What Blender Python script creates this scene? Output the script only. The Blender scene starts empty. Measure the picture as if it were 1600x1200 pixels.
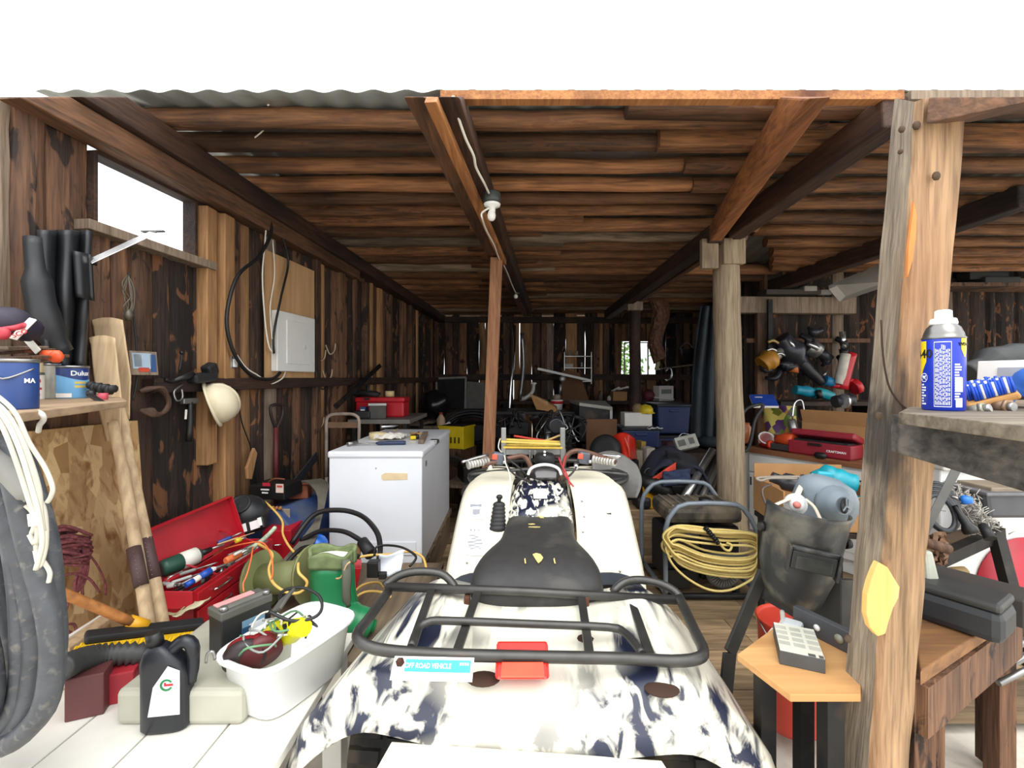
import bpy, bmesh, math, random
from mathutils import Vector, Matrix, noise

C = bpy.context.scene.collection
sc = bpy.context.scene
R = random.Random(7)
PI = math.pi
V = Vector

# ---------------------------------------------------------------- camera, sky, exposure
FPX, HY, CX, CZ = 720.0, 592.0, 800.0, 1.5      # focal length in pixels, horizon row, centre column, eye height
cam_d = bpy.data.cameras.new('camera'); cam = bpy.data.objects.new('camera', cam_d); C.objects.link(cam)
cam.location = (0, 0, CZ); cam.rotation_euler = (PI/2, 0, 0)
cam_d.sensor_width = 36; cam_d.lens = FPX/1600*36; cam_d.shift_y = (HY-600)/1600
cam_d.clip_start = 0.02; cam_d.clip_end = 200
sc.camera = cam

w = bpy.data.worlds.new('sky'); sc.world = w; w.use_nodes = True
wn = w.node_tree; wn.nodes.clear()
wo = wn.nodes.new('ShaderNodeOutputWorld'); wb = wn.nodes.new('ShaderNodeBackground')
tc = wn.nodes.new('ShaderNodeTexCoord'); nz = wn.nodes.new('ShaderNodeTexNoise'); nz.inputs['Scale'].default_value = 1.6
rp = wn.nodes.new('ShaderNodeValToRGB')
rp.color_ramp.elements[0].position = .3; rp.color_ramp.elements[0].color = (.86, .91, 1, 1)
rp.color_ramp.elements[1].position = .7; rp.color_ramp.elements[1].color = (1, 1, 1, 1)
wn.links.new(tc.outputs['Generated'], nz.inputs['Vector']); wn.links.new(nz.outputs['Fac'], rp.inputs['Fac'])
wn.links.new(rp.outputs['Color'], wb.inputs['Color']); wb.inputs['Strength'].default_value = 1.0
wn.links.new(wb.outputs['Background'], wo.inputs['Surface'])

sun_d = bpy.data.lights.new('sun', 'SUN'); sun_d.energy = 0.9; sun_d.angle = math.radians(50); sun_d.color = (1, .96, .9)
sun = bpy.data.objects.new('sun', sun_d); C.objects.link(sun)
sun.rotation_euler = (math.radians(30), 0, math.radians(12))      # soft sun through thin cloud, from behind the camera

sc.view_settings.view_transform = 'Standard'; sc.view_settings.look = 'None'
sc.view_settings.gamma = 1.0; sc.view_settings.use_curve_mapping = False
sc.view_settings.exposure = 1.35

# ---------------------------------------------------------------- helpers
def P(px, py, Y): return V(((px-CX)*Y/FPX, Y, CZ-(py-HY)*Y/FPX))          # point seen at a picture position, at a depth
def PZ(px, py, z):
    Y = FPX*(CZ-z)/(py-HY); return P(px, py, Y)
WX, WS = -2.1, .1                                                        # left wall: X = WX + WS*Y
def W(px, py, off=0.0):
    Y = (-WX-off)/((CX-px)/FPX+WS); return P(px, py, Y)
def wallx(Y, off=0.0): return WX+off+WS*Y
FZ = .08                                                                  # floor level
WANG = math.atan(WS)

def lin(h):
    h = h.lstrip('#'); o = []
    for i in (0, 2, 4):
        c = int(h[i:i+2], 16)/255; o.append(c/12.92 if c <= .04045 else ((c+.055)/1.055)**2.4)
    return tuple(o)

class MB:
    """collects shapes into one mesh"""
    def __init__(s, T=None):
        s.bm = bmesh.new(); s.T = T or Matrix.Identity(4); s.mi = 0; s.tint = 0.5; s.tl = s.bm.faces.layers.float.new('tint')
    def _v(s, p): return s.bm.verts.new(s.T @ V(p))
    def _f(s, vs, smooth=False):
        try: f = s.bm.faces.new(vs)
        except ValueError: return None
        f.smooth = smooth; f.material_index = s.mi; f[s.tl] = s.tint; return f
    def hexa(s, pts):
        v = [s._v(p) for p in pts]
        for q in ((0,3,2,1),(4,5,6,7),(0,1,5,4),(1,2,6,5),(2,3,7,6),(3,0,4,7)): s._f([v[i] for i in q])
        return s
    def box(s, c, d, rot=None):
        M = Matrix.Translation(V(c))
        if rot is not None: M = M @ (Matrix.Rotation(rot[2],4,'Z') @ Matrix.Rotation(rot[1],4,'Y') @ Matrix.Rotation(rot[0],4,'X'))
        x, y, z = d[0]/2, d[1]/2, d[2]/2
        return s.hexa([M @ V(p) for p in ((-x,-y,-z),(x,-y,-z),(x,y,-z),(-x,y,-z),(-x,-y,z),(x,-y,z),(x,y,z),(-x,y,z))])
    def beam(s, a, b, wd, ht, up=(0,0,1)):
        a, b = V(a), V(b); d = (b-a).normalized(); r = d.cross(V(up))
        if r.length < 1e-4: r = d.cross(V((0,1,0)))
        r.normalize(); u = r.cross(d).normalized(); r = r*wd/2; u = u*ht/2
        return s.hexa([a-r-u, a+r-u, b+r-u, b-r-u, a-r+u, a+r+u, b+r+u, b-r+u])
    def ring(s, c, d, r, seg, ref=None, sx=1.0):
        d = d.normalized(); u = d.cross(ref if ref is not None else V((0,0,1)))
        if u.length < 1e-3: u = d.cross(V((0,1,0)))
        u.normalize(); v = d.cross(u)
        return [s._v(c+(u*math.cos(2*PI*k/seg)*sx+v*math.sin(2*PI*k/seg))*r) for k in range(seg)]
    def skin(s, rings, closed=False, caps=True, smooth=True):
        n = len(rings); m = len(rings[0])
        for i in range(n if closed else n-1):
            A, B = rings[i], rings[(i+1) % n]
            for k in range(m): s._f([A[k], A[(k+1) % m], B[(k+1) % m], B[k]], smooth)
        if caps and not closed:
            s._f(rings[0][::-1]); s._f(rings[-1])
        return s
    def tube(s, pts, r, seg=8, closed=False, sm=0, sx=1.0):
        pts = [V(p) for p in pts]
        if sm: pts = spline(pts, sm, closed)
        n = len(pts); rings = []; ref = None
        for i in range(n):
            if closed: d = pts[(i+1) % n]-pts[i-1]
            else: d = pts[min(i+1, n-1)]-pts[max(i-1, 0)]
            if d.length < 1e-7: d = V((0,0,1))
            d.normalize()
            if ref is None:
                ref = V((0,0,1)) if abs(d.z) < .9 else V((1,0,0))
            u = ref-d*ref.dot(d)
            if u.length < 1e-4: u = d.orthogonal()
            u.normalize(); ref = u; v = d.cross(u)
            rr = r[min(i*len(r)//n, len(r)-1)] if isinstance(r, (list, tuple)) else r
            rings.append([s._v(pts[i]+(u*math.cos(2*PI*k/seg)*sx+v*math.sin(2*PI*k/seg))*rr) for k in range(seg)])
        return s.skin(rings, closed)
    def cyl(s, a, b, r0, r1=None, seg=20):
        a, b = V(a), V(b); r1 = r0 if r1 is None else r1
        A, B = s.ring(a, b-a, r0, seg), s.ring(b, b-a, r1, seg)
        return s.skin([A, B])
    def lathe(s, prof, M=None, seg=24, sx=1.0, sy=1.0):
        M = M or Matrix.Identity(4); rings = []
        for r, z in prof: rings.append([s._v(M @ V((r*math.cos(2*PI*k/seg)*sx, r*math.sin(2*PI*k/seg)*sy, z))) for k in range(seg)])
        return s.skin(rings)
    def ball(s, c, r, seg=16, rot=None):
        if not isinstance(r, (tuple, list)): r = (r, r, r)
        M = Matrix.Translation(V(c))
        if rot is not None: M = M @ (Matrix.Rotation(rot[2],4,'Z') @ Matrix.Rotation(rot[1],4,'Y') @ Matrix.Rotation(rot[0],4,'X'))
        n = seg//2; rings = []
        for i in range(1, n):
            t = PI*i/n; rings.append([s._v(M @ V((r[0]*math.sin(t)*math.cos(2*PI*k/seg), r[1]*math.sin(t)*math.sin(2*PI*k/seg), -r[2]*math.cos(t)))) for k in range(seg)])
        return s.skin(rings)
    def prism(s, poly, M, h):                                             # poly in the local xy plane, height along local z
        A = [s._v(M @ V((x, y, 0))) for x, y in poly]; B = [s._v(M @ V((x, y, h))) for x, y in poly]; n = len(poly)
        s._f(A[::-1]); s._f(B)
        for k in range(n): s._f([A[k], A[(k+1) % n], B[(k+1) % n], B[k]])
        return s
    def grid(s, fn, nu, nv, smooth=True):
        g = [[s._v(fn(i/nu, j/nv)) for j in range(nv+1)] for i in range(nu+1)]
        for i in range(nu):
            for j in range(nv): s._f([g[i][j], g[i+1][j], g[i+1][j+1], g[i][j+1]], smooth)
        return s
    def mesh(s, me, M):
        s.bm.verts.ensure_lookup_table(); n0 = len(s.bm.verts)
        vs = [s._v(M @ v.co) for v in me.vertices]
        for p in me.polygons: s._f([vs[i] for i in p.vertices])
        return s

def spline(pts, n=4, closed=False):
    out = []; N = len(pts)
    for i in range(N if closed else N-1):
        if closed: p0, p1, p2, p3 = pts[i-1], pts[i], pts[(i+1) % N], pts[(i+2) % N]
        else: p0, p1, p2, p3 = pts[max(i-1,0)], pts[i], pts[i+1], pts[min(i+2,N-1)]
        for k in range(n):
            t = k/n
            out.append(.5*((2*p1)+(p2-p0)*t+(2*p0-5*p1+4*p2-p3)*t*t+(3*p1-p0-3*p2+p3)*t*t*t))
    if not closed: out.append(pts[-1])
    return out

MW = {}
def RT(loc, rz=0, rx=0, ry=0): return Matrix.Translation(V(loc)) @ Matrix.Rotation(rz,4,'Z') @ Matrix.Rotation(ry,4,'Y') @ Matrix.Rotation(rx,4,'X')
def tag(o, label=None, cat=None, group=None, kind=None):
    if label: o['label'] = label
    if cat: o['category'] = cat
    if group: o['group'] = group
    if kind: o['kind'] = kind
    return o
def thing(name, label, cat, loc, rz=0, group=None):
    o = bpy.data.objects.new(name, None); C.objects.link(o); o.empty_display_size = .05
    o.location = loc; o.rotation_euler = (0, 0, rz); MW[o.name] = RT(loc, rz)
    return tag(o, label, cat, group)
def finish(name, mb, mats, bev=0, sub=0, solid=0, weld=False):
    bmesh.ops.recalc_face_normals(mb.bm, faces=mb.bm.faces)
    me = bpy.data.meshes.new(name); mb.bm.to_mesh(me); mb.bm.free()
    for m in (mats if isinstance(mats, (list, tuple)) else [mats]): me.materials.append(m)
    o = bpy.data.objects.new(name, me); C.objects.link(o)
    if solid:
        md = o.modifiers.new('solid', 'SOLIDIFY'); md.thickness = solid; md.offset = 0
    if bev:
        md = o.modifiers.new('bevel', 'BEVEL'); md.width = bev; md.segments = 2; md.limit_method = 'ANGLE'; md.angle_limit = .7
    if sub:
        md = o.modifiers.new('subd', 'SUBSURF'); md.levels = sub; md.render_levels = sub
    return o
def part(name, mb, mats, parent, bev=0, sub=0, solid=0, label=None):       # mesh given in world space, stored in its parent's space
    o = finish(name, mb, mats, bev, sub, solid); M = MW[parent.name]
    o.data.transform(M.inverted()); o.parent = parent; MW[o.name] = M
    if label: o['label'] = label
    return o
def solo(name, mb, mats, label, cat, group=None, bev=0, sub=0, solid=0):    # a thing that is one mesh
    o = finish(name, mb, mats, bev, sub, solid)
    cs = [v.co for v in o.data.vertices]; xs = [c.x for c in cs]; ys = [c.y for c in cs]; zs = [c.z for c in cs]
    b = V(((min(xs)+max(xs))/2, (min(ys)+max(ys))/2, min(zs)))
    o.data.transform(Matrix.Translation(-b)); o.location = b; MW[o.name] = Matrix.Translation(b)
    return tag(o, label, cat, group)
def struct(name, mb, mats, bev=0, label=None, parent=None):
    o = finish(name, mb, mats, bev); o['kind'] = 'structure'
    if label: o['label'] = label
    if parent: o.parent = parent
    MW[o.name] = Matrix.Identity(4)
    return o

def textmesh(s, size, bend=0.0, depth=.0006):                               # lettering: x along the text, y up, z out; centred
    cu = bpy.data.curves.new('lettering', 'FONT'); cu.body = s; cu.size = size; cu.extrude = depth; cu.align_x = 'CENTER'; cu.align_y = 'CENTER'
    cu.resolution_u = 3; cu.offset = size*.015
    o = bpy.data.objects.new('lettering', cu); C.objects.link(o)
    bpy.context.view_layer.update()
    me = bpy.data.meshes.new_from_object(o.evaluated_get(bpy.context.evaluated_depsgraph_get()))
    C.objects.unlink(o); bpy.data.objects.remove(o); bpy.data.curves.remove(cu)
    if bend:
        for v in me.vertices:
            a = v.co.x/bend; r = bend+v.co.z
            v.co = V((math.sin(a)*r, v.co.y, math.cos(a)*r-bend))
    return me
def text(mb, s, size, M, bend=0.0, sx=1.0):
    me = textmesh(s, size, bend)
    mb.mesh(me, M @ Matrix.Diagonal((sx,1,1,1))); bpy.data.meshes.remove(me); return mb
def FACE(loc, out, up=(0,0,1)):                                             # frame whose z is 'out' and y is close to 'up'
    z = V(out).normalized(); x = V(up).cross(z).normalized(); y = z.cross(x)
    M = Matrix((x, y, z)).transposed().to_4x4(); M.translation = V(loc); return M

# ---------------------------------------------------------------- materials
def nodes(name):
    m = bpy.data.materials.new(name); m.use_nodes = True; t = m.node_tree; b = t.nodes['Principled BSDF']
    return m, t, b
def N(t, typ, **kw):
    n = t.nodes.new(typ)
    for k, v in kw.items():
        if k in n.inputs: n.inputs[k].default_value = v
        else: setattr(n, k, v)
    return n
def mixc(t, fac, a, b):
    n = t.nodes.new('ShaderNodeMix'); n.data_type = 'RGBA'
    for i, x in ((0, fac), (6, a), (7, b)):
        if isinstance(x, bpy.types.NodeSocket): t.links.new(x, n.inputs[i])
        else: n.inputs[i].default_value = x if i == 0 else (*x, 1)
    return n.outputs[2]
def ramp(t, fac, p0, p1):
    n = N(t, 'ShaderNodeMapRange'); n.inputs[1].default_value = p0; n.inputs[2].default_value = p1
    t.links.new(fac, n.inputs[0]); return n.outputs[0]
def coords(t, scale=(1,1,1), rot=(0,0,0), kind='Object'):
    c = N(t, 'ShaderNodeTexCoord'); mp = N(t, 'ShaderNodeMapping'); mp.inputs['Scale'].default_value = scale; mp.inputs['Rotation'].default_value = rot
    t.links.new(c.outputs[kind], mp.inputs['Vector']); return mp.outputs['Vector']
def nse(t, vec, scale, detail=4, dist=0.0):
    n = N(t, 'ShaderNodeTexNoise'); n.inputs['Scale'].default_value = scale; n.inputs['Detail'].default_value = detail; n.inputs['Distortion'].default_value = dist
    t.links.new(vec, n.inputs['Vector']); return n.outputs['Fac']
def bump(t, b, h, strength, dist=.01):
    n = N(t, 'ShaderNodeBump'); n.inputs['Strength'].default_value = strength; n.inputs['Distance'].default_value = dist
    t.links.new(h, n.inputs['Height']); t.links.new(n.outputs['Normal'], b.inputs['Normal'])
CACHE = {}
def M(col, rough=.55, metal=0.0, var=.18, scale=9, dirt=None, amt=.5, dscale=5, bmp=0.0, name=None):
    """plain surface with slight unevenness; dirt: colour of the grime that lies on it in patches"""
    key = (col, rough, metal, var, scale, dirt, amt, dscale, bmp)
    if key in CACHE: return CACHE[key]
    m, t, b = nodes(name or 'surface_'+col.lstrip('#')); c = lin(col)
    v = coords(t); f = nse(t, v, scale)
    lo = tuple(x*(1-var) for x in c); hi = tuple(min(1, x*(1+var)) for x in c)
    col_o = mixc(t, ramp(t, f, .3, .7), lo, hi)
    if dirt:
        g = nse(t, v, dscale, 7, .3); th = 1-amt
        col_o = mixc(t, ramp(t, g, th-.12, th+.12), col_o, lin(dirt))
        f = g
    t.links.new(col_o, b.inputs['Base Color'])
    b.inputs['Roughness'].default_value = rough; b.inputs['Metallic'].default_value = metal
    if bmp: bump(t, b, f, bmp)
    CACHE[key] = m; return m
def wood(name, c0, c1, axis=2, scale=14, knots=True, rough=.75, rnd=None, dark=None, darkamt=.4, bmp=.35, soot=None, flake=None):
    """sawn or barked timber: grain runs along an axis; rnd 'tint' (per board) or 'object' (per log) shifts the tone"""
    m, t, b = nodes(name); s = [scale]*3; s[axis] = scale*.07
    v = coords(t, s, kind='Object')
    if rnd == 'object':
        oi = N(t, 'ShaderNodeObjectInfo'); va = N(t, 'ShaderNodeVectorMath', operation='ADD')
        cm = N(t, 'ShaderNodeVectorMath', operation='SCALE'); cm.inputs[0].default_value = (37, 53, 71); t.links.new(oi.outputs['Random'], cm.inputs['Scale'])
        t.links.new(v, va.inputs[0]); t.links.new(cm.outputs[0], va.inputs[1]); v = va.outputs[0]
    g0 = nse(t, v, 1.0, 6, .8); g1 = nse(t, v, 3.3, 5, .4)
    ad = N(t, 'ShaderNodeMath', operation='MULTIPLY_ADD'); ad.inputs[1].default_value = .45; t.links.new(g0, ad.inputs[0]); sb = N(t, 'ShaderNodeMath', operation='MULTIPLY'); sb.inputs[1].default_value = .55; t.links.new(g1, sb.inputs[0]); t.links.new(sb.outputs[0], ad.inputs[2]); g = ad.outputs[0]
    col = mixc(t, ramp(t, g, .36, .62), lin(c0), lin(c1))
    v2 = coords(t, (3, 3, 3)); 
    s2 = [2.6]*3; s2[axis] = .8; big = nse(t, coords(t, s2), 1.0, 5, .5)
    if dark: col = mixc(t, ramp(t, big, 1-darkamt-.14, 1-darkamt+.1), col, lin(dark))
    if flake:                                                               # bark come off in flakes, bare wood under it
        s3 = [11]*3; s3[axis] = 4.5; col = mixc(t, ramp(t, nse(t, coords(t, s3), 1.0, 8, 1.3), .58, .63), col, lin(flake))
    for (cx, cz, rx, rz) in soot or ():                                         # soot stains with their own ragged outline
        su = N(t, 'ShaderNodeVectorMath', operation='SUBTRACT'); c_ = N(t, 'ShaderNodeTexCoord'); t.links.new(c_.outputs['Object'], su.inputs[0]); su.inputs[1].default_value = (cx, 0, cz)
        mu = N(t, 'ShaderNodeVectorMath', operation='MULTIPLY'); t.links.new(su.outputs[0], mu.inputs[0]); mu.inputs[1].default_value = (1/rx, 0, 1/rz)
        ln = N(t, 'ShaderNodeVectorMath', operation='LENGTH'); t.links.new(mu.outputs[0], ln.inputs[0])
        sb2 = N(t, 'ShaderNodeMath', operation='MULTIPLY_ADD'); t.links.new(nse(t, coords(t, (14,14,7)), 1.0, 6, .6), sb2.inputs[0]); sb2.inputs[1].default_value = 2.2; sb2.inputs[2].default_value = -1.1
        ad2 = N(t, 'ShaderNodeMath', operation='ADD'); t.links.new(ln.outputs['Value'], ad2.inputs[0]); t.links.new(sb2.outputs[0], ad2.inputs[1])
        inv = N(t, 'ShaderNodeMapRange'); inv.inputs[1].default_value = .35; inv.inputs[2].default_value = 1.0; inv.inputs[3].default_value = .85; inv.inputs[4].default_value = 0; t.links.new(ad2.outputs[0], inv.inputs[0])
        col = mixc(t, inv.outputs[0], col, lin('#252321'))
    if rnd:
        if rnd == 'tint':
            a = N(t, 'ShaderNodeAttribute'); a.attribute_name = 'tint'; rf = a.outputs['Fac']
        else: rf = oi.outputs['Random']
        h = N(t, 'ShaderNodeHueSaturation'); mr = ramp(t, rf, 0, 1); mr.node.inputs[3].default_value = .42; mr.node.inputs[4].default_value = 1.35
        t.links.new(mr, h.inputs['Value']); t.links.new(col, h.inputs['Color']); col = h.outputs['Color']
    t.links.new(col, b.inputs['Base Color']); b.inputs['Roughness'].default_value = rough
    bump(t, b, g, bmp, .012)
    return m
# ---------------------------------------------------------------- shared materials
m_bark = wood('bark_slab', '#1f1511', '#4d3a2d', 2, 27, rnd='tint', dark='#120d0a', darkamt=.45, bmp=1.0, rough=.9, flake='#7d5233')
m_slab = wood('brown_slab', '#4d3323', '#8a6244', 2, 22, rnd='tint', dark='#2c1e15', darkamt=.42, bmp=.6, flake='#2a1c14')
m_orange = wood('orange_slab', '#8f653f', '#b98d5e', 2, 18, rnd='tint', dark='#5c4029', darkamt=.3)
m_greyw = wood('grey_slab', '#6b5c4c', '#998672', 2, 23, rnd='tint', dark='#4c3d30', darkamt=.35)
m_log = wood('roof_log', '#452c1c', '#97673f', 0, 20, rnd='object', dark='#2a1a11', darkamt=.42, bmp=.8, flake='#7a4e30')
m_logg = wood('grey_roof_log', '#56473a', '#948069', 0, 20, rnd='object', dark='#33271d', darkamt=.4, bmp=.7)
m_logo = wood('orange_roof_log', '#64402a', '#a8744a', 0, 18, rnd='object', dark='#38251a', darkamt=.42, bmp=.7)
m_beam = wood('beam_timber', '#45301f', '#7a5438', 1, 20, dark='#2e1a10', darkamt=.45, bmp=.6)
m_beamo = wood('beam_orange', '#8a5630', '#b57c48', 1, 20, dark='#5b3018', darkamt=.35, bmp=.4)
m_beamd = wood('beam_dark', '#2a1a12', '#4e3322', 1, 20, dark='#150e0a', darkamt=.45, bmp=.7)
m_postg = wood('weathered_post', '#7b6a54', '#a8957a', 2, 22, dark='#5c4a38', darkamt=.35, bmp=.6)
m_posto = wood('orange_post', '#84553a', '#ac7c56', 2, 23, dark='#5f351c', darkamt=.35, bmp=.4)
m_floor = wood('floor_plank', '#7a6449', '#b09672', 0, 17, rnd='tint', dark='#4d3c2a', darkamt=.4, bmp=.6)
m_tin = M('#8b8f8c', .45, .55, .12, 3, '#6a5a48', .3, 2.5)
m_dirt = M('#c9c2b4', .95, 0, .12, 14, '#a59a86', .35, 5, .5)
m_black = M('#141414', .45)
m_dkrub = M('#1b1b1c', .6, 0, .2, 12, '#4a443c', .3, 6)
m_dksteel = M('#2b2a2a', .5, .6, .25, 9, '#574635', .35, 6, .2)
m_steel = M('#9a9a98', .35, .85, .15, 9, '#6e655b', .25, 6)
m_alu = M('#c9cbcc', .25, .9, .08)
m_white = M('#e8e8e4', .5, 0, .04)
m_paper = M('#e4e0d6', .8, 0, .05, 6)
m_card = M('#a67c4e', .85, 0, .12, 5)
m_cardd = M('#6d4c33', .9, 0, .15, 5)
m_red = M('#b01826', .4, 0, .12, 8, '#6a2020', .25, 7)
m_redpl = M('#c01f2b', .35, 0, .1)
m_blue = M('#1f4fae', .4, 0, .1)
m_teal = M('#1590a0', .4, 0, .12, 9, '#0d5a64', .25, 9)
m_yel = M('#e6c81e', .45, 0, .1)
m_navytote = M('#24345e', .5, 0, .12, 6)
m_chrome = M('#d6d6d6', .15, 1.0, .05)
m_rope = M('#7d4347', .85, 0, .45, 90)
m_cordy = M('#dcc67a', .55, 0, .1)
m_cordw = M('#e3e0d2', .55, 0, .06)
m_cordk = M('#161616', .5)
m_cordg = M('#6d6a62', .6, 0, .25, 12)
m_osb = None

def slab(mb, at, y0, y1, z0, z1, th, tint, mat, n=5):
    """one upright slab board: at(Y, off, z) gives a wall point; rounded inner face, wobbly edges"""
    mb.mi = mat; mb.tint = tint; rows = []; k = R.random()*100; nz_ = max(2, int((z1-z0)/.3))
    for i in range(nz_+1):
        z = z0+(z1-z0)*i/nz_
        a = y0+.018*noise.noise(V((k, z*2.2, 0))); b = y1+.018*noise.noise(V((k+9, z*2.2, 0)))
        row = []
        for j in range(n):
            t = j/(n-1); row.append(mb._v(at(a+(b-a)*t, th*(.35+.65*math.sin(PI*t)**.5)*(1+.15*noise.noise(V((k+t*3, z*3, 5)))), z)))
        row.append(mb._v(at(b, -.025, z))); row.append(mb._v(at(a, -.025, z))); rows.append(row)
    mb.skin(rows, smooth=False); mb.mi = 0
def mats4(): return [m_bark, m_slab, m_orange, m_greyw]
def pick(near=True):
    r = R.random()
    return 0 if r < .42 else 1 if r < .74 else 2 if r < .9 else 3

# ---------------------------------------------------------------- ground and floor
mb = MB()
for i in range(40):                                                          # planks run across the shed
    y0 = 1.95+i*.155
    for a, b in ((-2.2, -.4+R.uniform(-.3,.3)), (None, 1.6+R.uniform(-.4,.4)), (None, 6.6)):
        a = last+.004 if a is None else a
        mb.tint = R.uniform(.3,.9); mb.box(((a+b)/2, y0+.077, FZ-.02+R.uniform(-.002,.002)), (b-a, .151, .04)); last = b
struct('floor', mb, m_floor, label='weathered plank floor of the shed')
mb = MB(); mb.grid(lambda u, v: V((-40+80*u, -25+60*v, .02*noise.noise(V((u*90, v*70, 0))))), 60, 60)
struct('ground', mb, m_dirt, label='pale gravel ground in front of and around the shed')

# ---------------------------------------------------------------- walls of slab boards
def wl(Y, off, z): return V((wallx(Y)+off, Y-.1*off, z))
WY0, WY1, WZ0, WZ1 = 2.06, 2.63, 2.185, 2.515                                # the window opening in the left wall
mb = MB(); y = 1.45
while y < 8.0:
    wd = R.uniform(.08, .17) if y > 2.9 else R.uniform(.1, .17); y2 = min(y+wd, 8.02)
    for br in (WY0-.012, WY1+.012):
        if y < br-.001 and y2 > br-.05: y2 = br if br-y > .03 else y2
        if y < br-.001 < y2 and y2 != br: y2 = br
    ti = R.uniform(.15, .95); mt = pick(); th = R.uniform(.02, .05)
    for a, b, c in ((y, y2, True),):
        if y2 > WY0 and y < WY1-.001: slab(mb, wl, y, y2, .02, WZ0-.03, th, ti, mt)
        else: slab(mb, wl, y, y2, .02, 2.80-.03*y-(.03 if R.random() < .12 else 0), th, ti, mt)
    y = y2+(.005 if R.random() < .14 and not WY0-.1 < y2 < WY1+.1 else -.004 if not WY0-.1 < y2 < WY1+.1 else 0)
for v in mb.bm.verts:                                                       # the open end of the wall is cut on the rake
    v.co.z = min(v.co.z, max(.5, 1.5+.612*v.co.y))
struct('wall_left', mb, mats4(), label='left wall of upright bark slabs and boards')
BY = 8.0
def wbk(x, off, z): return V((x, BY-off, z))
BX0, BX1, BZ0, BZ1 = 1.95, 2.36, 1.5, 2.13
mb = MB(); x = -1.36
while x < 3.3:
    x2 = x+R.uniform(.1, .22); ti = R.uniform(.1, .75); mt = pick()
    if x2 > BX0 and x < BX1:
        slab(mb, wbk, x, x2, .02, BZ0-.02, .03, ti, mt); slab(mb, wbk, x, x2, BZ1+.02, 2.75, .03, ti, mt)
    else: slab(mb, wbk, x, x2, .02, 2.58-(.02 if R.random() < .3 and x < 1.3 else -.16), R.uniform(.02,.05), ti, mt)
    x = x2+(.006 if R.random() < .15 else -.004)
struct('wall_back', mb, mats4(), label='back wall of dark upright bark slabs')
def wal(x, off, z): return V((x, 5.55-off, z))
mb = MB(); x = 3.02
while x < 6.9:
    x2 = x+R.uniform(.12, .26); slab(mb, wal, x, x2, .02, 2.8, R.uniform(.02,.06), R.uniform(.1, .8), 0 if R.random() < .65 else 3); x = x2-.004
def wsd(y, off, z): return V((3.3-.12*(y-5.5)*0-(8-y)*.11-off, y, z))
y = 5.5
while y < 8.0:
    y2 = y+R.uniform(.12, .22); slab(mb, wsd, y, y2, .02, 2.8, .03, R.uniform(.1, .6), 0 if R.random() < .6 else 1); y = y2-.004
struct('wall_right', mb, mats4(), label='right side wall of dark bark slabs behind the hanging tools')

def girt(name, pts, wd, ht, mat, label=None):
    mb = MB()
    for a, b in zip(pts, pts[1:]): mb.beam(a, b, wd, ht)
    for v in mb.bm.verts:
        if v.co.y < 2.1 and v.co.z > 2.2:
            ym = (v.co.z-CZ)*FPX/(HY-151)
            if v.co.y < ym: v.co += V((.1,1,0))*(ym-v.co.y)
    return struct(name, mb, mat, .006, label)
girt('trim_1', [wl(2.3,.06,1.465), wl(8,.06,1.49)], .07, .075, m_beamd, 'dark horizontal girt along the left wall')
girt('trim_2', [(-1.3,BY-.07,1.53), (3.2,BY-.07,1.53)], .08, .1, m_beamd, 'dark horizontal girt across the back wall')
girt('trim_3', [wl(1.7,.08,2.585), wl(4.6,.08,2.545)], .1, .11, m_beam, 'reddish header pole above the left window')
girt('trim_4', [wl(1.5,.08,2.71), wl(8,.08,2.53)], .16, .12, m_beamd, 'dark wall plate log along the top of the left wall')
girt('trim_5', [(-1.3,BY-.06,2.52), (3.2,BY-.06,2.5)], .1, .1, m_beamd, 'dark plate across the top of the back wall')
girt('trim_6', [(2.55,5.38,2.36), (3.98,5.38,2.35)], .12, .19, m_greyw, 'heavy weathered timber above the hanging tools')
girt('trim_7', [(4.9,5.5,2.63), (6.9,5.5,2.63)], .12, .12, m_greyw)

# windows
def window(n, pts, dep, nvec, m_f, lab, glass=True):
    mb = MB(); fw = .018
    for i in range(4): mb.beam(V(pts[i]), V(pts[(i+1)%4]), fw, dep, up=nvec)
    o = struct(n, mb, m_f, .003, lab)
    g = MB(); g.hexa([V(p)-V(nvec)*.003 for p in pts]+[V(p)+V(nvec)*.003 for p in pts])
    mg, t, b = nodes('window_glass'); b.inputs['Base Color'].default_value = (.95,.97,1,1); b.inputs['Transmission Weight'].default_value = 1; b.inputs['Roughness'].default_value = .12; b.inputs['IOR'].default_value = 1.02
    go = finish('pane', g, mg); go.parent = o; go['kind'] = 'structure'
    return o
window('window_1', [wl(WY0,0,WZ0), wl(WY1,0,WZ0), wl(WY1,0,WZ1), wl(WY0,0,WZ1)], .08, (.99,-.1,0), m_beamd, 'wide low window in the left wall, blown out by daylight')
window('window_2', [(BX0,BY,BZ0), (BX1,BY,BZ0), (BX1,BY,BZ1), (BX0,BY,BZ1)], .05, (0,-1,0), m_greyw, 'small window in the back wall behind the far post')
mb = MB(); mb.beam(wl(1.98,.05,2.165), wl(2.72,.05,2.16), .09, .045); struct('trim_8', mb, m_greyw, .004, 'sill board under the left window')
mb = MB(); mb.beam(wl(2.7,.04,2.5), wl(2.7,.04,1.0), .09, .075, up=(1,0,0)); mb.beam(wl(2.83,.05,2.5), wl(2.83,.05,.3), .1, .08, up=(1,0,0))
struct('trim_9', mb, m_orange, .006, 'two upright orange studs beside the left window')
mb = MB()
for i in range(5): mb.beam(wl((3.9,4.35,4.9,5.6,6.4)[i],.05,2.52), wl((3.9,4.35,4.9,5.6,6.4)[i],.05,.2), .09, .06, up=(1,0,0))
struct('trim_10', mb, m_slab, .006)
mb = MB()
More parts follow.
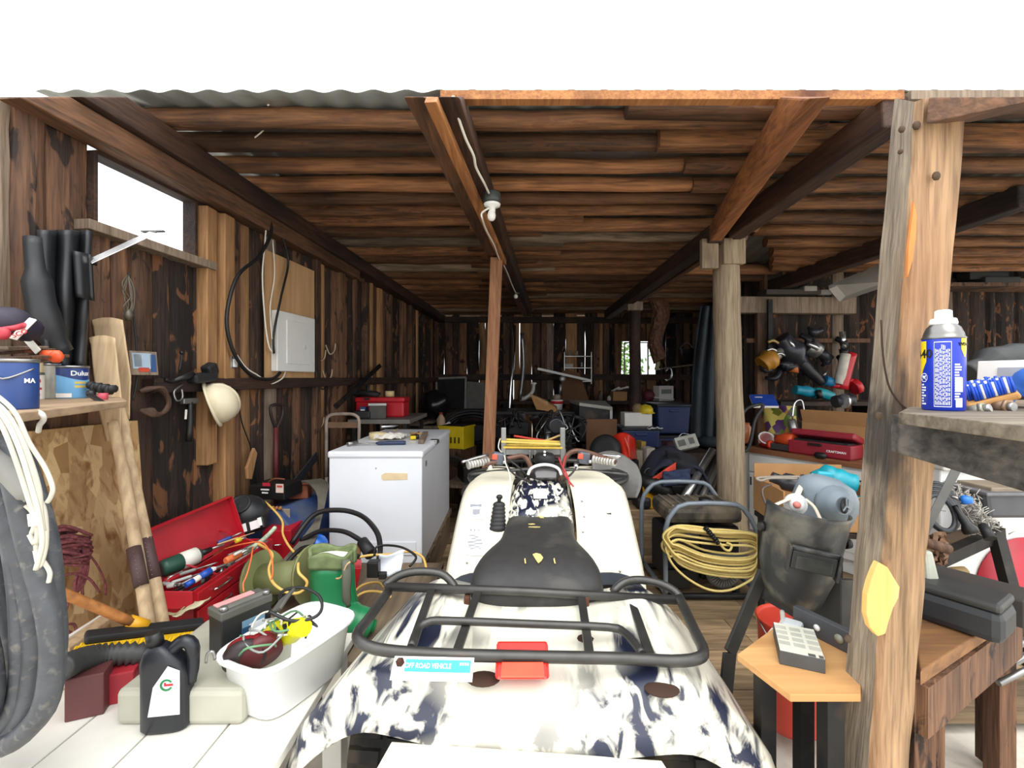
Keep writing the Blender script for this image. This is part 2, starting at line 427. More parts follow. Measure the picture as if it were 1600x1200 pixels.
for x in (-.1,.55,1.45,1.62,3.0): mb.beam((x,BY-.06,2.5), (x,BY-.06,.3), .1, .08, up=(0,1,0))
struct('trim_11', mb, m_slab, .006)

# greenery outside the back window
mb = MB(); RR = random.Random(3)
for i in range(420):
    c = V((2.45+RR.gauss(0,.3), 10.6+RR.gauss(0,.3), 1.75+RR.gauss(0,.45))); a = RR.random()*6; s_ = RR.uniform(.04,.08)
    d1 = V((math.cos(a),RR.uniform(-.6,.6),math.sin(a)))*s_; d2 = V((-math.sin(a),RR.uniform(-.6,.6),math.cos(a)))*s_*.45
    mb._f([mb._v(c-d1), mb._v(c+d2), mb._v(c+d1), mb._v(c-d2)])
sh = thing('shrub', 'green shrub seen through the small back window', 'shrub', (2.25,10.6,0))
part('foliage', mb, M('#5f8a3c', .8, 0, .35, 6), sh)
mb = MB(); mb.tube([(2.25,10.6,0),(2.2,10.6,.8),(2.3,10.6,1.6)], [.05,.04,.02], 8, sm=3); part('stem', mb, m_beamd, sh)

# ---------------------------------------------------------------- roof: tin sheet on cross logs
def zr(Y): return 2.84-.03*Y                                                 # underside of the logs
mb = MB(); n = 420
rows = []
for Y, dz in ((2.16,.075), (2.45,.13), (8.3,.15)):
    rows.append([mb._v(V((-2.25+.1*(Y-2)+(9.3-.0)*i/n, Y, zr(Y)+dz+.008*math.sin(i*.9)))) for i in range(n+1)])
for a, b in zip(rows, rows[1:]):
    for i in range(n): mb._f([a[i], a[i+1], b[i+1], b[i]], True)
o = struct('ceiling', mb, m_tin, label='grey tin roof sheets lying on the log purlins')
md = o.modifiers.new('solid', 'SOLIDIFY'); md.thickness = .002
def roflog(x0, x1, Y, r, lab, grp, drop=0, sq=False, mat=None, y2=None):
    mb = MB(); k = R.random()*50
    if sq: mb.beam((x0,Y,zr(Y)+r-drop), (x1,Y,zr(Y)+r-drop), r*1.6, r*2)
    else:
        n = 12; pts = [V((x0+(x1-x0)*i/n, Y+.018*noise.noise(V((k,i*.5,0))), zr(Y)+r-drop+.012*noise.noise(V((k+7,i*.5,0))))) for i in range(n+1)]
        mb.tube(pts, [r*(1.05-.18*i/n+.04*noise.noise(V((k+3,i*.9,0)))) for i in range(n+1)], 10)
    return solo('roof_log', mb, mat or R.choice([m_log,m_log,m_log,m_logg,m_logo]), lab, 'log', grp, .006 if sq else 0)
ORD = ['first','second','third','fourth','fifth','sixth','seventh','eighth','ninth','tenth','eleventh','twelfth','thirteenth','fourteenth','fifteenth','sixteenth','seventeenth','eighteenth','nineteenth','twentieth','twenty-first','twenty-second','twenty-third','twenty-fourth','twenty-fifth','twenty-sixth','twenty-seventh','twenty-eighth']
def Yof(y): return 1.34/((HY-y)/FPX+.03)
rows = [203,237,271,300,320,338,354,371,386,400,413,425,436,446,455,463,470,476,482,487,492,496]
for i, y in enumerate(rows):
    Y = Yof(y); r = R.uniform(.046,.056) if i < 6 else R.uniform(.058,.07)
    roflog(wallx(Y)-.12, R.uniform(1.55,1.9) if i < 6 else R.uniform(.1,.6), Y, r, f'{ORD[i]} log from the open front in the left roof bay', 'roof logs of the left bay')
    x0 = -.35+R.uniform(-.1,.1)
    if i < 6: continue
    roflog(x0, (2.0 if Y < 4.9 else 3.15)+R.uniform(-.25,.2), Y+.115, r*R.uniform(.85,1.02), f'{ORD[i-6]} short log behind the lamp in the middle roof bay, counted from the front', 'roof logs of the middle bay', .005)
ends = [(975,180),(1022,227),(1062,263),(1075,292),(1118,318),(1150,340),(1170,358),(1190,375),(1200,390),(1200,402),(1200,413),(1200,424),(1200,434),(1200,443)]
for i, (x, y) in enumerate(ends):
    Y = Yof(y+12); X = (x-CX)*Y/FPX
    if Y > 5.4: continue
    roflog(X, 6.6, Y-.06, .06 if i < 2 else .05, f'{ORD[i]} log from the open front in the right roof bay', 'roof logs of the right bay', .012, sq=(i in (1,)), mat=m_log)
mb = MB(); mb.beam((-.32,2.08,zr(2.06)-.01), (1.75,2.08,zr(2.06)-.01), .05, .04); solo('eave_board', mb, m_beamo, 'bright orange board along the front edge of the roof', 'board')
mb = MB(); mb.beam((1.78,2.08,zr(2.06)-.01), (6,2.06,zr(2.06)-.01), .05, .04); solo('eave_board', mb, m_greyw, 'grey board along the front roof edge behind the near right post', 'board')
# beams under the logs
def rake(mb):                                                               # front ends are cut on the slant
    for v in mb.bm.verts:
        if v.co.y < 2.06:
            ym = (v.co.z-CZ)*FPX/(HY-151)
            if v.co.y < ym: v.co.y = ym
def roofbeam(name, pts, wd, ht, mat, lab, bev=.01):
    mb = MB()
    for a, b in zip(pts, pts[1:]): mb.beam(a, b, wd, ht)
    rake(mb)
    return solo(name, mb, mat, lab, 'beam', bev=bev)
def bp(px, py, dz=.0):                                                      # point on the beam undersides
    Y = 1.17/((HY-py)/FPX+.03); return P(px, py, Y)+V((0,0,dz))
cb = [bp(668,150,.07), bp(776,400,.07), bp(822,494,.07)]
roofbeam('roof_beam', [cb[0]+V((-.06,0,.02)), cb[1]+V((-.05,0,.02)), cb[2]], .09, .15, m_beam, 'barked half-log beam down the middle of the roof, left of the orange strip')
mb = MB(); mb.beam(bp(672,150,-.0), bp(787,410,-.0), .05, .05); rake(mb); solo('beam_strip', mb, m_beamo, 'orange sawn strip nailed under the central roof beam', 'timber', bev=.004)
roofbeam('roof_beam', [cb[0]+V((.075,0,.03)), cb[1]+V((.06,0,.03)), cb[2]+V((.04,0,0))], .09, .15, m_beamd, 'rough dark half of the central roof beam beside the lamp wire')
roofbeam('roof_beam', [bp(1283,150,.06), bp(1112,385,.06)], .09, .13, wood('beam_chewed', '#6b4024', '#a86a3a', 1, 20, dark='#4a2a18', darkamt=.4, bmp=.6), 'chewed orange beam running from the front to the round right post')
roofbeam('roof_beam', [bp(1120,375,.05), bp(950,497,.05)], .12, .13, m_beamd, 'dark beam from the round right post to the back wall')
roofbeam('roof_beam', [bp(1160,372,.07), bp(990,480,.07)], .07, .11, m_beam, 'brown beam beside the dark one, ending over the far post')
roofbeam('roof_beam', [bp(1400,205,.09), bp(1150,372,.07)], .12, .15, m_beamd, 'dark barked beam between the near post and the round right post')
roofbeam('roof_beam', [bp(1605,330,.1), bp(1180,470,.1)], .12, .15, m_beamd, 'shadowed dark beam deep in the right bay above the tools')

# posts
def post(name, a, b, r0, r1, mat, lab, seg=14, sq=False):
    mb = MB(); a, b = V(a), V(b); k = R.random()*40; n = 14
    if sq: mb.beam(a, b, r0*2, r0*2, up=(0,1,0))
    else: mb.tube([a+(b-a)*i/n+V((.012*noise.noise(V((k,i*.6,0))),0,0)) for i in range(n+1)], [r0+(r1-r0)*i/n+.006*noise.noise(V((k+5,i*.7,0))) for i in range(n+1)], seg)
    return mb
Yp = 3.68
t = thing('support_post', 'thick round weathered log post left of the white cabinet', 'post', P(1142,890,Yp)*V((1,1,0))+V((0,0,FZ)))
part('post_shaft', post('', P(1146,0,Yp)*V((1,1,0))+V((0,0,FZ)), P(1133,385,Yp), .108, .098, m_postg, ''), m_postg, t)
for x, d in ((1108,-.05), (1146,.0)):
    mb = MB(); mb.box(P(x,397 if x < 1120 else 393,Yp-.09), (.13 if x < 1120 else .17, .05, .23 if x < 1120 else .2)); part('cleat', mb, m_postg, t, .006)
mb = post('', P(758,0,4.04)*V((1,1,0))+V((0,0,FZ)), P(776,404,4.04), .052, .052, m_posto, '', sq=True)
solo('support_post', mb, m_posto, 'slim reddish square post standing behind the freezer', 'post', bev=.006)
mb = post('', P(992,0,6.1)*V((1,1,0))+V((0,0,FZ)), P(992,474,6.1), .08, .075, m_beamd, '')
t = thing('support_post', 'dark round post standing in front of the back window', 'post', P(992,474,6.1)*V((1,1,0))+V((0,0,FZ)))
part('post_shaft', mb, m_beamd, t); mb = MB(); mb.box(P(992,478,6.02), (.2,.06,.12)); part('cleat', mb, m_greyw, t, .006)
# ---------------------------------------------------------------- quad bike
AT = RT((.055,1.22,0), -math.atan(.087))
def A(px, py, Y): return P(px, py, Y)
mq, t_, b_ = nodes('quad_paint')                                             # cream white brushed paint, worn through to navy in scuffed patches
v_ = coords(t_); g1 = nse(t_, coords(t_, (9,1.7,9), (0,0,.75)), 2.0, 9, .7); g2 = nse(t_, v_, 2.0, 2)
mm = N(t_, 'ShaderNodeMath', operation='MULTIPLY'); t_.links.new(ramp(t_, g1, .44, .56), mm.inputs[0]); t_.links.new(ramp(t_, g2, .36, .5), mm.inputs[1])
t_.links.new(mixc(t_, mm.outputs[0], lin('#e9e5d2'), lin('#20263a')), b_.inputs['Base Color']); b_.inputs['Roughness'].default_value = .38
m_qrear = mq
m_qfront = M('#ece7d0', .4, 0, .04, 4, '#b9ad84', .12, 3)
mq, t_, b_ = nodes('tank_paint')
g1 = nse(t_, coords(t_, (9,3,9), (0,0,.3)), 3.2, 10, 1.4); g2 = nse(t_, coords(t_), 4.5, 2)
mm = N(t_, 'ShaderNodeMath', operation='MULTIPLY'); t_.links.new(ramp(t_, g1, .44, .5), mm.inputs[0]); t_.links.new(ramp(t_, g2, .4, .48), mm.inputs[1])
t_.links.new(mixc(t_, mm.outputs[0], lin('#e9e5d2'), lin('#1b2034')), b_.inputs['Base Color']); b_.inputs['Roughness'].default_value = .3
m_qtank = mq
m_seat = M('#2c2b2a', .62, 0, .15, 30, '#514d46', .35, 5, .15)
m_rackm = M('#4b4a47', .42, .65, .2, 14, '#6b4630', .22, 8, .15)
m_qred = M('#d8281c', .25, 0, .08)
m_rubber = M('#1c1b1a', .8, 0, .2, 14, '#5d5243', .4, 6, .3)

q = thing('quad_bike', 'cream white quad bike with worn black seat and rear rack', 'quad bike', (.055,1.22,0), -math.atan(.087))
def L(x, y, z): return AT @ V((x, y, z))

def tyre(x, y, r, wd, name):
    mb = MB(); s_ = 1 if x > 0 else -1
    prof = [(r*.55,-wd/2),(r*.8,-wd/2),(r*.95,-wd*.42),(r,-wd*.25),(r,wd*.25),(r*.95,wd*.42),(r*.8,wd/2),(r*.55,wd/2)]
    Mx = AT @ RT((x,y,FZ+r-.0)) @ Matrix.Rotation(PI/2,4,'Y'); mb.lathe(prof, Mx, 36)
    for k in range(30):
        a = 2*PI*k/30
        for sd in (-1,1):
            c = V((math.cos(a+sd*.05)*r*1.01, math.sin(a+sd*.05)*r*1.01, sd*wd*.23)); mb.box(Mx @ c, (.012,.05,.05), (0,0,0)) if False else mb.hexa([Mx @ (Matrix.Rotation(a+sd*.05,4,'Z') @ V(p)+V((0,0,sd*wd*.22))) for p in ((r*.98,-.02,-wd*.2),(r*1.04,-.015,-wd*.18),(r*1.04,.015,-wd*.18),(r*.98,.02,-wd*.2),(r*.98,-.02,wd*.2),(r*1.04,-.015,wd*.18),(r*1.04,.015,wd*.18),(r*.98,.02,wd*.2))])
    o = part('wheel', mb, m_rubber, q)
    mb = MB(); mb.lathe([(r*.2,-wd*.3),(r*.3,-wd*.32),(r*.52,-wd*.4),(r*.56,-wd*.46),(r*.56,wd*.46),(r*.52,wd*.4),(r*.3,wd*.32),(r*.2,wd*.3)], Mx, 24); part('rim', mb, m_steel, o)
for x in (-.42,.42): tyre(x, .28, .27, .24, ''); tyre(x*.93, 1.42, .27, .2, '')
# chassis
mb = MB()
for x in (-.14,.14): mb.tube([L(x,.1,.5), L(x,.5,.42), L(x,1.0,.36), L(x,1.5,.5), L(x,1.62,.7)], .018, 8, sm=3)
mb.box(L(0,.85,.48), (.26,.42,.3)); mb.cyl(L(-.42,.28,.35), L(.42,.28,.35), .025); mb.cyl(L(-.38,1.42,.35), L(.38,1.42,.35), .02)
part('chassis', mb, m_dksteel, q, .01)
# rear fender: one shell over both rear wheels
def rearf(u, v):
    x = (u-.5)*2; y = -.09+.63*v
    hw = .635-.09*v
    ax = abs(x); z = .735-.05*(1-v)**2
    if ax > .62: z -= ((ax-.62)/.38)**2*.16
    z += .02*math.exp(-((ax-.62)/.16)**2)-.018*math.exp(-(x/.33)**4)
    if v < .14: z -= (.14-v)/.14*.10
    if v > .9: z -= (v-.9)/.1*.06
    return L(x*hw-.02*(1-v), y, z)
mb = MB(); mb.grid(rearf, 44, 26); rf = part('rear_fender', mb, m_qrear, q, solid=.006)
mb = MB()
mb.grid(lambda u, v: L((u-.5)*1.17, -.09-.03*v+.02*v*v, .735-.05-.1-.16*(abs(u-.5)*2)**2*(abs(u-.5)>.3)-.1*v), 30, 6); part('rear_panel', mb, m_qfront, q, solid=.006)
for x in (-.13,.17,.33):                                                        # rust edged openings in the fender deck
    mb = MB(); mb.ball(L(x,-.015 if x != .17 else .2,.708), (.045,.032,.008), 16); part('fender_hole', mb, M('#3a2419', .9), rf)
# tail lamp
def onp(px, py, Y): return P(px, py, Y)
mb = MB(); a, b, c_, d = onp(776,1000,1.265), onp(856,1000,1.265), onp(859,1062,1.17), onp(773,1062,1.17); dn = V((0,.03,-.05))
mb.hexa([c_+dn*0+V((0,.05,-.03)), d+V((0,.05,-.03)), a+V((0,.02,-.05)), b+V((0,.02,-.05)), c_, d, a, b]); tl_ = part('tail_lamp', mb, m_qred, q, .008)
mb = MB(); a, b, c_, d = onp(784,1036,1.2), onp(849,1036,1.2), onp(851,1060,1.166), onp(782,1060,1.166); u = V((0,-.004,.006))
mb.hexa([a, b, c_, d, a+u, b+u, c_+u, d+u]); part('lens', mb, M('#f04a2a', .2), tl_, .002)
# licence plate: orange backed strip with lettering
pc = P(676,1045,1.13); Mp = FACE(pc, (-.02,-.55,.8), (0.03,.8,.5))
mb = MB(); mb.box((0,0,0), (.2,.055,.002)); mb.bm.transform(Mp); pl = part('plate', mb, m_white, q, .0008)
mb = MB(); mb.box((.012,.006,.0015), (.162,.028,.001)); mb.bm.transform(Mp); part('plate_band', mb, M('#2f9fe0', .4, 0, .03), pl)
mb = MB(); text(mb, 'OFF ROAD VEHICLE', .0165, Mp @ Matrix.Translation((-.012,.005,.0022)), sx=.78); [mb.hexa([Mp @ V((.068+.006*i+a*.002, .011+b*.003, .0021+c*.0008)) for a, b, c in ((-1,-1,0),(1,-1,0),(1,1,0),(-1,1,0),(-1,-1,1),(1,-1,1),(1,1,1),(-1,1,1))]) for i in range(4)]; part('lettering', mb, m_white, pl)
mb = MB(); mb.lathe([(.011,0),(.011,.006),(.006,.009),(.006,.014)], Mp @ Matrix.Translation((-.083,.012,0)), 6); part('bolt', mb, M('#4a2d1d', .8, .3), pl)
# rear rack
def rack(pts, r, n=10, sm=3, closed=False): 
    mb = MB(); mb.tube(pts, r, n, closed, sm); return mb
Zr = .775
part('rack_rear_bar', rack([P(606,925,1.585), P(575,968,1.4), P(558,993,1.27), P(575,1010,1.235), P(620,1018,1.225), P(700,1023,1.22), P(832,1026,1.22), P(980,1029,1.22), P(1050,1033,1.22), P(1090,1029,1.225), P(1099,1016,1.26), P(1085,985,1.36), P(1062,935,1.545)], .0155), m_rackm, q)
part('rack_front_bar', rack([P(604,916,1.6), P(830,925,1.585), P(1066,938,1.575)], .0155, sm=1), m_rackm, q)
for a, b in (((675,918),(640,1018)),((747,922),(712,1022)),((908,928),(922,1027)),((985,933),(1018,1028))):
    mb = MB(); mb.beam(P(*a,1.592)-V((0,0,.004)), P(*b,1.225)-V((0,0,.004)), .026, .012); part('rack_bar', mb, m_rackm, q, .003)
part('rack_hoop', rack([P(642,1012,1.24), P(652,985,1.33), P(668,972,1.36), P(700,970,1.365), P(830,975,1.365), P(950,980,1.365), P(975,988,1.34), P(990,1004,1.29), P(1004,1022,1.235)], .0115), m_rackm, q)
part('rack_side_hoop', rack([P(600,916,1.6), P(622,900,1.62), P(650,893,1.63), P(688,896,1.63), P(706,910,1.61), P(712,922,1.59)], .014), m_rackm, q)
part('rack_side_hoop', rack([P(957,925,1.6), P(975,910,1.62), P(1000,906,1.63), P(1032,912,1.62), P(1056,925,1.6), P(1064,938,1.575)], .014), m_rackm, q)
for x in (730,915):
    mb = MB(); mb.box(P(x,935,1.58)-V((0,0,.03)), (.02,.03,.08)); part('rack_bracket', mb, M('#5a3826', .8, .3, .3, 20), q, .003)
# seat: saddle, wide at the back
secs = [  # y-depth, centre px, half width (m), top z, side z
 (1.58,.085,.20,.745,.70),(1.60,.085,.235,.80,.70),(1.68,.09,.248,.835,.705),(1.76,.095,.235,.85,.71),(1.84,.1,.205,.855,.72),(1.90,.108,.168,.862,.735),(2.0,.115,.158,.872,.755),(2.09,.125,.155,.888,.78),(2.13,.13,.150,.885,.79)]
mb = MB(); rings = []
for Y, cx, hw, zt, zs in secs:
    rg = []
    for k in range(18):
        a = PI*k/17; ex = math.copysign(abs(math.cos(a))**.42, math.cos(a)); ez = math.sin(a)**.5
        rg.append(mb._v((cx+hw*ex, Y-.02*ez*0, zs+(zt-zs)*ez-.0)))
    rings.append(rg)
mb.skin(rings); part('seat', mb, m_seat, q, sub=1)
m_foam = M('#d9c178', .9, 0, .15, 30)
st = q
def zseat(Y):
    for a, b in zip(secs, secs[1:]):
        if a[0] <= Y <= b[0]: t = (Y-a[0])/(b[0]-a[0]); return a[3]+(b[3]-a[3])*t
    return .85
for Y, x, poly in ((1.70,.095,[(-.012,.0),(.0,-.035),(.012,-.02),(.02,.0),(.012,.022),(-.004,.03),(-.018,.022)]),(1.68,.048,[(-.002,-.012),(.003,-.014),(.001,.014),(-.003,.01)]),(1.68,.155,[(-.002,-.012),(.003,-.014),(.001,.016),(-.003,.01)]),(2.06,.13,[(-.012,.004),(-.004,-.01),(.012,-.012),(.0,.006)]),(1.99,.09,[(-.02,.002),(-.01,-.003),(.01,0),(0,.005)]),(1.96,.1,[(-.03,.002),(0,-.002),(.02,.001),(0,.004)])):
    mb = MB(); sl = (zseat(Y+.02)-zseat(Y-.02))/.04; Mt = FACE((x,Y,zseat(Y)+.0),(0,-sl,1),(0,1,sl)); mb.prism(poly, Mt, .003); part('seat_tear', mb, m_foam, q, label='torn seat cover showing yellow foam')
# tank and centre cover
secs2 = [(2.05,.125,.15,.90,.72),(2.12,.128,.165,.925,.74),(2.2,.132,.17,.95,.76),(2.3,.14,.165,.985,.80),(2.38,.147,.15,1.005,.83),(2.44,.15,.12,1.0,.86)]
mb = MB(); rings = []
for Y, cx, hw, zt, zs in secs2:
    rings.append([mb._v((cx+hw*math.copysign(abs(math.cos(PI*k/15))**.7, math.cos(PI*k/15)), Y, zs+(zt-zs)*math.sin(PI*k/15)**.75)) for k in range(16)])
mb.skin(rings); part('fuel_tank', mb, m_qtank, q, sub=1)
mb = MB(); mb.prism([(-.032,-.04),(.032,-.04),(.032,.04),(-.032,.04)], FACE((.133,2.19,.954),(0,-.36,1),(0,1,.36)), .002); part('sticker', mb, m_white, q, label='white label on the tank')
# front fenders
def ffend(side):
    pr = [(1.93,.655),(1.95,.70),(2.02,.765),(2.12,.83),(2.22,.895),(2.31,.945),(2.38,.972),(2.46,.98),(2.7,.975),(2.85,.93),(2.95,.83)]
    # outer, inner X by depth
    def fn(u, v):
        k = u*(len(pr)-1); i = min(int(k), len(pr)-2); t = k-i; Y = pr[i][0]+(pr[i+1][0]-pr[i][0])*t; z = pr[i][1]+(pr[i+1][1]-pr[i][1])*t
        s_ = (Y-1.93)/1.0
        inn = .135+.03*s_+side*(.135+.02*math.sin(min(1,s_*2)*PI)); out = .137+.06*s_*1.1+side*(.422-.02*s_)
        x = inn+(out-inn)*v; e = v**6; z -= e*.06; x -= side*e*.0
        if u < .12: pass
        z += .012*math.sin(PI*v)
        return V((x, Y+.01*math.sin(PI*v)-.01, z))
    mb = MB(); mb.grid(fn, 40, 14)
    f = part('front_fender', mb, m_qfront, q, solid=.007)
    mb = MB(); pts = [fn(.0, v/8)+V((0,-.004,-.005)) for v in range(9)]
    rw = [[mb._v(p+V((0,dy,dz))) for p in pts] for dy, dz in ((0,.03),(0,-.02))]
    for i in range(8): mb._f([rw[0][i], rw[0][i+1], rw[1][i+1], rw[1][i]])
    part('mud_flap', mb, M('#4a505a', .5, 0, .15, 12), f, solid=.005)
    mb = MB()
    mb.grid(lambda u, v: fn(.02+.9*u, 1.0)+V((side*.004*v,0,-.14*v*math.sin(PI*min(1,u*1.1+.08)))), 20, 3); part('fender_lip', mb, m_qfront, f, solid=.006)
    return fn, f
fl, fL = ffend(-1); fr, fR = ffend(1)
# skirts between fender and tank
for sd in (-1,1):
    mb = MB(); mb.grid(lambda u, v: V((.125+.03*u*1+sd*(.15-.012*v+.0*u), 1.98+.5*u, (.70+.28*u)*(1-v)+(.80+.16*u)*v+.0)), 12, 5); part('side_cover', mb, m_qfront, q, solid=.008)
def onf(fn, px, py):                                                             # find the fender point seen at a picture position
    best = None
    for i in range(150):
        for j in range(50):
            p = fn(i/150*.75, j/49); sx = CX+p.x/p.y*FPX; sy = HY-(p.z-CZ)/p.y*FPX; d = (sx-px)**2+(sy-py)**2
            if best is None or d < best[0]: best = (d, p)
    return best[1]
nf = V((0,-.62,.8)).normalized()
m_lab = M('#e6e6e2', .5, 0, .03); m_labg = M('#8f9299', .6, 0, .1)
def flabel(fn, par, x0, y0, x1, y1, blocks):
    def sh(xa, ya, xb, yb, k):
        mb = MB(); mb.grid(lambda u, v: onf(fn, xa+(xb-xa)*u, ya+(yb-ya)*v)+nf*k, 3, 5 if yb-ya > 8 else 1); return mb
    o = part('warning_label', sh(x0, y0, x1, y1, .0075), m_lab, par)
    for (u, v, a, b) in blocks:
        cx, cy = (x0+x1)/2+u*(x1-x0), (y0+y1)/2-v*(y1-y0); part('label_print', sh(cx-a*(x1-x0)/2, cy-b*(y1-y0)/2, cx+a*(x1-x0)/2, cy+b*(y1-y0)/2, .0095), m_labg, o)
lines = [(0,.38-.055*i,.7+.1*math.sin(i*5),.014) for i in range(13)]
flabel(fl, fL, 733, 787, 755, 813, [(0,.32,.8,.14),(0,-.05,.5,.3)])
flabel(fl, fL, 727, 822, 757, 869, lines[4:]+[(-.2,.33,.1,.05),(0,.33,.08,.05),(.2,.34,.06,.04)])
for fn, par, x, y in ((fr,fR,910,784),(fr,fR,912,808),(fr,fR,911,832),(fr,fR,968,894),(fl,fL,729,880),(fl,fL,780,828)):
    c = onf(fn, x, y); mb = MB(); mb.lathe([(.005,0),(.005,.003),(.003,.005)], FACE(c+nf*.006, nf), 8); part('screw', mb, m_steel, par)
c = onf(fr, 951, 804); mb = MB(); mb.ball(c+nf*.004, (.011,.004,.004), 8); mb.ball(c+nf*.004+V((.008,0,0)), (.005,.004,.005), 8); part('chip', mb, m_black, fR)
# gear lever
mb = MB(); c = onf(fl, 778, 815)+nf*.015
for i in range(7):
    k = i/6; mb.ball(c+V((.004*k-.0,-.028+.085*k,-.035+.085*k)), (.04-.010*k,.022,.02-.003*k), 12)
o = part('lever_boot', mb, M('#232223', .6, 0, .15, 20), q)
mb = MB(); top = P(781,778,2.17); mb.tube([c+V((.003,.055,.05)), c+V((.006,.05,.09)), top], [.009,.008,.008], 8, sm=3); mb.ball(top+V((-.002,0,.004)), (.016,.012,.013), 12); part('gear_lever', mb, m_black, q)
# instrument pod, bars and grips
pc = P(851,742,2.38)
mb = MB(); mb.lathe([(.02,-.07),(.07,-.06),(.082,0),(.078,.03),(.05,.045),(.0,.048)], RT(pc, 0, .75), 20, 1.0, .72); pod = part('instrument_pod', mb, m_dkrub, q)
mb = MB(); mb.prism([(-.05,-.022),(.05,-.022),(.056,.008),(.04,.03),(-.04,.03),(-.056,.008)], FACE(pc+V((0,-.075,.012)),(0,-.8,.6)), .02); part('meter_glass', mb, M('#4b4a4a', .25, 0, .15), pod, .003)
mb = MB(); mb.tube([P(825,742,2.29), P(829,733,2.29), P(838,728,2.29), P(851,726,2.29), P(864,728,2.29), P(873,733,2.29), P(877,742,2.29)], .0075, 8, sm=4); part('pod_trim', mb, m_white, pod)
m_bar = M('#6d5042', .55, .4, .25, 20, '#4a3a30', .3, 10)
mb = MB(); mb.tube([P(758,726,2.28), P(800,715,2.34), P(818,713,2.36), P(828,726,2.36), P(834,750,2.36)], .0125, 10, sm=4); mb.tube([P(962,722,2.24), P(915,706,2.36), P(893,706,2.38), P(882,720,2.38), P(873,750,2.37)], .0125, 10, sm=4); mb.tube([P(834,748,2.36), P(853,752,2.35), P(873,748,2.37)], .014, 10)
bar = part('handlebar', mb, m_bar, q)
m_grip = M('#b5b2aa', .35, 0, .15, 20, '#5e5b55', .3, 12)
for a, b, lv in ((P(731,727,2.24), P(764,720,2.30), (P(722,722,2.22), P(762,711,2.33))), (P(928,717,2.32), P(962,723,2.24), (P(926,711,2.34), P(970,714,2.27)))):
    mb = MB(); d = (b-a)
    for i in range(8): mb.cyl(a+d*i/8, a+d*(i+.8)/8, .0185 if i % 2 else .0175, seg=12)
    mb.cyl(a, a+d*.06, .021, seg=12) ; part('grip', mb, m_grip, bar)
    mb = MB(); mb.tube([lv[0], (lv[0]+lv[1])/2+V((0,0,.003)), lv[1]], [.006,.007,.009], 8, sm=3); part('brake_lever', mb, m_alu, bar)
for x, y, Y in ((778,716,2.32),(912,715,2.34)):
    mb = MB(); mb.box(P(x,y,Y), (.058,.05,.06), (0,.15,.1)); o = part('switch_box', mb, M('#5b6068', .5, .3, .2, 20), bar, .008)
    mb = MB(); mb.box(P(x-5,y-2,Y-.03), (.026,.012,.026), (0,.1,.1)); part('switch', mb, M('#e2573c', .5), o, .003)
    mb = MB(); mb.cyl(P(x-12,y+10,Y-.02), P(x-12,y+16,Y-.04), .012, seg=10); mb.ball(P(x+10,y+6,Y-.03), .011, 8); part('lever_clamp', mb, m_alu, o)
m_cab = M('#2a2624', .6)
cabs = [[P(790,722,2.3), P(800,738,2.28), P(815,748,2.28), P(830,752,2.3)], [P(790,715,2.32), P(808,728,2.28), P(822,742,2.3), P(828,752,2.33)], [P(905,722,2.32), P(895,738,2.28), P(884,748,2.28), P(876,755,2.3)], [P(880,725,2.34), P(870,740,2.3), P(868,752,2.3)], [P(895,712,2.36), P(880,722,2.3), P(878,742,2.3), P(886,758,2.25)]]
for c in cabs[:4]:
    mb = MB(); mb.tube(c, .005, 6, sm=4); part('cable', mb, m_cab, bar)
for i, c in enumerate(([P(873,715,2.36), P(878,728,2.3), P(886,742,2.25), P(890,758,2.2)], [P(884,712,2.36), P(880,730,2.3), P(884,745,2.26), P(896,760,2.2)])):
    mb = MB(); mb.tube(c, .004, 6, sm=4); part('red_wire', mb, M('#b3343a', .5), bar)
mb = MB(); mb.tube([P(781,686,2.5), P(779,700,2.42), P(788,712,2.3), P(790,724,2.27), P(796,740,2.22), P(797,760,2.2), P(794,790,2.15)], .003, 6, sm=5); part('wire', mb, m_cordw, q)
# front rack with ring ends, uprights and a cross rail
mb = MB()
for cx in (775,938):
    ring = [P(cx+40*math.cos(a), 746+12*math.sin(a), 2.52-.12*math.sin(a)) for a in [2*PI*k/16 for k in range(16)]]
    mb.tube(ring, .017, 8, True, 2)
mb.tube([P(735,742,2.5), P(851,733,2.6), P(980,742,2.5)], .014, 8, sm=4); mb.tube([P(760,722,2.85), P(851,719,2.9), P(950,722,2.85)], .014, 8, sm=4)
part('front_rack', mb, m_rackm, q)
for cx in (772,940):
    mb = MB(); mb.ball(P(cx,741,2.58), (.15,.16,.022), 16); part('headlamp_cover', mb, m_dkrub, q)
for x in (787,879):
    mb = MB(); mb.beam(P(x,668,2.8), P(x,722,2.8), .03, .02, up=(0,1,0)); part('rack_upright', mb, m_steel, q, .003)
mb = MB(); mb.beam(P(783,706,2.8), P(884,706,2.8), .012, .035); mb.beam(P(828,704,2.76), P(828,722,2.76), .01, .01, up=(0,1,0)); mb.beam(P(836,704,2.76), P(836,722,2.76), .01, .01, up=(0,1,0)); part('rack_rail', mb, m_steel, q, .002)
mb = MB(); mb.lathe([(.05,-.05),(.06,-.02),(.058,.005),(.045,.018),(0,.02)], RT(P(851,713,2.62)), 16); o = part('rack_knob', mb, m_dkrub, q)
mb = MB(); mb.ball(P(851,706,2.56), .008, 8); mb.ball(P(851,711,2.56), .008, 8); part('knob_button', mb, m_white, o)
# grey plastic wind deflector at the right front
mb = MB(); mb.grid(lambda u, v: P(925+u*70+8*math.sin(PI*v)*u, 712+v*66-14*math.sin(PI*u)*(1-v)+u*14*(1-v), 2.62-.12*v+.05*math.sin(PI*u)), 16, 12); part('wind_deflector', mb, M('#5f5d59', .5, 0, .2, 14, '#45423d', .4, 7), q, solid=.004)
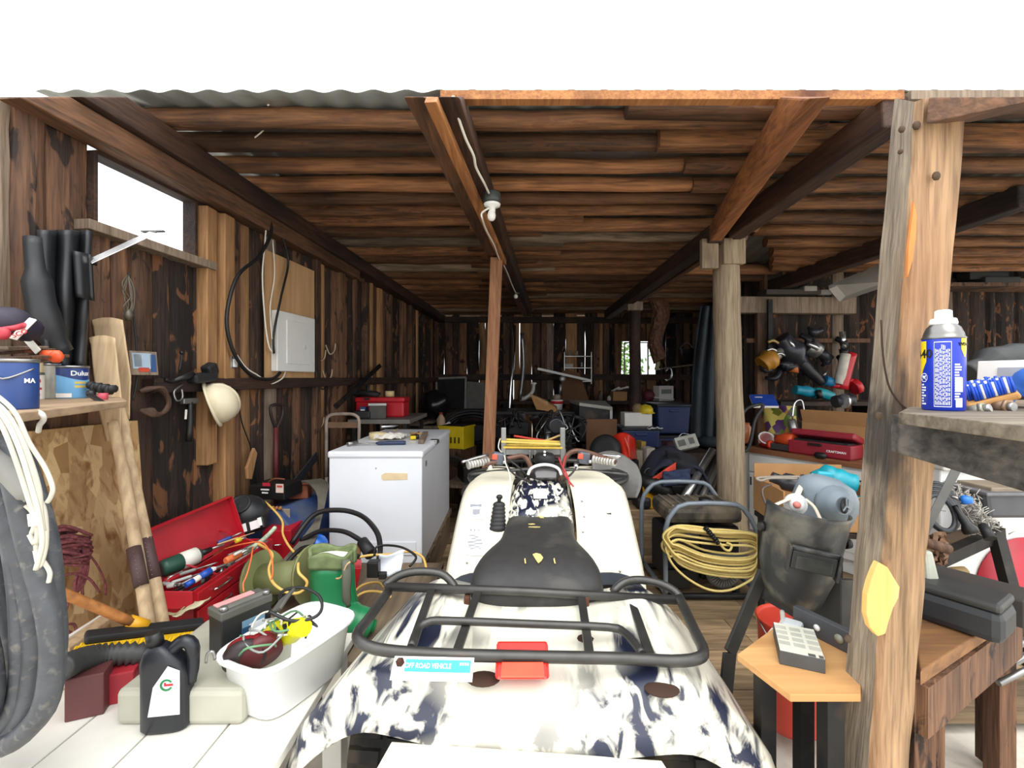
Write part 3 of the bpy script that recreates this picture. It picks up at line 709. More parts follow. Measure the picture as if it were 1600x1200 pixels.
# bundle of stakes resting on the rack rail
for i, (x0, y0, x1, y1, mcol, lab, Y) in enumerate((
 (781,686,881,691,'#d9bd55','yellow wooden stake lying topmost across the quad rack uprights',2.82),(783,690,880,694,'#dcc061','yellow wooden stake second from the top on the quad rack',2.78),(785,695,880,696,'#d2b44c','yellow wooden stake third from the top on the quad rack',2.82),(786,699,879,700,'#caa845','yellow wooden stake lowest of the yellow ones on the quad rack',2.77),
 (803,681,872,690,'#c23a2e','bright red thin rod slanting above the yellow stakes',2.86),(787,702,880,703,'#b8482e','orange red rod under the yellow stakes',2.83),(845,690,875,680,'#b89a62','short pale stake tilted up across the bundle',2.84))):
    mb = MB(); a, b = P(x0,y0,Y), P(x1,y1,Y+.02); (mb.tube([a, (a+b)/2+V((0,0,-.004)), b], .0065, 8, sm=3) if i > 3 else mb.beam(a, b, .016, .012)); solo('stake', mb, M(mcol, .6, 0, .12, 20), lab, 'stake', 'stakes on the quad rack', bev=.002 if i < 4 else 0)
# ---------------------------------------------------------------- left wall: things hung on it and the shelf
def wall_frame(p): return FACE(p, (1,-.1,0))                                  # x runs along the wall into the shed is -x here; z points into the room
nW = V((1,-.1,0)).normalized(); dW = V((.1,1,0)).normalized()
m_ply = wood('plywood', '#a57f55', '#c9a173', 2, 5, dark='#8a6540', darkamt=.2, bmp=.1)
# plywood panel and breaker box
a, b = W(414,390,.075), W(490,412,.075)
mb = MB(); z0, z1 = 1.475, a.z; c = (a+b)/2; L_ = (b-a).length
mb.box((c.x, c.y, (z0+z1)/2), (.015, (V((b.x-a.x,b.y-a.y,0))).length, z1-z0), (0,0,-WANG))
solo('plywood_sheet', mb, m_ply, 'bare plywood sheet on the left wall carrying the breaker panel', 'panel', bev=.002)
a, b = W(424,488,.09), W(484,495,.09); wd = V((b.x-a.x,b.y-a.y,0)).length; z1 = (a.z+b.z)/2; z0 = W(424,580,.09).z; cy = (a+b)/2
t = thing('breaker_panel', 'white electrical breaker panel with a closed door on plywood', 'breaker panel', V((cy.x,cy.y,z0)), -WANG)
Tm = RT((cy.x,cy.y,z0), -WANG); h = z1-z0; m_pan = M('#dcdcd6', .4, 0, .03)
mb = MB(Tm); mb.box((.02,0,h/2), (.05,wd,h)); part('cover', mb, m_pan, t, .006)
mb = MB(Tm); mb.box((.047,.012,h*.5), (.008,wd*.62,h*.74)); d = part('door', mb, m_pan, t, .004)
mb = MB(Tm); mb.box((.053,wd*.18,h*.44), (.008,.02,.032)); part('latch', mb, M('#bdbdb6', .4), d, .002)
# black cable loop, grey and white wires
def cable(name, pts, r, mat, lab, cat='cable', sm=5, group=None, seg=8):
    mb = MB(); mb.tube(pts, r, seg, sm=sm); return solo(name, mb, mat, lab, cat, group)
cable('power_cable', [W(418,335,.1), W(424,362,.14), W(405,400,.14), W(372,430,.14), W(356,480,.13), W(356,520,.13), W(370,560,.13), W(395,588,.12), W(425,592,.12), W(438,582,.12)], .011, m_cordk, 'thick black power cable looping from the wall plate to the breaker panel')
cable('power_cable', [W(432,352,.12), W(446,385,.12), W(450,415,.11), W(440,460,.13), W(428,520,.14), W(428,552,.135)], .008, m_cordk, 'thinner black cable hanging in front of the breaker panel')
cable('wire', [W(396,330,.1), W(414,345,.11), W(414,380,.11), W(410,430,.1), W(414,500,.11), W(420,540,.12), W(428,553,.13)], .005, m_cordw, 'white wire hanging down the left edge of the plywood panel')
cable('wire', [W(426,375,.1), W(429,430,.1), W(422,480,.1), W(425,530,.135)], .004, m_cordw, 'second white wire crossing the front of the breaker panel')
cable('wire', [W(370,555,.07), W(385,575,.08), W(405,588,.09), W(420,600,.09), W(440,592,.1), W(446,580,.1)], .005, m_cordw, 'white wire sagging from the outlet box to below the breaker panel')
for i, (x, y) in enumerate(((430,155),(410,205))):
    p = P(x-12,y+10,2.3+.2*i); cable('wire', [p, P(x,y,2.3+.2*i), P(x+6,y-8,2.32+.2*i), P(x-2,y-12,2.4+.2*i)], .004, m_cordw, ('short white wire end curling out between the first two roof logs','short white wire end curling out by the second roof log')[i])
mb = MB(); p = W(359,566,.06); mb.bm.transform(Matrix()); 
t = thing('outlet_box', 'open metal outlet box with white socket beside the black cable', 'outlet', p, -WANG); T_ = RT(p, -WANG)
mb = MB(T_); mb.box((.01,0,0), (.045,.062,.075)); part('box', mb, m_steel, t, .004); mb = MB(T_); mb.box((.035,0,-.005), (.012,.03,.05)); part('socket', mb, m_white, t, .003)
# silver folding bracket across the window
mb = MB(); a, b = W(140,409,.16), P(243,362,2.05); mb.beam(a, b, .03, .004, up=(.3,-.8,.6)); br = mb
t = thing('metal_strut', 'silver perforated metal strut slanting across the left window', 'bracket', a)
part('strut', mb, m_alu, t, .0015)
mb = MB(); mb.beam(P(222,362,2.05), P(256,361,2.05), .02, .006); part('end_plate', mb, m_alu, t, .001)
mb = MB(); mb.beam(W(115,402,.1), W(152,413,.15), .035, .01); part('hinge_plate', mb, m_black, t, .001)
# black rubber waders hanging
def drape(x0, x1, y0, y1, off, folds, amp, flare=.15):
    def fn(u, v):
        px = x0+(x1-x0)*(u+(u-.5)*flare*v); py = y0+(y1-y0)*v
        return W(px, py, off+amp*math.sin(u*folds*2*PI+1.3*v)+.03*noise.noise(V((u*3, v*3, 1))))
    return fn
mb = MB(); mb.grid(drape(62,140,360,572,.12,2.2,.035,-.25), 30, 24)
t = thing('rubber_coat', 'black rubber coat hanging under the left window above the shelf', 'coat', W(100,575,.1))
m_coat = M('#222427', .5, 0, .2, 6, '#3b3d3e', .3, 4); part('body', mb, m_coat, t, solid=.02)
mb = MB(); mb.grid(lambda u, v: W(116+26*u+4*v, 392+72*v+6*u, .17+.015*math.sin(u*6)), 8, 10); part('flap', mb, m_coat, t, solid=.012)
mb = MB(); mb.tube([W(52,372,.12), W(58,440,.14), W(72,505,.15), W(95,550,.16)], [.03,.045,.05,.04], 10, sm=4); part('sleeve', mb, m_coat, t)
# bunch of wire on a nail
mb = MB(); RR = random.Random(5)
for i in range(7):
    x = 199+RR.uniform(-3,3); mb.tube([W(200,430,.07), W(x+RR.uniform(-12,10),445+RR.uniform(0,20),.09), W(x+RR.uniform(-8,8),470+RR.uniform(0,12),.09), W(x,490+RR.uniform(0,12),.08)], .0028, 5, sm=4)
mb.ball(W(200,492,.08), (.02,.02,.035), 8)
solo('wire_hank', mb, M('#6e675c', .5, .5), 'tangled hank of thin wire hanging on a nail above the oar blades', 'wire')
cable('cord', [W(201,425,.06), W(207,480,.06), W(213,540,.07), W(214,590,.09), W(208,625,.1)], .004, m_cordk, 'thin black cord hanging straight down behind the oar blades')
# wall shelf
zS = 1.425
fr0 = PZ(-40,652.5,zS); fr1 = PZ(199,626,zS)
bk0, bk1 = wl(1.25,.045,zS), wl(2.15,.045,zS)
t = thing('paint_shelf', 'rough wooden wall shelf holding paint cans beside the oars', 'shelf', (fr0+bk1)/2)
mb = MB(); dz = V((0,0,-.022)); mb.hexa([bk0+dz, fr0+dz, fr1+dz, bk1+dz, bk0, fr0, fr1, bk1]); part('board', mb, wood('shelf_board', '#7d6750', '#a98f70', 1, 12, dark='#54432f', darkamt=.3), t, .003)
mb = MB(); mb.tube([P(60,644,1.1), P(66,648,1.1), P(68,656,1.12), P(62,664,1.16), P(60,674,1.2)], .006, 8, sm=3); part('bracket', mb, m_white, t)
def can(p, r, h, mats, name, lab, cat, rim=True, seg=24, parts=(), lid=True):
    t = thing(name, lab, cat, p); T_ = Matrix.Translation(p)
    mb = MB(T_); mb.lathe([(r*.97,0),(r,.004),(r,h-.004),(r*.97,h)], seg=seg); part('body', mb, mats[0], t)
    if rim:
        mb = MB(T_); mb.lathe([(r*.9,h-.003),(r*1.03,h-.005),(r*1.03,h+.003),(r*.96,h+.004),(r*.93,h-.003)], seg=seg); part('rim', mb, m_steel, t)
    return t, T_
# big blue can
p = PZ(-2,641,zS)+V((0,.04,0))
t, T_ = can(p, .040, .12, [M('#26427c', .4, 0, .15, 8, '#3c4c66', .3, 6)], 'paint_can', 'tall dark blue paint can at the left end of the shelf', 'paint can')
mb = MB(); mc = V((0,-1,0)); dirc = (V((0,0,CZ))-p); dirc.z = 0; dirc.normalize()
def onlabel(T_, r, ang, z): # frame on a can's side, facing ang
    return T_ @ Matrix.Rotation(ang,4,'Z') @ FACE((r,0,z),(1,0,0))
ang = math.atan2(dirc.y, dirc.x)
text(mb, 'MA', .016, onlabel(T_, .0424, ang+.55, .07), .0424); part('lettering', mb, m_white, t)
mb = MB(T_); mb.tube([(.042,0,.1),(.016,-.045,.075),(-.036,-.022,.1)], .0025, 6, sm=5); part('bail', mb, m_steel, t)
# white can with red lettering
p = P(54,0,1.66); p.z = zS
t, T_ = can(p, .026, .094, [m_paper], 'glue_can', 'white can with red lettering between the two blue cans', 'can', seg=24)
ang = math.atan2(-p.y, -p.x)
mb = MB(); text(mb, 'Stin', .025, onlabel(T_, .0264, ang-.05, .07), .0264); part('lettering', mb, m_redpl, t)
mb = MB(); mb.grid(lambda u, v: T_ @ V((.0266*math.cos(ang+(u-.5)*1.1), .0266*math.sin(ang+(u-.5)*1.1), .018+.018*(v-.5)*math.sin(PI*min(.95,max(.05,u)))*2)), 14, 2); part('oval_mark', mb, m_redpl, t)
mb = MB(); mb.grid(lambda u, v: T_ @ V((.0266*math.cos(ang+(u-.5)*1.5), .0266*math.sin(ang+(u-.5)*1.5), .036+.008*v)), 14, 1); part('stripe', mb, m_redpl, t)
p = P(60,0,1.78); p.z = zS; t, T_ = can(p, .026, .15, [M('#c8b98c', .3, 0, .2, 20)], 'jar', 'jar of pale fittings standing behind the white can with red lettering', 'jar')
p = P(82,0,1.76); p.z = zS; t, T_ = can(p, .024, .13, [M('#8d8a80', .3, 0, .25, 20)], 'jar', 'dim grey glass jar left of the light blue paint can', 'jar')
# light blue can
p = P(112,0,1.8); p.z = zS; r = .051
t, T_ = can(p, r, .122, [M('#6aa6d2', .4, 0, .06)], 'paint_can', 'light blue paint can with navy top band and a white brand word', 'paint can', seg=36)
ang = math.atan2(-p.y, -p.x)
mb = MB(); mb.grid(lambda u, v: T_ @ V((r*1.006*math.cos(ang+(u-.5)*3), r*1.006*math.sin(ang+(u-.5)*3), .080+.010*math.sin(u*5+1)+v*(.038-.010*math.sin(u*5+1)))), 24, 2); part('top_band', mb, M('#1c3470', .4), t)
mb = MB(); text(mb, 'Dulux', .026, onlabel(T_, r*1.012, ang+.55, .096), r*1.01); part('lettering', mb, m_white, t)
mb = MB()
for k in range(2): mb.grid(lambda u, v: T_ @ V((r*1.006*math.cos(ang+.15+u*.75), r*1.006*math.sin(ang+.15+u*.75), .056-.015*k+.009*v)), 10, 1)
part('label_print', mb, M('#c8b25a', .5), t)
mb = MB(); mb.grid(lambda u, v: T_ @ V((r*1.006*math.cos(ang-1.1+u*1.1), r*1.006*math.sin(ang-1.1+u*1.1), .004+.016*v)), 10, 1); part('label_patch', mb, m_paper, t)
# bits on the shelf
mb = MB(); p = P(160,608,2.3); p.z = zS+.05
for i in range(7): mb.ball(P(143+i*5.6,602+i*.9+(3 if i%2 else 0),1.8), (.014,.022,.018+.004*(i%2)), 10)
solo('coiled_lead', mb, m_dkrub, 'black coiled lead lying at the right end of the shelf', 'lead')
mb = MB(); mb.tube([P(140,617,1.6), P(152,624,1.57), P(165,632,1.54)], .008, 8, sm=3); mb.ball(P(142,615,1.6), .014, 10)
t = solo('clamp', mb, m_black, 'black spring clamp with drooping handle at the shelf edge', 'clamp')
mb = MB(); p = P(161,0,1.66); p.z = zS; mb.lathe([(.013,0),(.015,.003),(.015,.022),(.012,.024)], Matrix.Translation(p), 14); solo('tape_roll', mb, M('#b9495a', .5), 'small pink tape roll on the shelf beside the black clamp', 'tape')
for i, (x0, y0, x1, y1, Y0, Y1) in enumerate(((0,562,98,556,1.2,1.7),(0,569,90,562,1.25,1.75),(0,552,84,546,1.3,1.78),(20,544,70,543,1.35,1.66))):
    mb = MB(); mb.beam(P(x0-15,y0,Y0), P(x1,y1,Y1), .04-.006*i, .010); solo('wooden_lath', mb, m_greyw if i%2 else m_slab, ('grey slat lowest of the slats resting on the cans','second slat up on top of the shelf cans','third slat up on top of the shelf cans','shortest top slat beside the dark shoe')[i], 'slat', bev=.002)
t = thing('chalk_reel', 'orange round handle end sticking out over the shelf cans', 'handle', P(85,560,1.6)); mb = MB(); mb.cyl(P(70,553,1.6), P(88,557,1.55), .014, .02, 18); mb.ball(P(88,557,1.55), (.021,.016,.023), 14); part('body', mb, M('#d8552a', .4), t)
# dark shoe with a white strap
t = thing('boot', 'dark boot with red trim and a white strap on the upper shelf things', 'boot', P(25,530,1.4))
mb = MB(); mb.tube([P(-12,500,1.36), P(15,503,1.38), P(38,512,1.42), P(50,520,1.46)], [.042,.046,.04,.022], 12, sm=3); part('upper', mb, M('#2a2433', .6, 0, .2, 20), t)
mb = MB(); mb.beam(P(20,530,1.32), P(52,498,1.36), .022, .005, up=(0,-1,0)); o = part('strap', mb, m_paper, t, .002)
mb = MB(); text(mb, 'SCO', .018, FACE(P(31,521,1.315), (.35,-.9,.1), (-.5,0,.8)), 0); part('lettering', mb, m_redpl, o)
mb = MB(); mb.tube([P(5,515,1.30), P(25,512,1.31), P(42,507,1.36)], .008, 8, sm=3); mb.ball(P(2,521,1.29), (.025,.014,.021), 10); part('trim', mb, M('#b2323f', .5), t)
mb = MB(); mb.beam(P(38,525,1.46), P(60,550,1.46), .022, .005, up=(0,-1,0)); part('strap_end', mb, m_paper, t, .002)
# oars leaning on the wall
m_oar = wood('oar_wood', '#9c8262', '#c4ab87', 2, 12, dark='#7d6446', darkamt=.3, bmp=.25)
m_leather = M('#4a3533', .6, 0, .2, 14)
def oar(name, lab, pts, blade_px, w0, w1, Yb, Yt, collar):
    t = thing(name, lab, 'oar', pts[-1])
    mb = MB(); mb.tube(pts, [.019,.022,.022,.022,.021], 12, sm=4); part('shaft', mb, m_oar, t)
    # flat blade
    mb = MB(); (xa, ya), (xb, yb) = blade_px
    def fn(side):
        def f(u, v):
            y = ya+(yb-ya)*v; x = xa+(xb-xa)*v; Yd = Yt+(Yb-Yt)*v
            hw = w0 if v < .6 else w0+(w1-w0)*((v-.6)/.4)**.8
            th = .006+.012*math.exp(-((u-.5)/.14)**2)*(.35+.65*v)
            return P(x+(u-.5)*2*hw, y+(4*math.sin(PI*u) if v == 0 else 0)*-1, Yd)+nW*th*side+V((0,-1,0))*0
        return f
    n = 12; A = [[mb._v(fn(1)(i/n, j/16)) for i in range(n+1)]+[mb._v(fn(-1)(i/n, j/16)) for i in range(n,-1,-1)] for j in range(17)]
    mb.skin(A); part('blade', mb, m_oar, t)
    a, b = collar; mb = MB(); mb.tube([a, (a+b)/2, b], .0238, 14); c = part('leather_collar', mb, m_leather, t)
    mb = MB(); d = (b-a)
    for i in range(9): mb.ball(a+d*(i+.5)/9+V((.014,-.021,0)), .003, 6)
    part('tack', mb, m_steel, c)
def oarpts(*px): return [P(*q_) for q_ in px]
oar('oar', 'wooden oar with the higher blade, leaning rightmost against the left wall', oarpts((190,640,1.99),(203,720,1.93),(219,800,1.87),(236,880,1.81),(252,962,1.74))+[P(259,1001,1.71)], ((167,500),(190,655)), 23, 11, 1.98, 2.04, (P(227.5,842,1.84),P(241,905,1.79)))
oar('oar', 'wooden oar with the lower blade, leaning in front of the other oar', oarpts((176,660,1.90),(189,720,1.87),(203,800,1.82),(217,880,1.76),(230,965,1.69))+[P(236,1006,1.66)], ((159,528),(177,690)), 19, 10, 1.9, 1.95, (P(209,856,1.765),P(221,915,1.715)))
# osb sheet leaning on the wall under the shelf
m, t_, b_ = nodes('osb_board'); vo = N(t_, 'ShaderNodeTexVoronoi'); vo.inputs['Scale'].default_value = 1; t_.links.new(coords(t_, (22,22,9), (.5,.4,.3)), vo.inputs['Vector'])
g = nse(t_, coords(t_, (9,9,4), (.3,.8,.6)), 2, 5, 1.5); sepc = N(t_, 'ShaderNodeSeparateColor'); t_.links.new(vo.outputs['Color'], sepc.inputs[0])
c1 = mixc(t_, sepc.outputs[0], lin('#a07a4c'), lin('#d8b988')); c2 = mixc(t_, ramp(t_, g, .5, .7), c1, lin('#8a5f35')); t_.links.new(c2, b_.inputs['Base Color']); b_.inputs['Roughness'].default_value = .7; m_osb = m
bump(t_, b_, sepc.outputs[1], .3, .004)
mb = MB(); a, b = wl(1.3,.07,1.3), wl(2.22,.07,1.3); c, d = wl(2.22,.16,.1), wl(1.3,.16,.1); k = nW*.012
mb.hexa([d-k, d+k, c+k, c-k, a-k, a+k, b+k, b-k]); solo('osb_sheet', mb, m_osb, 'sheet of strand board leaning on the left wall below the shelf', 'board', bev=.002)
# red hank of braided rope hanging on the sheet
t = thing('rope_hank', 'hank of dark red braided rope hanging on the strand board', 'rope', W(105,900,.3)); RR = random.Random(11)
mb = MB()
for i in range(44):
    y = 838+RR.uniform(-6,38); x0, x1 = 58+RR.uniform(-8,8), 132+RR.uniform(-14,14)
    mb.tube([W(x0,y+RR.uniform(-6,22),.26+RR.uniform(-.03,.04)), W((x0+x1)/2,y+RR.uniform(-12,10),.27+RR.uniform(-.03,.04)), W(x1,y+RR.uniform(-5,12),.26+RR.uniform(-.03,.04))], .0062, 6, sm=4)
for i in range(7):
    x = 126+RR.uniform(-5,12); mb.tube([W(x,840,.27), W(x+RR.uniform(-2,10),870,.27), W(x-RR.uniform(0,8),905,.27), W(x-RR.uniform(4,20),930,.26)], .005, 6, sm=4)
part('coil', mb, m_rope, t)
mb = MB(); mb.tube([W(85,905,.27), W(115,896,.28), W(140,905,.28), W(155,925,.28)], .005, 6, sm=4); mb.tube([W(125,850,.27), W(150,880,.26), W(164,910,.26), W(165,930,.26)], .004, 6, sm=4); mb.tube([W(110,930,.26), W(102,960,.26), W(105,985,.26), W(118,988,.26), W(115,975,.26), W(95,978,.26)], .005, 6, sm=4); part('loose_end', mb, m_rope, t)
mb = MB(); mb.beam(W(100,830,.28), W(95,848,.26), .012, .012); part('hook', mb, m_black, t)
# things on the girt: picture, glove-like battery tool, hat, hammer and strap
p = W(224,583,.11); t = thing('picture', 'small framed colour print propped on the left girt', 'picture', V((p.x,p.y,1.5)), -WANG)
Tp = FACE(V((p.x,p.y,1.575)), (1,-.25,.12)); mb = MB(); mb.box((0,0,0), (.13,.115,.012)); mb.bm.transform(Tp); part('frame', mb, m_greyw, t, .002)
for (cx, cy, sx, sy, col) in ((-.01,.01,.09,.075,'#9fb3c4'),(.042,.0,.028,.085,'#2f4f7e'),(-.005,-.032,.05,.02,'#c2492e'),(-.03,.012,.035,.06,'#d5d8d4')):
    mb = MB(); mb.box((cx,cy,.007), (sx,sy,.002)); mb.bm.transform(Tp); part('print', mb, M(col, .4), t)
t = thing('power_tool', 'black cordless tool with its strap lying on the left girt', 'tool', W(308,607,.12)); 
mb = MB(); mb.box(W(316,590,.12), (.07,.16,.05), (.1,.1,-WANG)); mb.box(W(328,578,.12), (.06,.07,.07), (.5,.1,-WANG)); part('body', mb, m_dkrub, t, .012)
mb = MB(); mb.tube([W(300,585,.12), W(285,590,.12), W(270,595,.1), W(257,593,.1)], [.02,.016,.013,.01], 8, sm=3); part('handle', mb, m_black, t)
mb = MB(); mb.tube([W(280,580,.1), W(283,565,.1), W(284,552,.1)], .005, 6, sm=3); mb.ball(W(284,551,.1), .012, 8); part('cord', mb, m_black, t)
mb = MB(); mb.tube([W(285,600,.1), W(272,612,.11), W(276,626,.12), W(285,622,.12), W(284,608,.11)], .005, 6, sm=4); part('ring', mb, m_steel, t)
t = thing('leather_strap', 'dark coiled leather strap hanging under the girt beside the oars', 'strap', W(240,650,.12)); mb = MB()
for i in range(6): mb.tube([W(218+i,612,.1), W(235+i*4,606,.11+.006*i), W(262,618+i*3,.12), W(262-i*3,640+i*2,.12), W(240,650-i*2,.12), W(218+i*2,640,.1)], .009, 6, sm=4)
part('coil', mb, M('#4a3527', .7, 0, .2, 14), t)
t = thing('claw_hammer', 'black handled hammer hanging below the girt near the helmet', 'hammer', W(294,690,.1)); mb = MB(); mb.tube([W(297,628,.1), W(297,655,.1), W(295,690,.1)], [.014,.016,.018], 8, sm=2); part('handle', mb, m_black, t)
mb = MB(); mb.beam(W(284,627,.1), W(308,626,.1), .025, .03); part('head', mb, m_steel, t, .004); mb = MB(); mb.beam(W(291,640,.125), W(290,655,.125), .006, .008); part('grip_stripe', mb, m_paper, t)
# hard hat
p = W(350,630,.16); t = thing('hard_hat', 'dirty cream hard hat hanging tilted under the left girt', 'hard hat', V((p.x,p.y,1.3)))
m_hat = M('#d9cfb2', .5, 0, .08, 8, '#5e4a30', .22, 9)
Th = FACE(p+V((-.03,-.02,0)), (.85,.42,.3), (.25,0,1)) @ Matrix.Rotation(.35,4,'Z')
mb = MB(Th); mb.lathe([(.118,-.02),(.116,.02),(.1,.065),(.07,.095),(.03,.108),(0,.11)], None, 28, .88, 1.05); s_ = part('shell', mb, m_hat, t)
mb = MB(Th); mb.lathe([(.108,-.024),(.135,-.026),(.132,-.016),(.114,-.012)], None, 28, .88, 1.05); part('brim', mb, m_hat, t)
mb = MB(Th); mb.tube([(0,-.115,.03),(0,-.09,.08),(0,-.03,.108),(0,.04,.106),(0,.095,.07),(0,.118,.02)], .008, 8, sm=3); part('ridge', mb, m_hat, t)
# orange wooden hook-thing, spade, hanging strap lines
mb = MB(); a = W(390,722,.1); mb.prism([(-.04,-.1),(0,-.11),(.025,-.03),(.05,.05),(.02,.09),(0,.06),(-.02,.02),(-.05,-.03)], FACE(a, nW, (.2,0,1)), .02); mb2 = mb
solo('saw_handle', mb, m_orange, 'orange wooden saw handle hanging on the left wall below the hat', 'handle', bev=.003)
t = thing('spade', 'spade standing on the left wall with dark red shaft and grip', 'spade', V((W(430,760,.12).x,W(430,760,.12).y,FZ)))
mb = MB(); mb.tube([W(431,668,.1), W(431,760,.13)], .018, 10); mb.tube([W(431,760,.13), W(430,870,.2)], .016, 10); part('shaft', mb, M('#5b1f20', .6, 0, .25, 12, '#2b1a18', .4, 6), t)
mb = MB(); mb.tube([W(431,670,.1), W(424,650,.1), W(424,634,.1), W(440,634,.1), W(441,650,.1), W(432,670,.1)], .011, 8, sm=3); part('grip', mb, M('#2a1c1c', .6), t)
mb = MB(); a = W(430,860,.2); mb.prism([(-.1,0),(.1,0),(.1,-.16),(.04,-.24),(-.04,-.24),(-.1,-.16)], FACE(a, nW, (0,0,1)), .004); part('blade', mb, m_dksteel, t)
cable('cord', [W(370,610,.07), W(378,660,.07), W(392,700,.06), W(404,760,.07)], .004, m_cordk, 'thin dark cord slanting down the wall right of the hard hat')
for i in range(7):
    x, y = ((500,555),(510,585),(492,540),(515,545),(538,560),(503,600),(497,660))[i]
    mb = MB(); mb.tube([W(x-6,y-6,.05), W(x,y+8,.06), W(x+7,y+4,.06), W(x+9,y-8,.06)], .006, 6, sm=4); solo('wall_hook', mb, M('#b9ab90', .6) if i not in (4,5) else m_dkrub, ('pale curled hook right of the breaker panel, topmost of three','pale bent wire hook just above the left girt','pale hook nearest the breaker panel edge','curled pale hook beside the orange board','dark tangle of wire hung on the wall between two studs','dark bent wire hanging at the girt','long pale wire loop hanging below the girt')[i], 'hook')
mb = MB(); mb.beam(W(445,775,.2), W(495,712,.12), .07, .012, up=nW); solo('belt', mb, M('#2b2f38', .8, 0, .2, 14), 'wide black webbing belt draped on the wall left of the freezer', 'belt', bev=.003)
# ---------------------------------------------------------------- left foreground heap
m_low = wood('low_bench', '#5d4f3f', '#85735b', 1, 10, dark='#3c3127', darkamt=.4)
def slatbench(name, lab, x0, x1, y0, y1, z, mat=None):
    mat = mat or m_low
    t = thing(name, lab, 'bench', ((x0+x1)/2, (y0+y1)/2, FZ if y0 > 1.95 else .02)); n = 5; w_ = (x1-x0)/n
    for i in range(n):
        mb = MB(); mb.box((x0+w_*(i+.5), (y0+y1)/2, z-.015), (w_*.97, y1-y0, .03)); part('slat', mb, mat, t, .003)
    for x in (x0+.06, x1-.06):
        for y in (y0+.06, y1-.06):
            b_ = FZ if y > 1.95 else .02
            mb = MB(); mb.box((x, y, (b_+z-.03)/2), (.07, .07, z-.03-b_)); part('leg', mb, mat, t, .003)
    return t
zA, zB = .52, .36
slatbench('plank_bench', 'low white painted bench under the battery, oil bottle and white tub', -1.62, -.60, 1.08, 1.78, zA, M('#d9d6cc', .7, 0, .08, 6))
slatbench('plank_bench', 'lower plank bench under the red toolbox and green boot', -1.72, -.42, 1.86, 2.86, zB)
# grey tool case with a battery on it
c = P(372,1010,1.5); t = thing('tool_case', 'grey plastic tool case lying under the black battery', 'case', (c.x,1.5,zA)); zc = .625
mb = MB(); mb.box((-.94,1.5,zA+.05), (.36,.40,.1)); part('body', mb, M('#aba999', .55, 0, .08, 9), t, .015)
mb = MB(); mb.tube([P(322,1035,1.30), P(324,1022,1.29), P(333,1018,1.29), P(336,1030,1.3)], .004, 6, sm=3); part('handle', mb, m_steel, t)
# battery
c = V((-.90,1.53,zc)); T_ = RT(c, math.radians(58)); t = thing('car_battery', 'black lead battery with a red and a white top strip', 'battery', c, math.radians(58))
mb = MB(T_); mb.box((0,0,.058), (.16,.08,.115)); part('body', mb, M('#1c1d1f', .45, 0, .2, 10, '#4c4b48', .25, 8), t, .004)
mb = MB(T_); mb.box((0,0,.128), (.166,.088,.026)); part('lid', mb, M('#55554f', .5, 0, .12, 10), t, .004)
mb = MB(T_); mb.box((-.01,.02,.143), (.12,.028,.006)); part('top_strip', mb, M('#d89a98', .5), t, .002); mb = MB(T_); mb.box((0,-.018,.143), (.15,.022,.006)); part('top_strip', mb, M('#6d6d66', .5), t, .002)
for x in (-.068,.068):
    mb = MB(T_); mb.cyl((x,-.03,.14), (x,-.03,.156), .011, seg=12); part('terminal', mb, m_steel, t)
for i, (x, z, w_, h_, cl) in enumerate(((.02,.06,.075,.055,'#6f94ae'),(.03,.055,.05,.03,'#e0e4e6'),(-.005,.05,.03,.03,'#2b4a6a'))):
    mb = MB(T_); mb.box((x,-.0405-.0004*i,z), (w_,.001,h_)); part('sticker', mb, M(cl, .4), t)
# oil bottle
c = P(262,1120,1.3); c.z = zA; T_ = RT(c, .15); t = thing('oil_bottle', 'black oil bottle with white label and green and red roundel', 'bottle', c, .15)
m_oil = M('#191c22', .35, 0, .1)
mb = MB(T_); secs_ = [(.0,.055,.03),(.01,.062,.036),(.15,.062,.036),(.19,.055,.034),(.22,.036,.028),(.235,.02,.02)]; rg = []
for z, a, b in secs_: rg.append([mb._v((-.0+ (0 if z < .16 else (z-.16)*-.35)+a*math.copysign(abs(math.cos(2*PI*k/20))**.6,math.cos(2*PI*k/20)), b*math.copysign(abs(math.sin(2*PI*k/20))**.6,math.sin(2*PI*k/20)), z)) for k in range(20)])
mb.skin(rg); part('body', mb, m_oil, t)
mb = MB(T_); mb.cyl((-.03,0,.232), (-.036,0,.268), .021, .0205, 18); part('cap', mb, m_black, t)
mb = MB(T_); mb.tube([(.0,0,.2),(.035,0,.235),(.062,0,.225),(.066,0,.17),(.06,0,.12)], [.018,.018,.018,.016,.014], 10, sm=3); part('handle', mb, m_oil, t)
mb = MB(T_); mb.prism([(-.035,-.06),(.045,-.06),(.045,.06),(.015,.075),(-.022,.02)], FACE((.005,-.0365,.105),(0,-1,0)) if False else Matrix.Translation((.005,-.0365,.115)) @ Matrix.Rotation(PI/2,4,'X'), .001); lb = part('label', mb, M('#dcdee0', .4), t)
Mo = Matrix.Translation((.018,-.0385,.14)) @ Matrix.Rotation(PI/2,4,'X')
mb = MB(T_); mb.lathe([(.0175,0),(.0175,.0006),(0,.0006)], Mo, 24); part('emblem', mb, m_white, lb)
mb = MB(T_)
rr = [.0165,.011]; vs = [[mb._v(Mo @ V((r_*math.cos(a),r_*math.sin(a),.0012))) for a in [.5+k*(2*PI-1.0)/20 for k in range(21)]] for r_ in rr]
for k in range(20): mb._f([vs[0][k],vs[0][k+1],vs[1][k+1],vs[1][k]])
part('emblem_ring', mb, M('#12804a', .4), lb)
mb = MB(T_); mb.prism([(-.006,-.003),(.0165,-.003),(.0165,.003),(-.001,.003),(-.001,.007),(-.006,.007)], Mo @ Matrix.Translation((0,0,.0008)), .0006); part('emblem_bar', mb, m_redpl, lb)
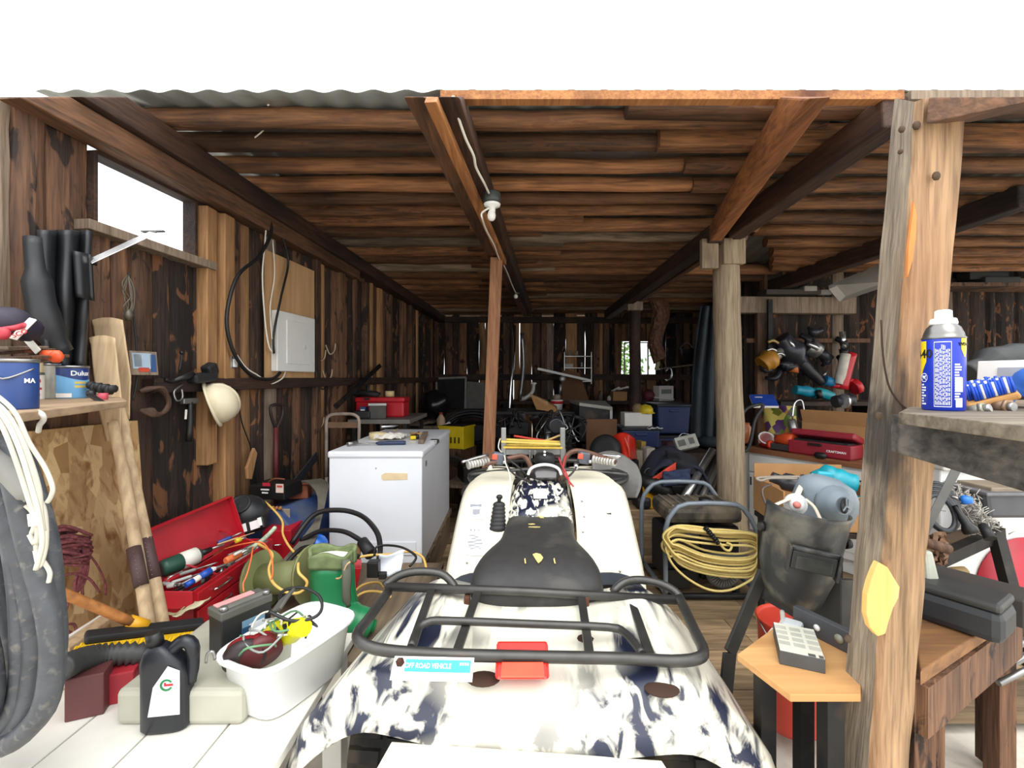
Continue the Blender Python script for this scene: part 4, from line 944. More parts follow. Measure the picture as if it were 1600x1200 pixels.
# white tub
T_ = RT((-.705,1.47,zA), -.42); t = thing('wash_tub', 'white plastic tub full of lamps and leads', 'tub', (-.705,1.47,zA), -.42)
mb = MB(T_)
def rr_(a, b, z, n=28, e=.45):
    return [mb._v((a*math.copysign(abs(math.cos(2*PI*k/n))**e, math.cos(2*PI*k/n)), b*math.copysign(abs(math.sin(2*PI*k/n))**e, math.sin(2*PI*k/n)), z)) for k in range(n)]
r0_ = rr_(.09,.14,.003); mb._f(r0_[::-1]); mb.skin([r0_, rr_(.098,.15,.012), rr_(.112,.178,.17), rr_(.124,.19,.172), rr_(.126,.192,.165), rr_(.123,.189,.158)], caps=False)
part('basin', mb, M('#eceeee', .35, 0, .03, 6, '#b8b6ae', .15, 9), t, solid=.004)
# contents of the tub
T2 = RT((-.69,1.44,.70), -.9)
t = thing('work_light', 'bright yellow hand lamp lying in the white tub', 'lamp', (-.69,1.44,.68)); mb = MB(T2); mb.tube([(-.06,-.02,-.02),(-.02,0,0),(.03,.01,.03),(.07,.02,.045)], [.035,.036,.03,.026], 12, sm=3); part('body', mb, M('#e4e019', .35, 0, .06), t)
mb = MB(T2); mb.cyl((-.095,-.03,-.03), (-.05,-.015,-.015), .043, .036, 16); part('head', mb, M('#e4e019', .35, 0, .06), t); mb = MB(T2); mb.box((.01,-.015,.035), (.03,.02,.01)); mb.box((.03,.0,.05), (.012,.03,.01)); part('switch', mb, m_black, t, .002)
for i, (x, y, lab) in enumerate(((-.80,1.38,'round red tail lamp nearest the rim in the white tub'),(-.765,1.40,'round red tail lamp beside the yellow hand lamp'))):
    t = thing('tail_light', lab, 'tail light', (x,y,.61)); T3 = RT((x,y,.685), .5+i*.2, -1.1)
    mb = MB(T3); mb.lathe([(.0,.028),(.03,.026),(.05,.014),(.054,0),(.054,-.02)], seg=24); part('lens', mb, M('#7d1a20', .2), t); mb = MB(T3); mb.lathe([(.056,-.002),(.058,-.006),(.058,-.03),(0,-.032)], seg=24); part('housing', mb, M('#5a1418' if i else '#2a1c1c', .5), t)
for i in range(8):
    RR = random.Random(i); c0 = V((-.74+RR.uniform(-.05,.06), 1.42+RR.uniform(-.05,.06), .715))
    pts = [c0+V((.06*math.cos(k*.9+i)*RR.uniform(.7,1.2), .06*math.sin(k*.9+i)*RR.uniform(.7,1.2), RR.uniform(-.03,.03))) for k in range(7)]
    mb = MB(); mb.tube(pts, .0032, 6, sm=4); solo('lead', mb, (M('#5f8a63', .5), M('#d8d6c8', .5), M('#2a2a2a', .5), M('#8a8f8a', .5))[i%4], ('green','white','black','grey')[i%4]+' thin lead coiled '+('at the front of' if i < 4 else 'on top of')+' the things in the white tub', 'lead')
cable('lead', [P(437,945,1.5), P(440,925,1.5), P(470,918,1.5), P(497,930,1.48), P(503,950,1.45), P(490,965,1.42), P(455,970,1.4), P(420,955,1.4)], .005, m_cordk, 'black lead arching over the back rim of the white tub')
mb = MB(); 
for k in range(5): mb.tube([P(425+k*3,960-k*2,1.42), P(438+k*3,940-k*2,1.46), P(452+k*2,928-k*2,1.5)], .006, 6, sm=3)
solo('strap_bundle', mb, M('#4c4b46', .7), 'bundle of dark grey straps standing up in the white tub', 'strap')
# push broom
t = thing('push_broom', 'push broom with orange brown handle, black block and yellow bristles', 'broom', P(220,990,1.62))
mb = MB(); mb.tube([P(60,912,1.45), P(130,940,1.52), P(205,972,1.6)], .0165, 10, sm=3); part('handle', mb, wood('broom_handle', '#8f5a2c', '#b9783c', 0, 16, bmp=.2), t)
mb = MB(); mb.cyl(P(200,970,1.6), P(228,980,1.63), .021, .024, 14); part('socket', mb, M('#e2a51c', .4), t)
b0, b1 = P(132,996,1.5), P(318,974,1.74)
mb = MB(); mb.beam(b0, b1, .05, .026, up=(0,-.3,1)); part('block', mb, m_dkrub, t, .008)
mb = MB(); RR = random.Random(4); d = b1-b0
for i in range(90):
    for j in range(3):
        p = b0+d*((i+.5)/90)+V((0,-.03+.02*j,-.012)); mb.tube([p, p+V((RR.uniform(-.004,.004),-.06+RR.uniform(-.006,.006),-.062+RR.uniform(-.006,.004)))], .0045, 4)
part('bristles', mb, M('#e8b81a', .5, 0, .15, 40), t)
# corrugated black hose
pts = spline([P(95,1045,1.3), P(125,1032,1.36), P(165,1024,1.42), P(215,1022,1.46), P(260,1035,1.5)], 9); mb = MB()
mb.tube(pts, [.036 if i % 2 else .026 for i in range(len(pts))], 14); solo('vacuum_hose', mb, M('#3a3a38', .5, 0, .15, 10), 'black ribbed vacuum hose lying in front of the broom', 'hose')
mb = MB(); mb.beam(P(96,1018,1.55), P(168,966,1.75), .05, .02); solo('wood_strip', mb, m_oar, 'pale wooden strip slanting behind the broom bristles', 'board', bev=.004)
mb = MB(); mb.beam(P(95,1004,1.62), P(160,962,1.8), .014, .012); solo('wood_strip', mb, m_paper, 'thin white strip lying along the pale wooden strip', 'board', bev=.002)
for i, (x, y, Y, sx, cl, lab) in enumerate(((275,960,1.95,.08,'#9b8f6c','crumpled tan card scrap beside the foot of the oars'),(300,955,1.9,.08,'#c9c3a0','cream paper scrap between the oars and the battery'))):
    mb = MB(); c = P(x,y,Y); mb.grid(lambda u, v: c+V(((u-.5)*sx*1.3, (v-.5)*sx, .02*noise.noise(V((u*2+i, v*2, 0)))+.04*u)), 6, 6); solo('scrap', mb, M(cl, .8), lab, 'scrap', solid=.004)
for i, (x, y, Y, cl, lab) in enumerate(((188,1043,1.42,'#a02430','red box corner showing under the vacuum hose'),(140,1046,1.36,'#5a3030','dark red lid showing below the vacuum hose'))):
    mb = MB(); c = P(x,y,Y); mb.box((c.x,c.y,(c.z+zA)/2), (.09,.07,c.z-zA), (0,0,.4)); solo('small_box', mb, M(cl, .5), lab, 'box', bev=.004)
# thick grey hose coil and white cable hanging close to the camera
t = thing('hose_coil', 'thick grey rubber hose hanging in a coil at the near left edge', 'hose', P(30,1300,1.02)+V((-.05,0,0)))
m_ghose = M('#46494d', .5, 0, .25, 20, '#7a766e', .32, 45, .25)
loops = [[(-60,640),(-20,668),(15,730),(45,850),(75,960),(80,1040),(60,1120)],[(-50,700),(-8,760),(30,870),(52,980),(50,1060),(30,1130)],[(-60,790),(-25,850),(8,950),(22,1040),(10,1120)],[(-70,610),(-5,640),(30,700),(72,830),(84,930),(88,1010),(70,1110)],[(-60,900),(-35,960),(-15,1040),(-20,1110)],[(-60,690),(-30,720),(8,800),(28,900),(34,1000),(30,1080),(10,1130)],[(-60,660),(0,720),(40,820),(62,930),(70,1010),(55,1110)]]
for i, lp in enumerate(loops):
    mb = MB(); pts = [P(x, y, 1.0+.035*(i%4)+.03*math.sin(k)*0) for k, (x, y) in enumerate(lp)]
    e = pts[-1]; pts += [e+V((-.12,.02,-.08)), e+V((-.25,.03,.02))]
    mb.tube(pts, .0215, 12, sm=5); part('hose_loop', mb, m_ghose, t)
mb = MB(); mb.tube([P(-40,690,.96), P(0,725,.97), P(40,765,.98), P(52,777,.985)], [.018,.02,.021,.016], 12, sm=4); part('hose_tail', mb, M('#83827c', .6, 0, .15, 9, '#5d5a54', .3, 8), t)
t = thing('cable_coil', 'white flat cable hanging in long loops over the grey hose', 'cable', P(60,960,1.12)); mb0 = None
wl_ = [[(-30,618),(5,650),(30,700),(52,770),(62,810),(66,850),(56,890)],[(-30,612),(10,645),(40,700),(60,760),(64,800),(68,830)],[(-30,630),(0,660),(25,720),(48,790),(58,815),(56,850),(46,835)],[(-30,600),(20,640),(45,690),(70,730),(82,760),(80,775),(74,785)],[(-20,625),(15,660),(40,710),(58,770),(70,800),(72,850),(62,885),(55,860)],[(56,850),(58,865),(70,880),(78,895),(76,910)],[(40,790),(50,800),(54,818),(46,840)]]
for i, lp in enumerate(wl_):
    mb = MB(); mb.tube([P(x, y, .86+.022*i) for x, y in lp], .0042, 8, sm=5); part('cable_loop', mb, M('#c6c1b0', .55, 0, .1), t)
mb = MB(); mb.beam(P(48,812,.9), P(64,810,.9), .024, .012, up=(0,-1,0)); part('tie', mb, m_paper, t)
# red toolbox, lid open
Yn, Yf = 1.92, 2.62
nf_, ff_ = P(302,922,1.93), P(428,838,2.58); zr_ = .61
t = thing('toolbox', 'open red metal toolbox crammed with tools beside the oars', 'toolbox', (-1.45,2.25,zB))
ax = (V((ff_.x,ff_.y,0))-V((nf_.x,nf_.y,0))).normalized(); sd = V((-ax.y,ax.x,0)); Lb = .64; Wb = .17
o_ = V((nf_.x,nf_.y,zB)); 
def tb(l, s, z): return o_+ax*l+sd*s+V((0,0,z))
hb = zr_-zB; th = .006
mb = MB(); 
for (l0,l1,s0,s1) in ((0,Lb,0,th),(0,Lb,Wb-th,Wb),(0,th,0,Wb),(Lb-th,Lb,0,Wb)): mb.hexa([tb(l0,s0,0),tb(l1,s0,0),tb(l1,s1,0),tb(l0,s1,0),tb(l0,s0,hb),tb(l1,s0,hb),tb(l1,s1,hb),tb(l0,s1,hb)])
mb.hexa([tb(0,0,0),tb(Lb,0,0),tb(Lb,Wb,0),tb(0,Wb,0),tb(0,0,hb*.72),tb(Lb,0,hb*.72),tb(Lb,Wb,hb*.72),tb(0,Wb,hb*.72)]); part('body', mb, m_red, t, .003)
for k in range(3):
    z0 = .015+k*.075; mb = MB(); mb.hexa([tb(.02,-.008,z0),tb(Lb-.14,-.008,z0),tb(Lb-.14,.001,z0),tb(.02,.001,z0),tb(.02,-.008,z0+.068),tb(Lb-.14,-.008,z0+.068),tb(Lb-.14,.001,z0+.068),tb(.02,.001,z0+.068)]); d = part('drawer', mb, m_red, t, .002)
    mb = MB(); mb.tube([tb(.12,-.008,z0+.04),tb(.125,-.022,z0+.042),tb(.23,-.022,z0+.042),tb(.235,-.008,z0+.04)], .005, 6, sm=2); part('handle', mb, m_chrome, d)
mb = MB(); lo = .25; lid = lambda l, h, k=0: tb(l, Wb+.008+h*.30, hb+h*.93)
mb.hexa([lid(0,0),lid(Lb,0),lid(Lb,0)+sd*.006,lid(0,0)+sd*.006,lid(0,lo),lid(Lb,lo),lid(Lb,lo)+sd*.006,lid(0,lo)+sd*.006])
for l in (0, Lb-.004): mb.hexa([lid(l,0),lid(l+.004,0),lid(l+.004,0)-sd*.03,lid(l,0)-sd*.03,lid(l,lo),lid(l+.004,lo),lid(l+.004,lo)-sd*.03,lid(l,lo)-sd*.03])
mb.hexa([lid(0,lo),lid(Lb,lo),lid(Lb,lo)-sd*.03,lid(0,lo)-sd*.03,lid(0,lo+.004),lid(Lb,lo+.004),lid(Lb,lo+.004)-sd*.03,lid(0,lo+.004)-sd*.03]); part('lid', mb, m_red, t, .002)
for l in (.12,.5):
    mb = MB(); mb.beam(tb(l+.05,.01,hb), lid(l,.1), .012, .003); part('stay', mb, m_red, t)
# second red chest behind it
c = P(432,850,2.72); t = thing('tool_chest', 'small red drawer chest standing behind the open toolbox', 'chest', (c.x-.0,2.80,zB)); mb = MB(); mb.box((c.x,2.80,zB+.125), (.16,.2,.25), (0,0,.1)); part('body', mb, m_red, t, .004)
mb = MB(); mb.tube([(c.x-.04,2.69,zB+.17),(c.x-.035,2.675,zB+.17),(c.x+.035,2.675,zB+.175),(c.x+.04,2.69,zB+.175)], .005, 6, sm=2); part('handle', mb, m_chrome, t)
# tools in the box
def tl(l, s, z): return tb(l, s, hb+z)
t = thing('gas_cylinder', 'green gas cylinder with white label lying in the open toolbox', 'cylinder', tl(.1,.2,0)); a, b = P(250,890,2.0), P(306,868,2.14); d = (b-a).normalized()
mb = MB(); mb.tube([a, a+d*.005, a+d*.02, b, b+d*.02], [.022,.034,.037,.037,.025], 16); part('body', mb, M('#1f4a3c', .4), t)
mb = MB(); mb.tube([a+d*.085, a+d*.155], .0375, 16); part('label', mb, m_paper, t); mb = MB(); mb.tube([b+d*.02, b+d*.07], [.016,.01], 10); part('valve', mb, m_black, t)
sticks = [('screwdriver','black handled tool sticking out past the green cylinder','#191919',(305,868,2.15),(350,852,2.3),.012),('chisel','orange handled file lying across the tools in the red toolbox','#d8703c',(352,878,2.06),(394,857,2.2),.016),
 ('pry_bar','grey steel bar along the front of the tools in the toolbox','#8a8984',(262,905,1.98),(340,880,2.12),.008),('wrench','shiny wrench beside the blue tool in the red toolbox','#b5b4b0',(268,912,1.96),(325,893,2.05),.007),('file','dark file at the back of the red toolbox near the lid','#3c3b39',(250,868,2.25),(340,845,2.42),.009),
 ('rule','pale wooden rule lying highest across the toolbox','#c9a878',(340,852,2.3),(398,833,2.5),.005),('tube','white plastic pen among the tools at the toolbox front','#d4d3cc',(366,868,2.08),(386,858,2.15),.007),('putty_knife','yellow handled knife at the far end of the red toolbox','#d8bb2c',(368,847,2.3),(384,841,2.35),.012),
 ('pliers','blue handled pliers lying at the far end under the black case','#2c4a94',(340,850,2.36),(378,833,2.45),.011),('spanner','small spanner in the near corner of the red toolbox','#9c9b96',(256,912,1.97),(275,917,1.94),.009),('socket','steel socket at the near end of the red toolbox','#b0afa9',(262,917,1.95),(283,913,1.95),.011)]
for nm, lab, cl, a, b, r in sticks:
    t = thing(nm, lab, 'tool', P(*a)); a, b = P(*a)+V((0,0,.004)), P(*b)+V((0,0,.004)); m = a+(b-a)*.55
    mb = MB(); mb.tube([a, a+(m-a)*.1, m-(m-a)*.1, m], [r*.8,r,r,r*.7], 8); part('handle', mb, M(cl, .45), t); mb = MB(); mb.tube([m, b-(b-m)*.1, b], [r*.45,r*.45,r*.3], 6); part('shank', mb, m_steel if nm != 'rule' else M(cl, .5), t)
t = thing('utility_knife', 'red handled utility knife at the near end of the toolbox', 'knife', P(270,902,1.97)); a, b = P(259,908,1.96), P(281,896,2.02); mb = MB(); mb.beam(a, b, .028, .014); part('handle', mb, m_redpl, t, .006); mb = MB(); mb.tube([a, a+V((.02,0,.018)), b+V((.01,0,.01)), b], .003, 6, sm=3); part('guard', mb, m_alu, t)
t = thing('caulk_tool', 'bright blue plastic tool lying in the front of the toolbox', 'tool', P(310,905,1.98)); a, b = P(290,915,1.95), P(333,889,2.06); d = b-a
mb = MB(); mb.tube([a, a+d*.3], .012, 10); mb.tube([a+d*.5, a+d*.9], [.015,.016], 10); part('body', mb, m_blue, t); mb = MB(); mb.tube([a+d*.28, a+d*.52], .013, 10); part('collar', mb, m_paper, t); mb = MB(); mb.box(b, (.02,.02,.014)); part('tip', mb, m_white, t, .003)
RR = random.Random(9)
for i in range(26):
    l, s = RR.uniform(.05,.58), RR.uniform(.02,.14); a = tl(l,s,-.01+RR.uniform(-.02,.012)); an = RR.uniform(-.5,.6); ln = RR.uniform(.05,.1); d = ax*math.cos(an)*ln+sd*math.sin(an)*ln+V((0,0,RR.uniform(-.008,.015)))
    mb = MB(); mb.tube([a-d, a+d*.8, a+d], [RR.uniform(.005,.009),.007,.004], 6); solo('hand_tool', mb, (m_steel, m_dksteel, M('#7d7c78', .4, .6))[i%3], 'greasy steel hand tool lying loose among others in the open red toolbox', 'tool', 'loose hand tools in the red toolbox')
cable('orange_lead', [P(395,855,2.2), P(392,875,2.05), P(385,900,1.98), P(380,912,1.96), P(381,925,1.94)], .0035, M('#e0703c', .5), 'thin orange cord dangling from the toolbox towards the battery')
cable('orange_lead', [P(350,858,2.3), P(380,850,2.25), P(410,848,2.2), P(424,870,2.1), P(426,895,2.02), P(424,905,1.98)], .0035, M('#e0703c', .5), 'thin orange cord arching over the toolbox drawers')
cable('wire_bunch', [P(383,862,2.2), P(405,848,2.3), P(420,835,2.4), P(430,824,2.45)], .011, M('#a9b39c', .6, 0, .3, 40), 'bunch of pale green and white wires leaning over the red chest')
# black helmet-like case on the toolbox end
t = thing('respirator_case', 'rounded black tool case with white stickers behind the toolbox', 'case', P(388,833,2.62)); c = P(386,802,2.7)
mb = MB(); mb.ball(c, (.115,.11,.105), 20); part('shell', mb, M('#26282a', .4, 0, .2, 9, '#50504c', .3, 7), t)
mb = MB(); mb.box(P(394,822,2.62), (.15,.06,.07), (-.3,-.3,.2)); s_ = part('base', mb, m_black, t, .01)
for x, y, w_ in ((378,826,.05),(398,820,.05),(368,808,.024),(406,815,.02)):
    mb = MB(); mb.box(P(x,y,2.585), (w_,.003,.045), (-.3,-.3,.2)); part('sticker', mb, m_lab, t)
mb = MB(); mb.lathe([(.06,0),(.062,.008),(.05,.012),(.045,.006)], FACE(c+V((.0,-.07,.07)), (0,-.7,.7)), 20); part('ring', mb, m_dkrub, t)
# battery charger on the blue welder
t = thing('arc_welder', 'dusty blue welding machine with a grey dial panel beside the freezer', 'machine', (-1.3,3.05,FZ)); c = P(455,815,2.95)
m_bluew = M('#213f74', .55, 0, .15, 6, '#5b606c', .45, 4); Tw = RT((c.x+.0,3.1,0), -.3)
mb = MB(Tw); mb.prism([(-.17,FZ),(.17,FZ),(.17,.58),(.05,.70),(-.17,.66)], Matrix.Rotation(PI/2,4,'X') @ Matrix.Translation((0,0,-.28)), .56); part('case', mb, m_bluew, t, .015)
mb = MB(); mb.box(P(440,815,2.86), (.11,.01,.16), (0,0,-.1)); pn = part('panel', mb, M('#9a8f7e', .6, .2, .15, 9), t, .004)
for i in range(3):
    mb = MB(); p = P(427+i*6,793,2.84); mb.cyl(p, p+V((0,-.02,0)), .011, .009, 10); part('knob', mb, M('#c98a5a', .4, .4), pn)
mb = MB(); mb.box(P(426,832,2.85), (.05,.01,.05)); part('plate', mb, m_steel, pn)
t = thing('battery_charger', 'small black battery charger with red and white front on the blue machine', 'charger', P(432,774,2.95)); c = P(432,764,3.0)
mb = MB(); mb.box(c, (.24,.2,.088), (0,0,-.12)); part('case', mb, m_black, t, .006)
for x, y, w_, h_, cl in ((416,757,.05,.02,'#b8283c'),(414,765,.055,.008,'#e6e6e2'),(414,770,.04,.008,'#e6e6e2'),(437,763,.05,.055,'#d4bfb4'),(437,760,.035,.012,'#b8483c')):
    mb = MB(); mb.box(P(x,y,2.885 if w_ < .05 or cl == '#b8283c' else 2.888), (w_,.004,h_), (0,0,-.12)); part('front_label', mb, M(cl, .5), t)
mb = MB(); mb.tube([P(418,755,3.0), P(428,748,3.0), P(445,749,3.0)], .006, 6, sm=3); part('handle', mb, M('#6e3d2c', .6), t)
mb = MB(); mb.box(P(470,766,3.15), (.12,.12,.09), (0,0,.2)); solo('brick', mb, M('#8d4f36', .9, 0, .2, 14), 'orange brown brick behind the battery charger', 'brick', bev=.006)
# bundle of dusty grey cables draped from the wall
for i in range(9):
    o = i*4.4; cable('welding_lead', [P(468+o*.9,752-o*.1,3.1), P(484+o*.8,756,3.0), P(497+o*.35,775,2.9), P(494+o*.2,810,2.75), P(470+o*.6,845,2.6), P(440+o*.7,880,2.45), P(424+o*.8,912,2.35), P(428+o*.5,930,2.3)], .0062, M('#5c584e', .6, 0, .25, 18), 'dusty grey lead in the bundle draped over the blue machine', 'cable', group='welding leads over the blue machine')
cable('extension_lead', [P(440,890,2.3), P(470,858,2.35), P(500,856,2.3), P(530,858,2.25), P(560,870,2.2)], .012, m_cordk, 'thick black cord lying behind the green boot top')
cable('extension_lead', [P(455,850,2.6), P(490,805,2.7), P(530,797,2.7), P(565,806,2.65), P(588,830,2.5), P(594,855,2.4), P(592,875,2.3)], .0145, m_cordk, 'thick black cord arching highest in front of the freezer')
t = thing('extension_plug', 'thick black cord ending in a round black plug before the freezer', 'plug', P(575,860,2.4)); mb = MB(); mb.tube([P(470,845,2.6), P(500,830,2.6), P(535,830,2.55), P(560,842,2.5), P(572,852,2.45)], .013, 8, sm=5); part('cord', mb, m_cordk, t); mb = MB(); mb.cyl(P(566,846,2.46), P(580,866,2.4), .03, .034, 14); part('plug', mb, m_dkrub, t)
for i, (pts, lab) in enumerate((([P(395,775,2.85), P(415,785,2.8), P(440,812,2.7), P(442,835,2.6), P(455,858,2.45), P(475,874,2.35), P(500,880,2.3)],'yellow cord running down past the blue machine to the spool'),([P(400,848,2.3), P(425,865,2.15), P(420,890,2.08), P(428,912,2.02), P(450,926,2.0), P(470,925,2.0), P(480,910,2.0), P(467,895,2.0), P(466,880,2.05)],'yellow cord looping round the green spool'),([P(546,875,2.3), P(575,868,2.3), P(610,866,2.35), P(640,862,2.4), P(660,870,2.4), P(666,888,2.3)],'yellow cord curving over the white paper tag towards the quad'),([P(545,935,2.2), P(565,915,2.25), P(590,910,2.3), P(600,918,2.3)],'yellow cord end beside the toe of the green boot'),([P(540,945,2.15), P(570,925,2.2), P(600,926,2.25), P(610,932,2.2)],'second yellow cord end beside the toe of the green boot'))):
    cable('extension_lead', pts, .0062, M('#dcb25e', .5, 0, .1), lab, 'cord')
cable('power_lead', [P(585,868,2.3), P(588,855,2.35), P(605,852,2.35), P(630,856,2.3), P(650,870,2.25), P(640,885,2.2)], .006, m_cordk, 'thin black cord arching over the white paper tag')
# olive spool lying on its side
t = thing('cable_spool', 'olive green cable spool lying beside the green boot', 'spool', P(440,930,2.25)); a, b = P(412,905,2.3), P(490,898,2.22); m_ol = M('#7d8456', .6, 0, .15, 9, '#6b5a3c', .4, 6); d = (b-a).normalized()
mb = MB(); mb.cyl(a, b, .075, seg=24); part('drum', mb, m_ol, t); mb = MB(); mb.cyl(a-d*.006, a+d*.008, .14, seg=28); part('flange', mb, m_ol, t); mb = MB(); mb.cyl(b-d*.006, b+d*.008, .14, seg=28); part('flange', mb, m_ol, t)
# green rubber boot with felt liner
t = thing('rubber_boot', 'green rubber boot with fuzzy liner and laced strap', 'boot', P(525,985,2.08)); m_gr = M('#1f7a4a', .35, 0, .12, 6); Yb = 2.05
def lp(cx, cy, rx, ry, Y, n=20): return cx, cy, rx, ry, Y
sec = [(518,874,33,.075,2.08),(519,890,34,.078,2.08),(521,925,34,.08,2.08),(524,950,36,.085,2.06),(527,975,38,.09,2.04),(526,1000,37,.09,2.04),(525,1030,36,.09,2.03)]
mb = MB(); rg = []
for x, y, rx, ry, Y in sec:
    c = P(x,y,Y); r = rx*Y/FPX; rg.append([mb._v(c+V((r*math.cos(2*PI*k/22), ry*math.sin(2*PI*k/22), 0))) for k in range(22)])
mb.skin(rg); part('shaft', mb, m_gr, t)
mb = MB(); mb.tube([P(528,968,2.05), P(545,968,2.03), P(560,971,2.03), P(574,976,2.04), P(584,979,2.05)], [.078,.074,.066,.056,.03], 18, sm=4); part('foot', mb, m_gr, t)
c = P(518,862,2.08)
mb = MB(); mb.grid(lambda u, v: c+V(((.096+.008*math.sin(u*31))*math.cos(2*PI*u), (.078+.008*math.sin(u*23))*math.sin(2*PI*u), .008-.06*v+.012*math.sin(u*19)*(1-v))), 48, 5); part('liner', mb, M('#6f7d54', .95, 0, .2, 30), t, solid=.014)
mb = MB(); mb.lathe([(.0,0),(.085,.001)], Matrix.Translation(c+V((0,0,-.022))), 20, 1, .8); part('insole', mb, m_paper, t)
mb = MB(); mb.tube([P(541,875,1.98), P(542,900,1.95), P(541,930,1.94), P(545,948,1.94)], [.02,.02,.018,.01], 8, sm=3, sx=.5); part('strap', mb, M('#55584a', .7), t); mb = MB(); mb.tube([P(525,904,1.97), P(533,902,1.955), P(541,884,1.95), P(547,878,1.95)], .004, 6, sm=3); part('lace', mb, M('#c9a878', .7), t)
# boxes and bits before the freezer
t = thing('carton', 'open brown carton with black inside flap before the freezer', 'carton', P(530,895,2.6)); 
mb = MB(); c = P(528,880,2.6); mb.box(c, (.2,.16,.13), (0,0,-.1)); part('body', mb, m_black, t, .003); mb = MB(); mb.box(P(555,868,2.55), (.05,.02,.12), (0,.2,-.1)); part('flap', mb, m_card, t)
t = thing('blue_drum', 'bright blue round container with dark strap and white base', 'container', P(495,860,2.6)); c = P(496,853,2.65); mb = MB(); mb.ball(c, (.06,.06,.065), 16); part('dome', mb, M('#2a70d8', .35), t); mb = MB(); mb.lathe([(.065,-.045),(.065,-.01),(.06,0)], Matrix.Translation(c), 18); part('base', mb, m_paper, t); mb = MB(); mb.beam(c+V((-.01,-.055,.04)), c+V((.04,-.05,-.02)), .012, .01); part('strap', mb, m_black, t)
mb = MB(); mb.grid(lambda u, v: P(592+40*u-6*v*u, 866+34*v-4*u+3*math.sin(5*u), 2.25+.02*math.sin(4*v+u)), 8, 8); solo('paper_tag', mb, M('#dfe4ec', .8), 'crumpled white paper tag lying before the freezer', 'paper', solid=.003)
t = thing('adapter', 'black plug-in transformer standing among cords before the freezer', 'adapter', P(585,905,2.2)); mb = MB(); mb.box(P(584,888,2.2), (.055,.05,.075)); part('body', mb, m_black, t, .006); mb = MB(); mb.box(P(598,899,2.2), (.035,.03,.03)); part('plug', mb, m_dkrub, t, .004)
mb = MB(); mb.box(P(552,905,2.35), (.05,.12,.16), (0,.2,.3)); solo('red_box', mb, m_redpl, 'narrow red box standing just behind the green boot', 'box', bev=.004)
# freezer
SF = Matrix.Translation((0,0,CZ)) @ Matrix.Scale(.82,4) @ Matrix.Translation((0,0,-CZ))
def fthing(n, l, c, loc, rz=0): return thing(n, l, c, SF @ V(loc), rz)
fx0, fx1, fy0, fy1, zt = -1.405, -.676, 3.5, 5.05, .95
t = fthing('chest_freezer', 'white chest freezer with tools scattered on its lid', 'freezer', ((fx0+fx1)/2, (fy0+fy1)/2, FZ)); m_fr = M('#dfe3e8', .4, 0, .03, 3, '#b9bcc0', .15, 3)
mb = MB(SF); mb.box(((fx0+fx1)/2, (fy0+fy1)/2, (FZ+.03+.875)/2), (fx1-fx0-.02, fy1-fy0-.02, .845)); part('cabinet', mb, m_fr, t, .008)
mb = MB(SF); mb.box(((fx0+fx1)/2, (fy0+fy1)/2, .885), (fx1-fx0-.03, fy1-fy0-.03, .018)); part('gasket', mb, M('#8d8a84', .7), t)
mb = MB(SF); mb.box(((fx0+fx1)/2, (fy0+fy1)/2, .922), (fx1-fx0, fy1-fy0, .055)); ld = part('lid', mb, m_fr, t, .014)
mb = MB(SF); mb.box((fx1+.006, 4.12, .935), (.02,.14,.03)); mb.box((fx1-.02, 4.12, .953), (.07,.1,.01)); part('lid_handle', mb, m_steel, t, .004)
mb = MB(SF); p = P(667,727,3.66); mb.box((fx1-.006, 3.66, .83), (.008,.035,.045)); part('lock', mb, m_steel, t, .003)
mb = MB(SF); mb.box(((fx0+fx1)/2+.12, fy0+.004, FZ+.13), (.38,.006,.1)); part('access_panel', mb, m_fr, t, .002)
mb = MB(SF); mb.prism([(-.1,-.015),(-.085,-.028),(.1,-.022),(.1,.026),(-.07,.03),(-.098,.014)], FACE((-.895,fy0+.009,.755),(0,-1,0)), .0015); part('tape_strip', mb, M('#d9c49c', .8), t, label='torn strip of tan tape')
mb = MB(SF); mb.cyl((-1.035,fy0+.011,.82), (-1.035,fy0+.006,.82), .005, seg=8); part('screw', mb, m_steel, t)
for x in (fx0+.06, fx1-.06):
    for y in (fy0+.06, fy1-.06):
        mb = MB(SF); mb.cyl((x,y,FZ), (x,y,FZ+.04), .02, seg=10); part('foot', mb, m_black, t)
zl = zt
def ZL(px, py, dz=0): p = PZ(px, py, zl); p.z += dz; return p
t = fthing('hammer', 'blue handled claw hammer lying on the freezer lid', 'hammer', ZL(590,696)); a, b = ZL(549,697,.018), ZL(634,695,.018); d = b-a
mb = MB(SF); mb.tube([a, a+d*.5], .007, 8); part('shaft', mb, m_steel, t); mb = MB(SF); mb.tube([a+d*.45, a+d*.5, b-d*.05, b], [.009,.016,.018,.015], 10); part('grip', mb, M('#25304e', .5), t)
mb = MB(SF); mb.cyl(a+V((-.02,-.03,.0)), a+V((.03,.06,.01)), .017, .012, 12); part('head', mb, m_steel, t)
for i, (x, y, lab) in enumerate(((590,686,'roll of cream masking tape on the freezer lid, behind the hammer'),)):
    t = fthing('masking_tape', lab, 'tape', ZL(x,y)); c = ZL(x,y,.03); mb = MB(SF); mb.lathe([(.05,-.03),(.075,-.03),(.075,.03),(.05,.03),(.05,-.03)], Matrix.Translation(c), 24); part('roll', mb, M('#d4c496', .8), t)
mb = MB(SF); c = ZL(612,686); mb.grid(lambda u, v: c+V(((u-.5)*.24, (v-.5)*.3, .02+.045*abs(noise.noise(V((u*3,v*3,2))))*1.6)), 12, 12, False); solo('rag', mb, m_paper, 'crumpled off-white rag behind the hammer on the freezer', 'rag', solid=.004)
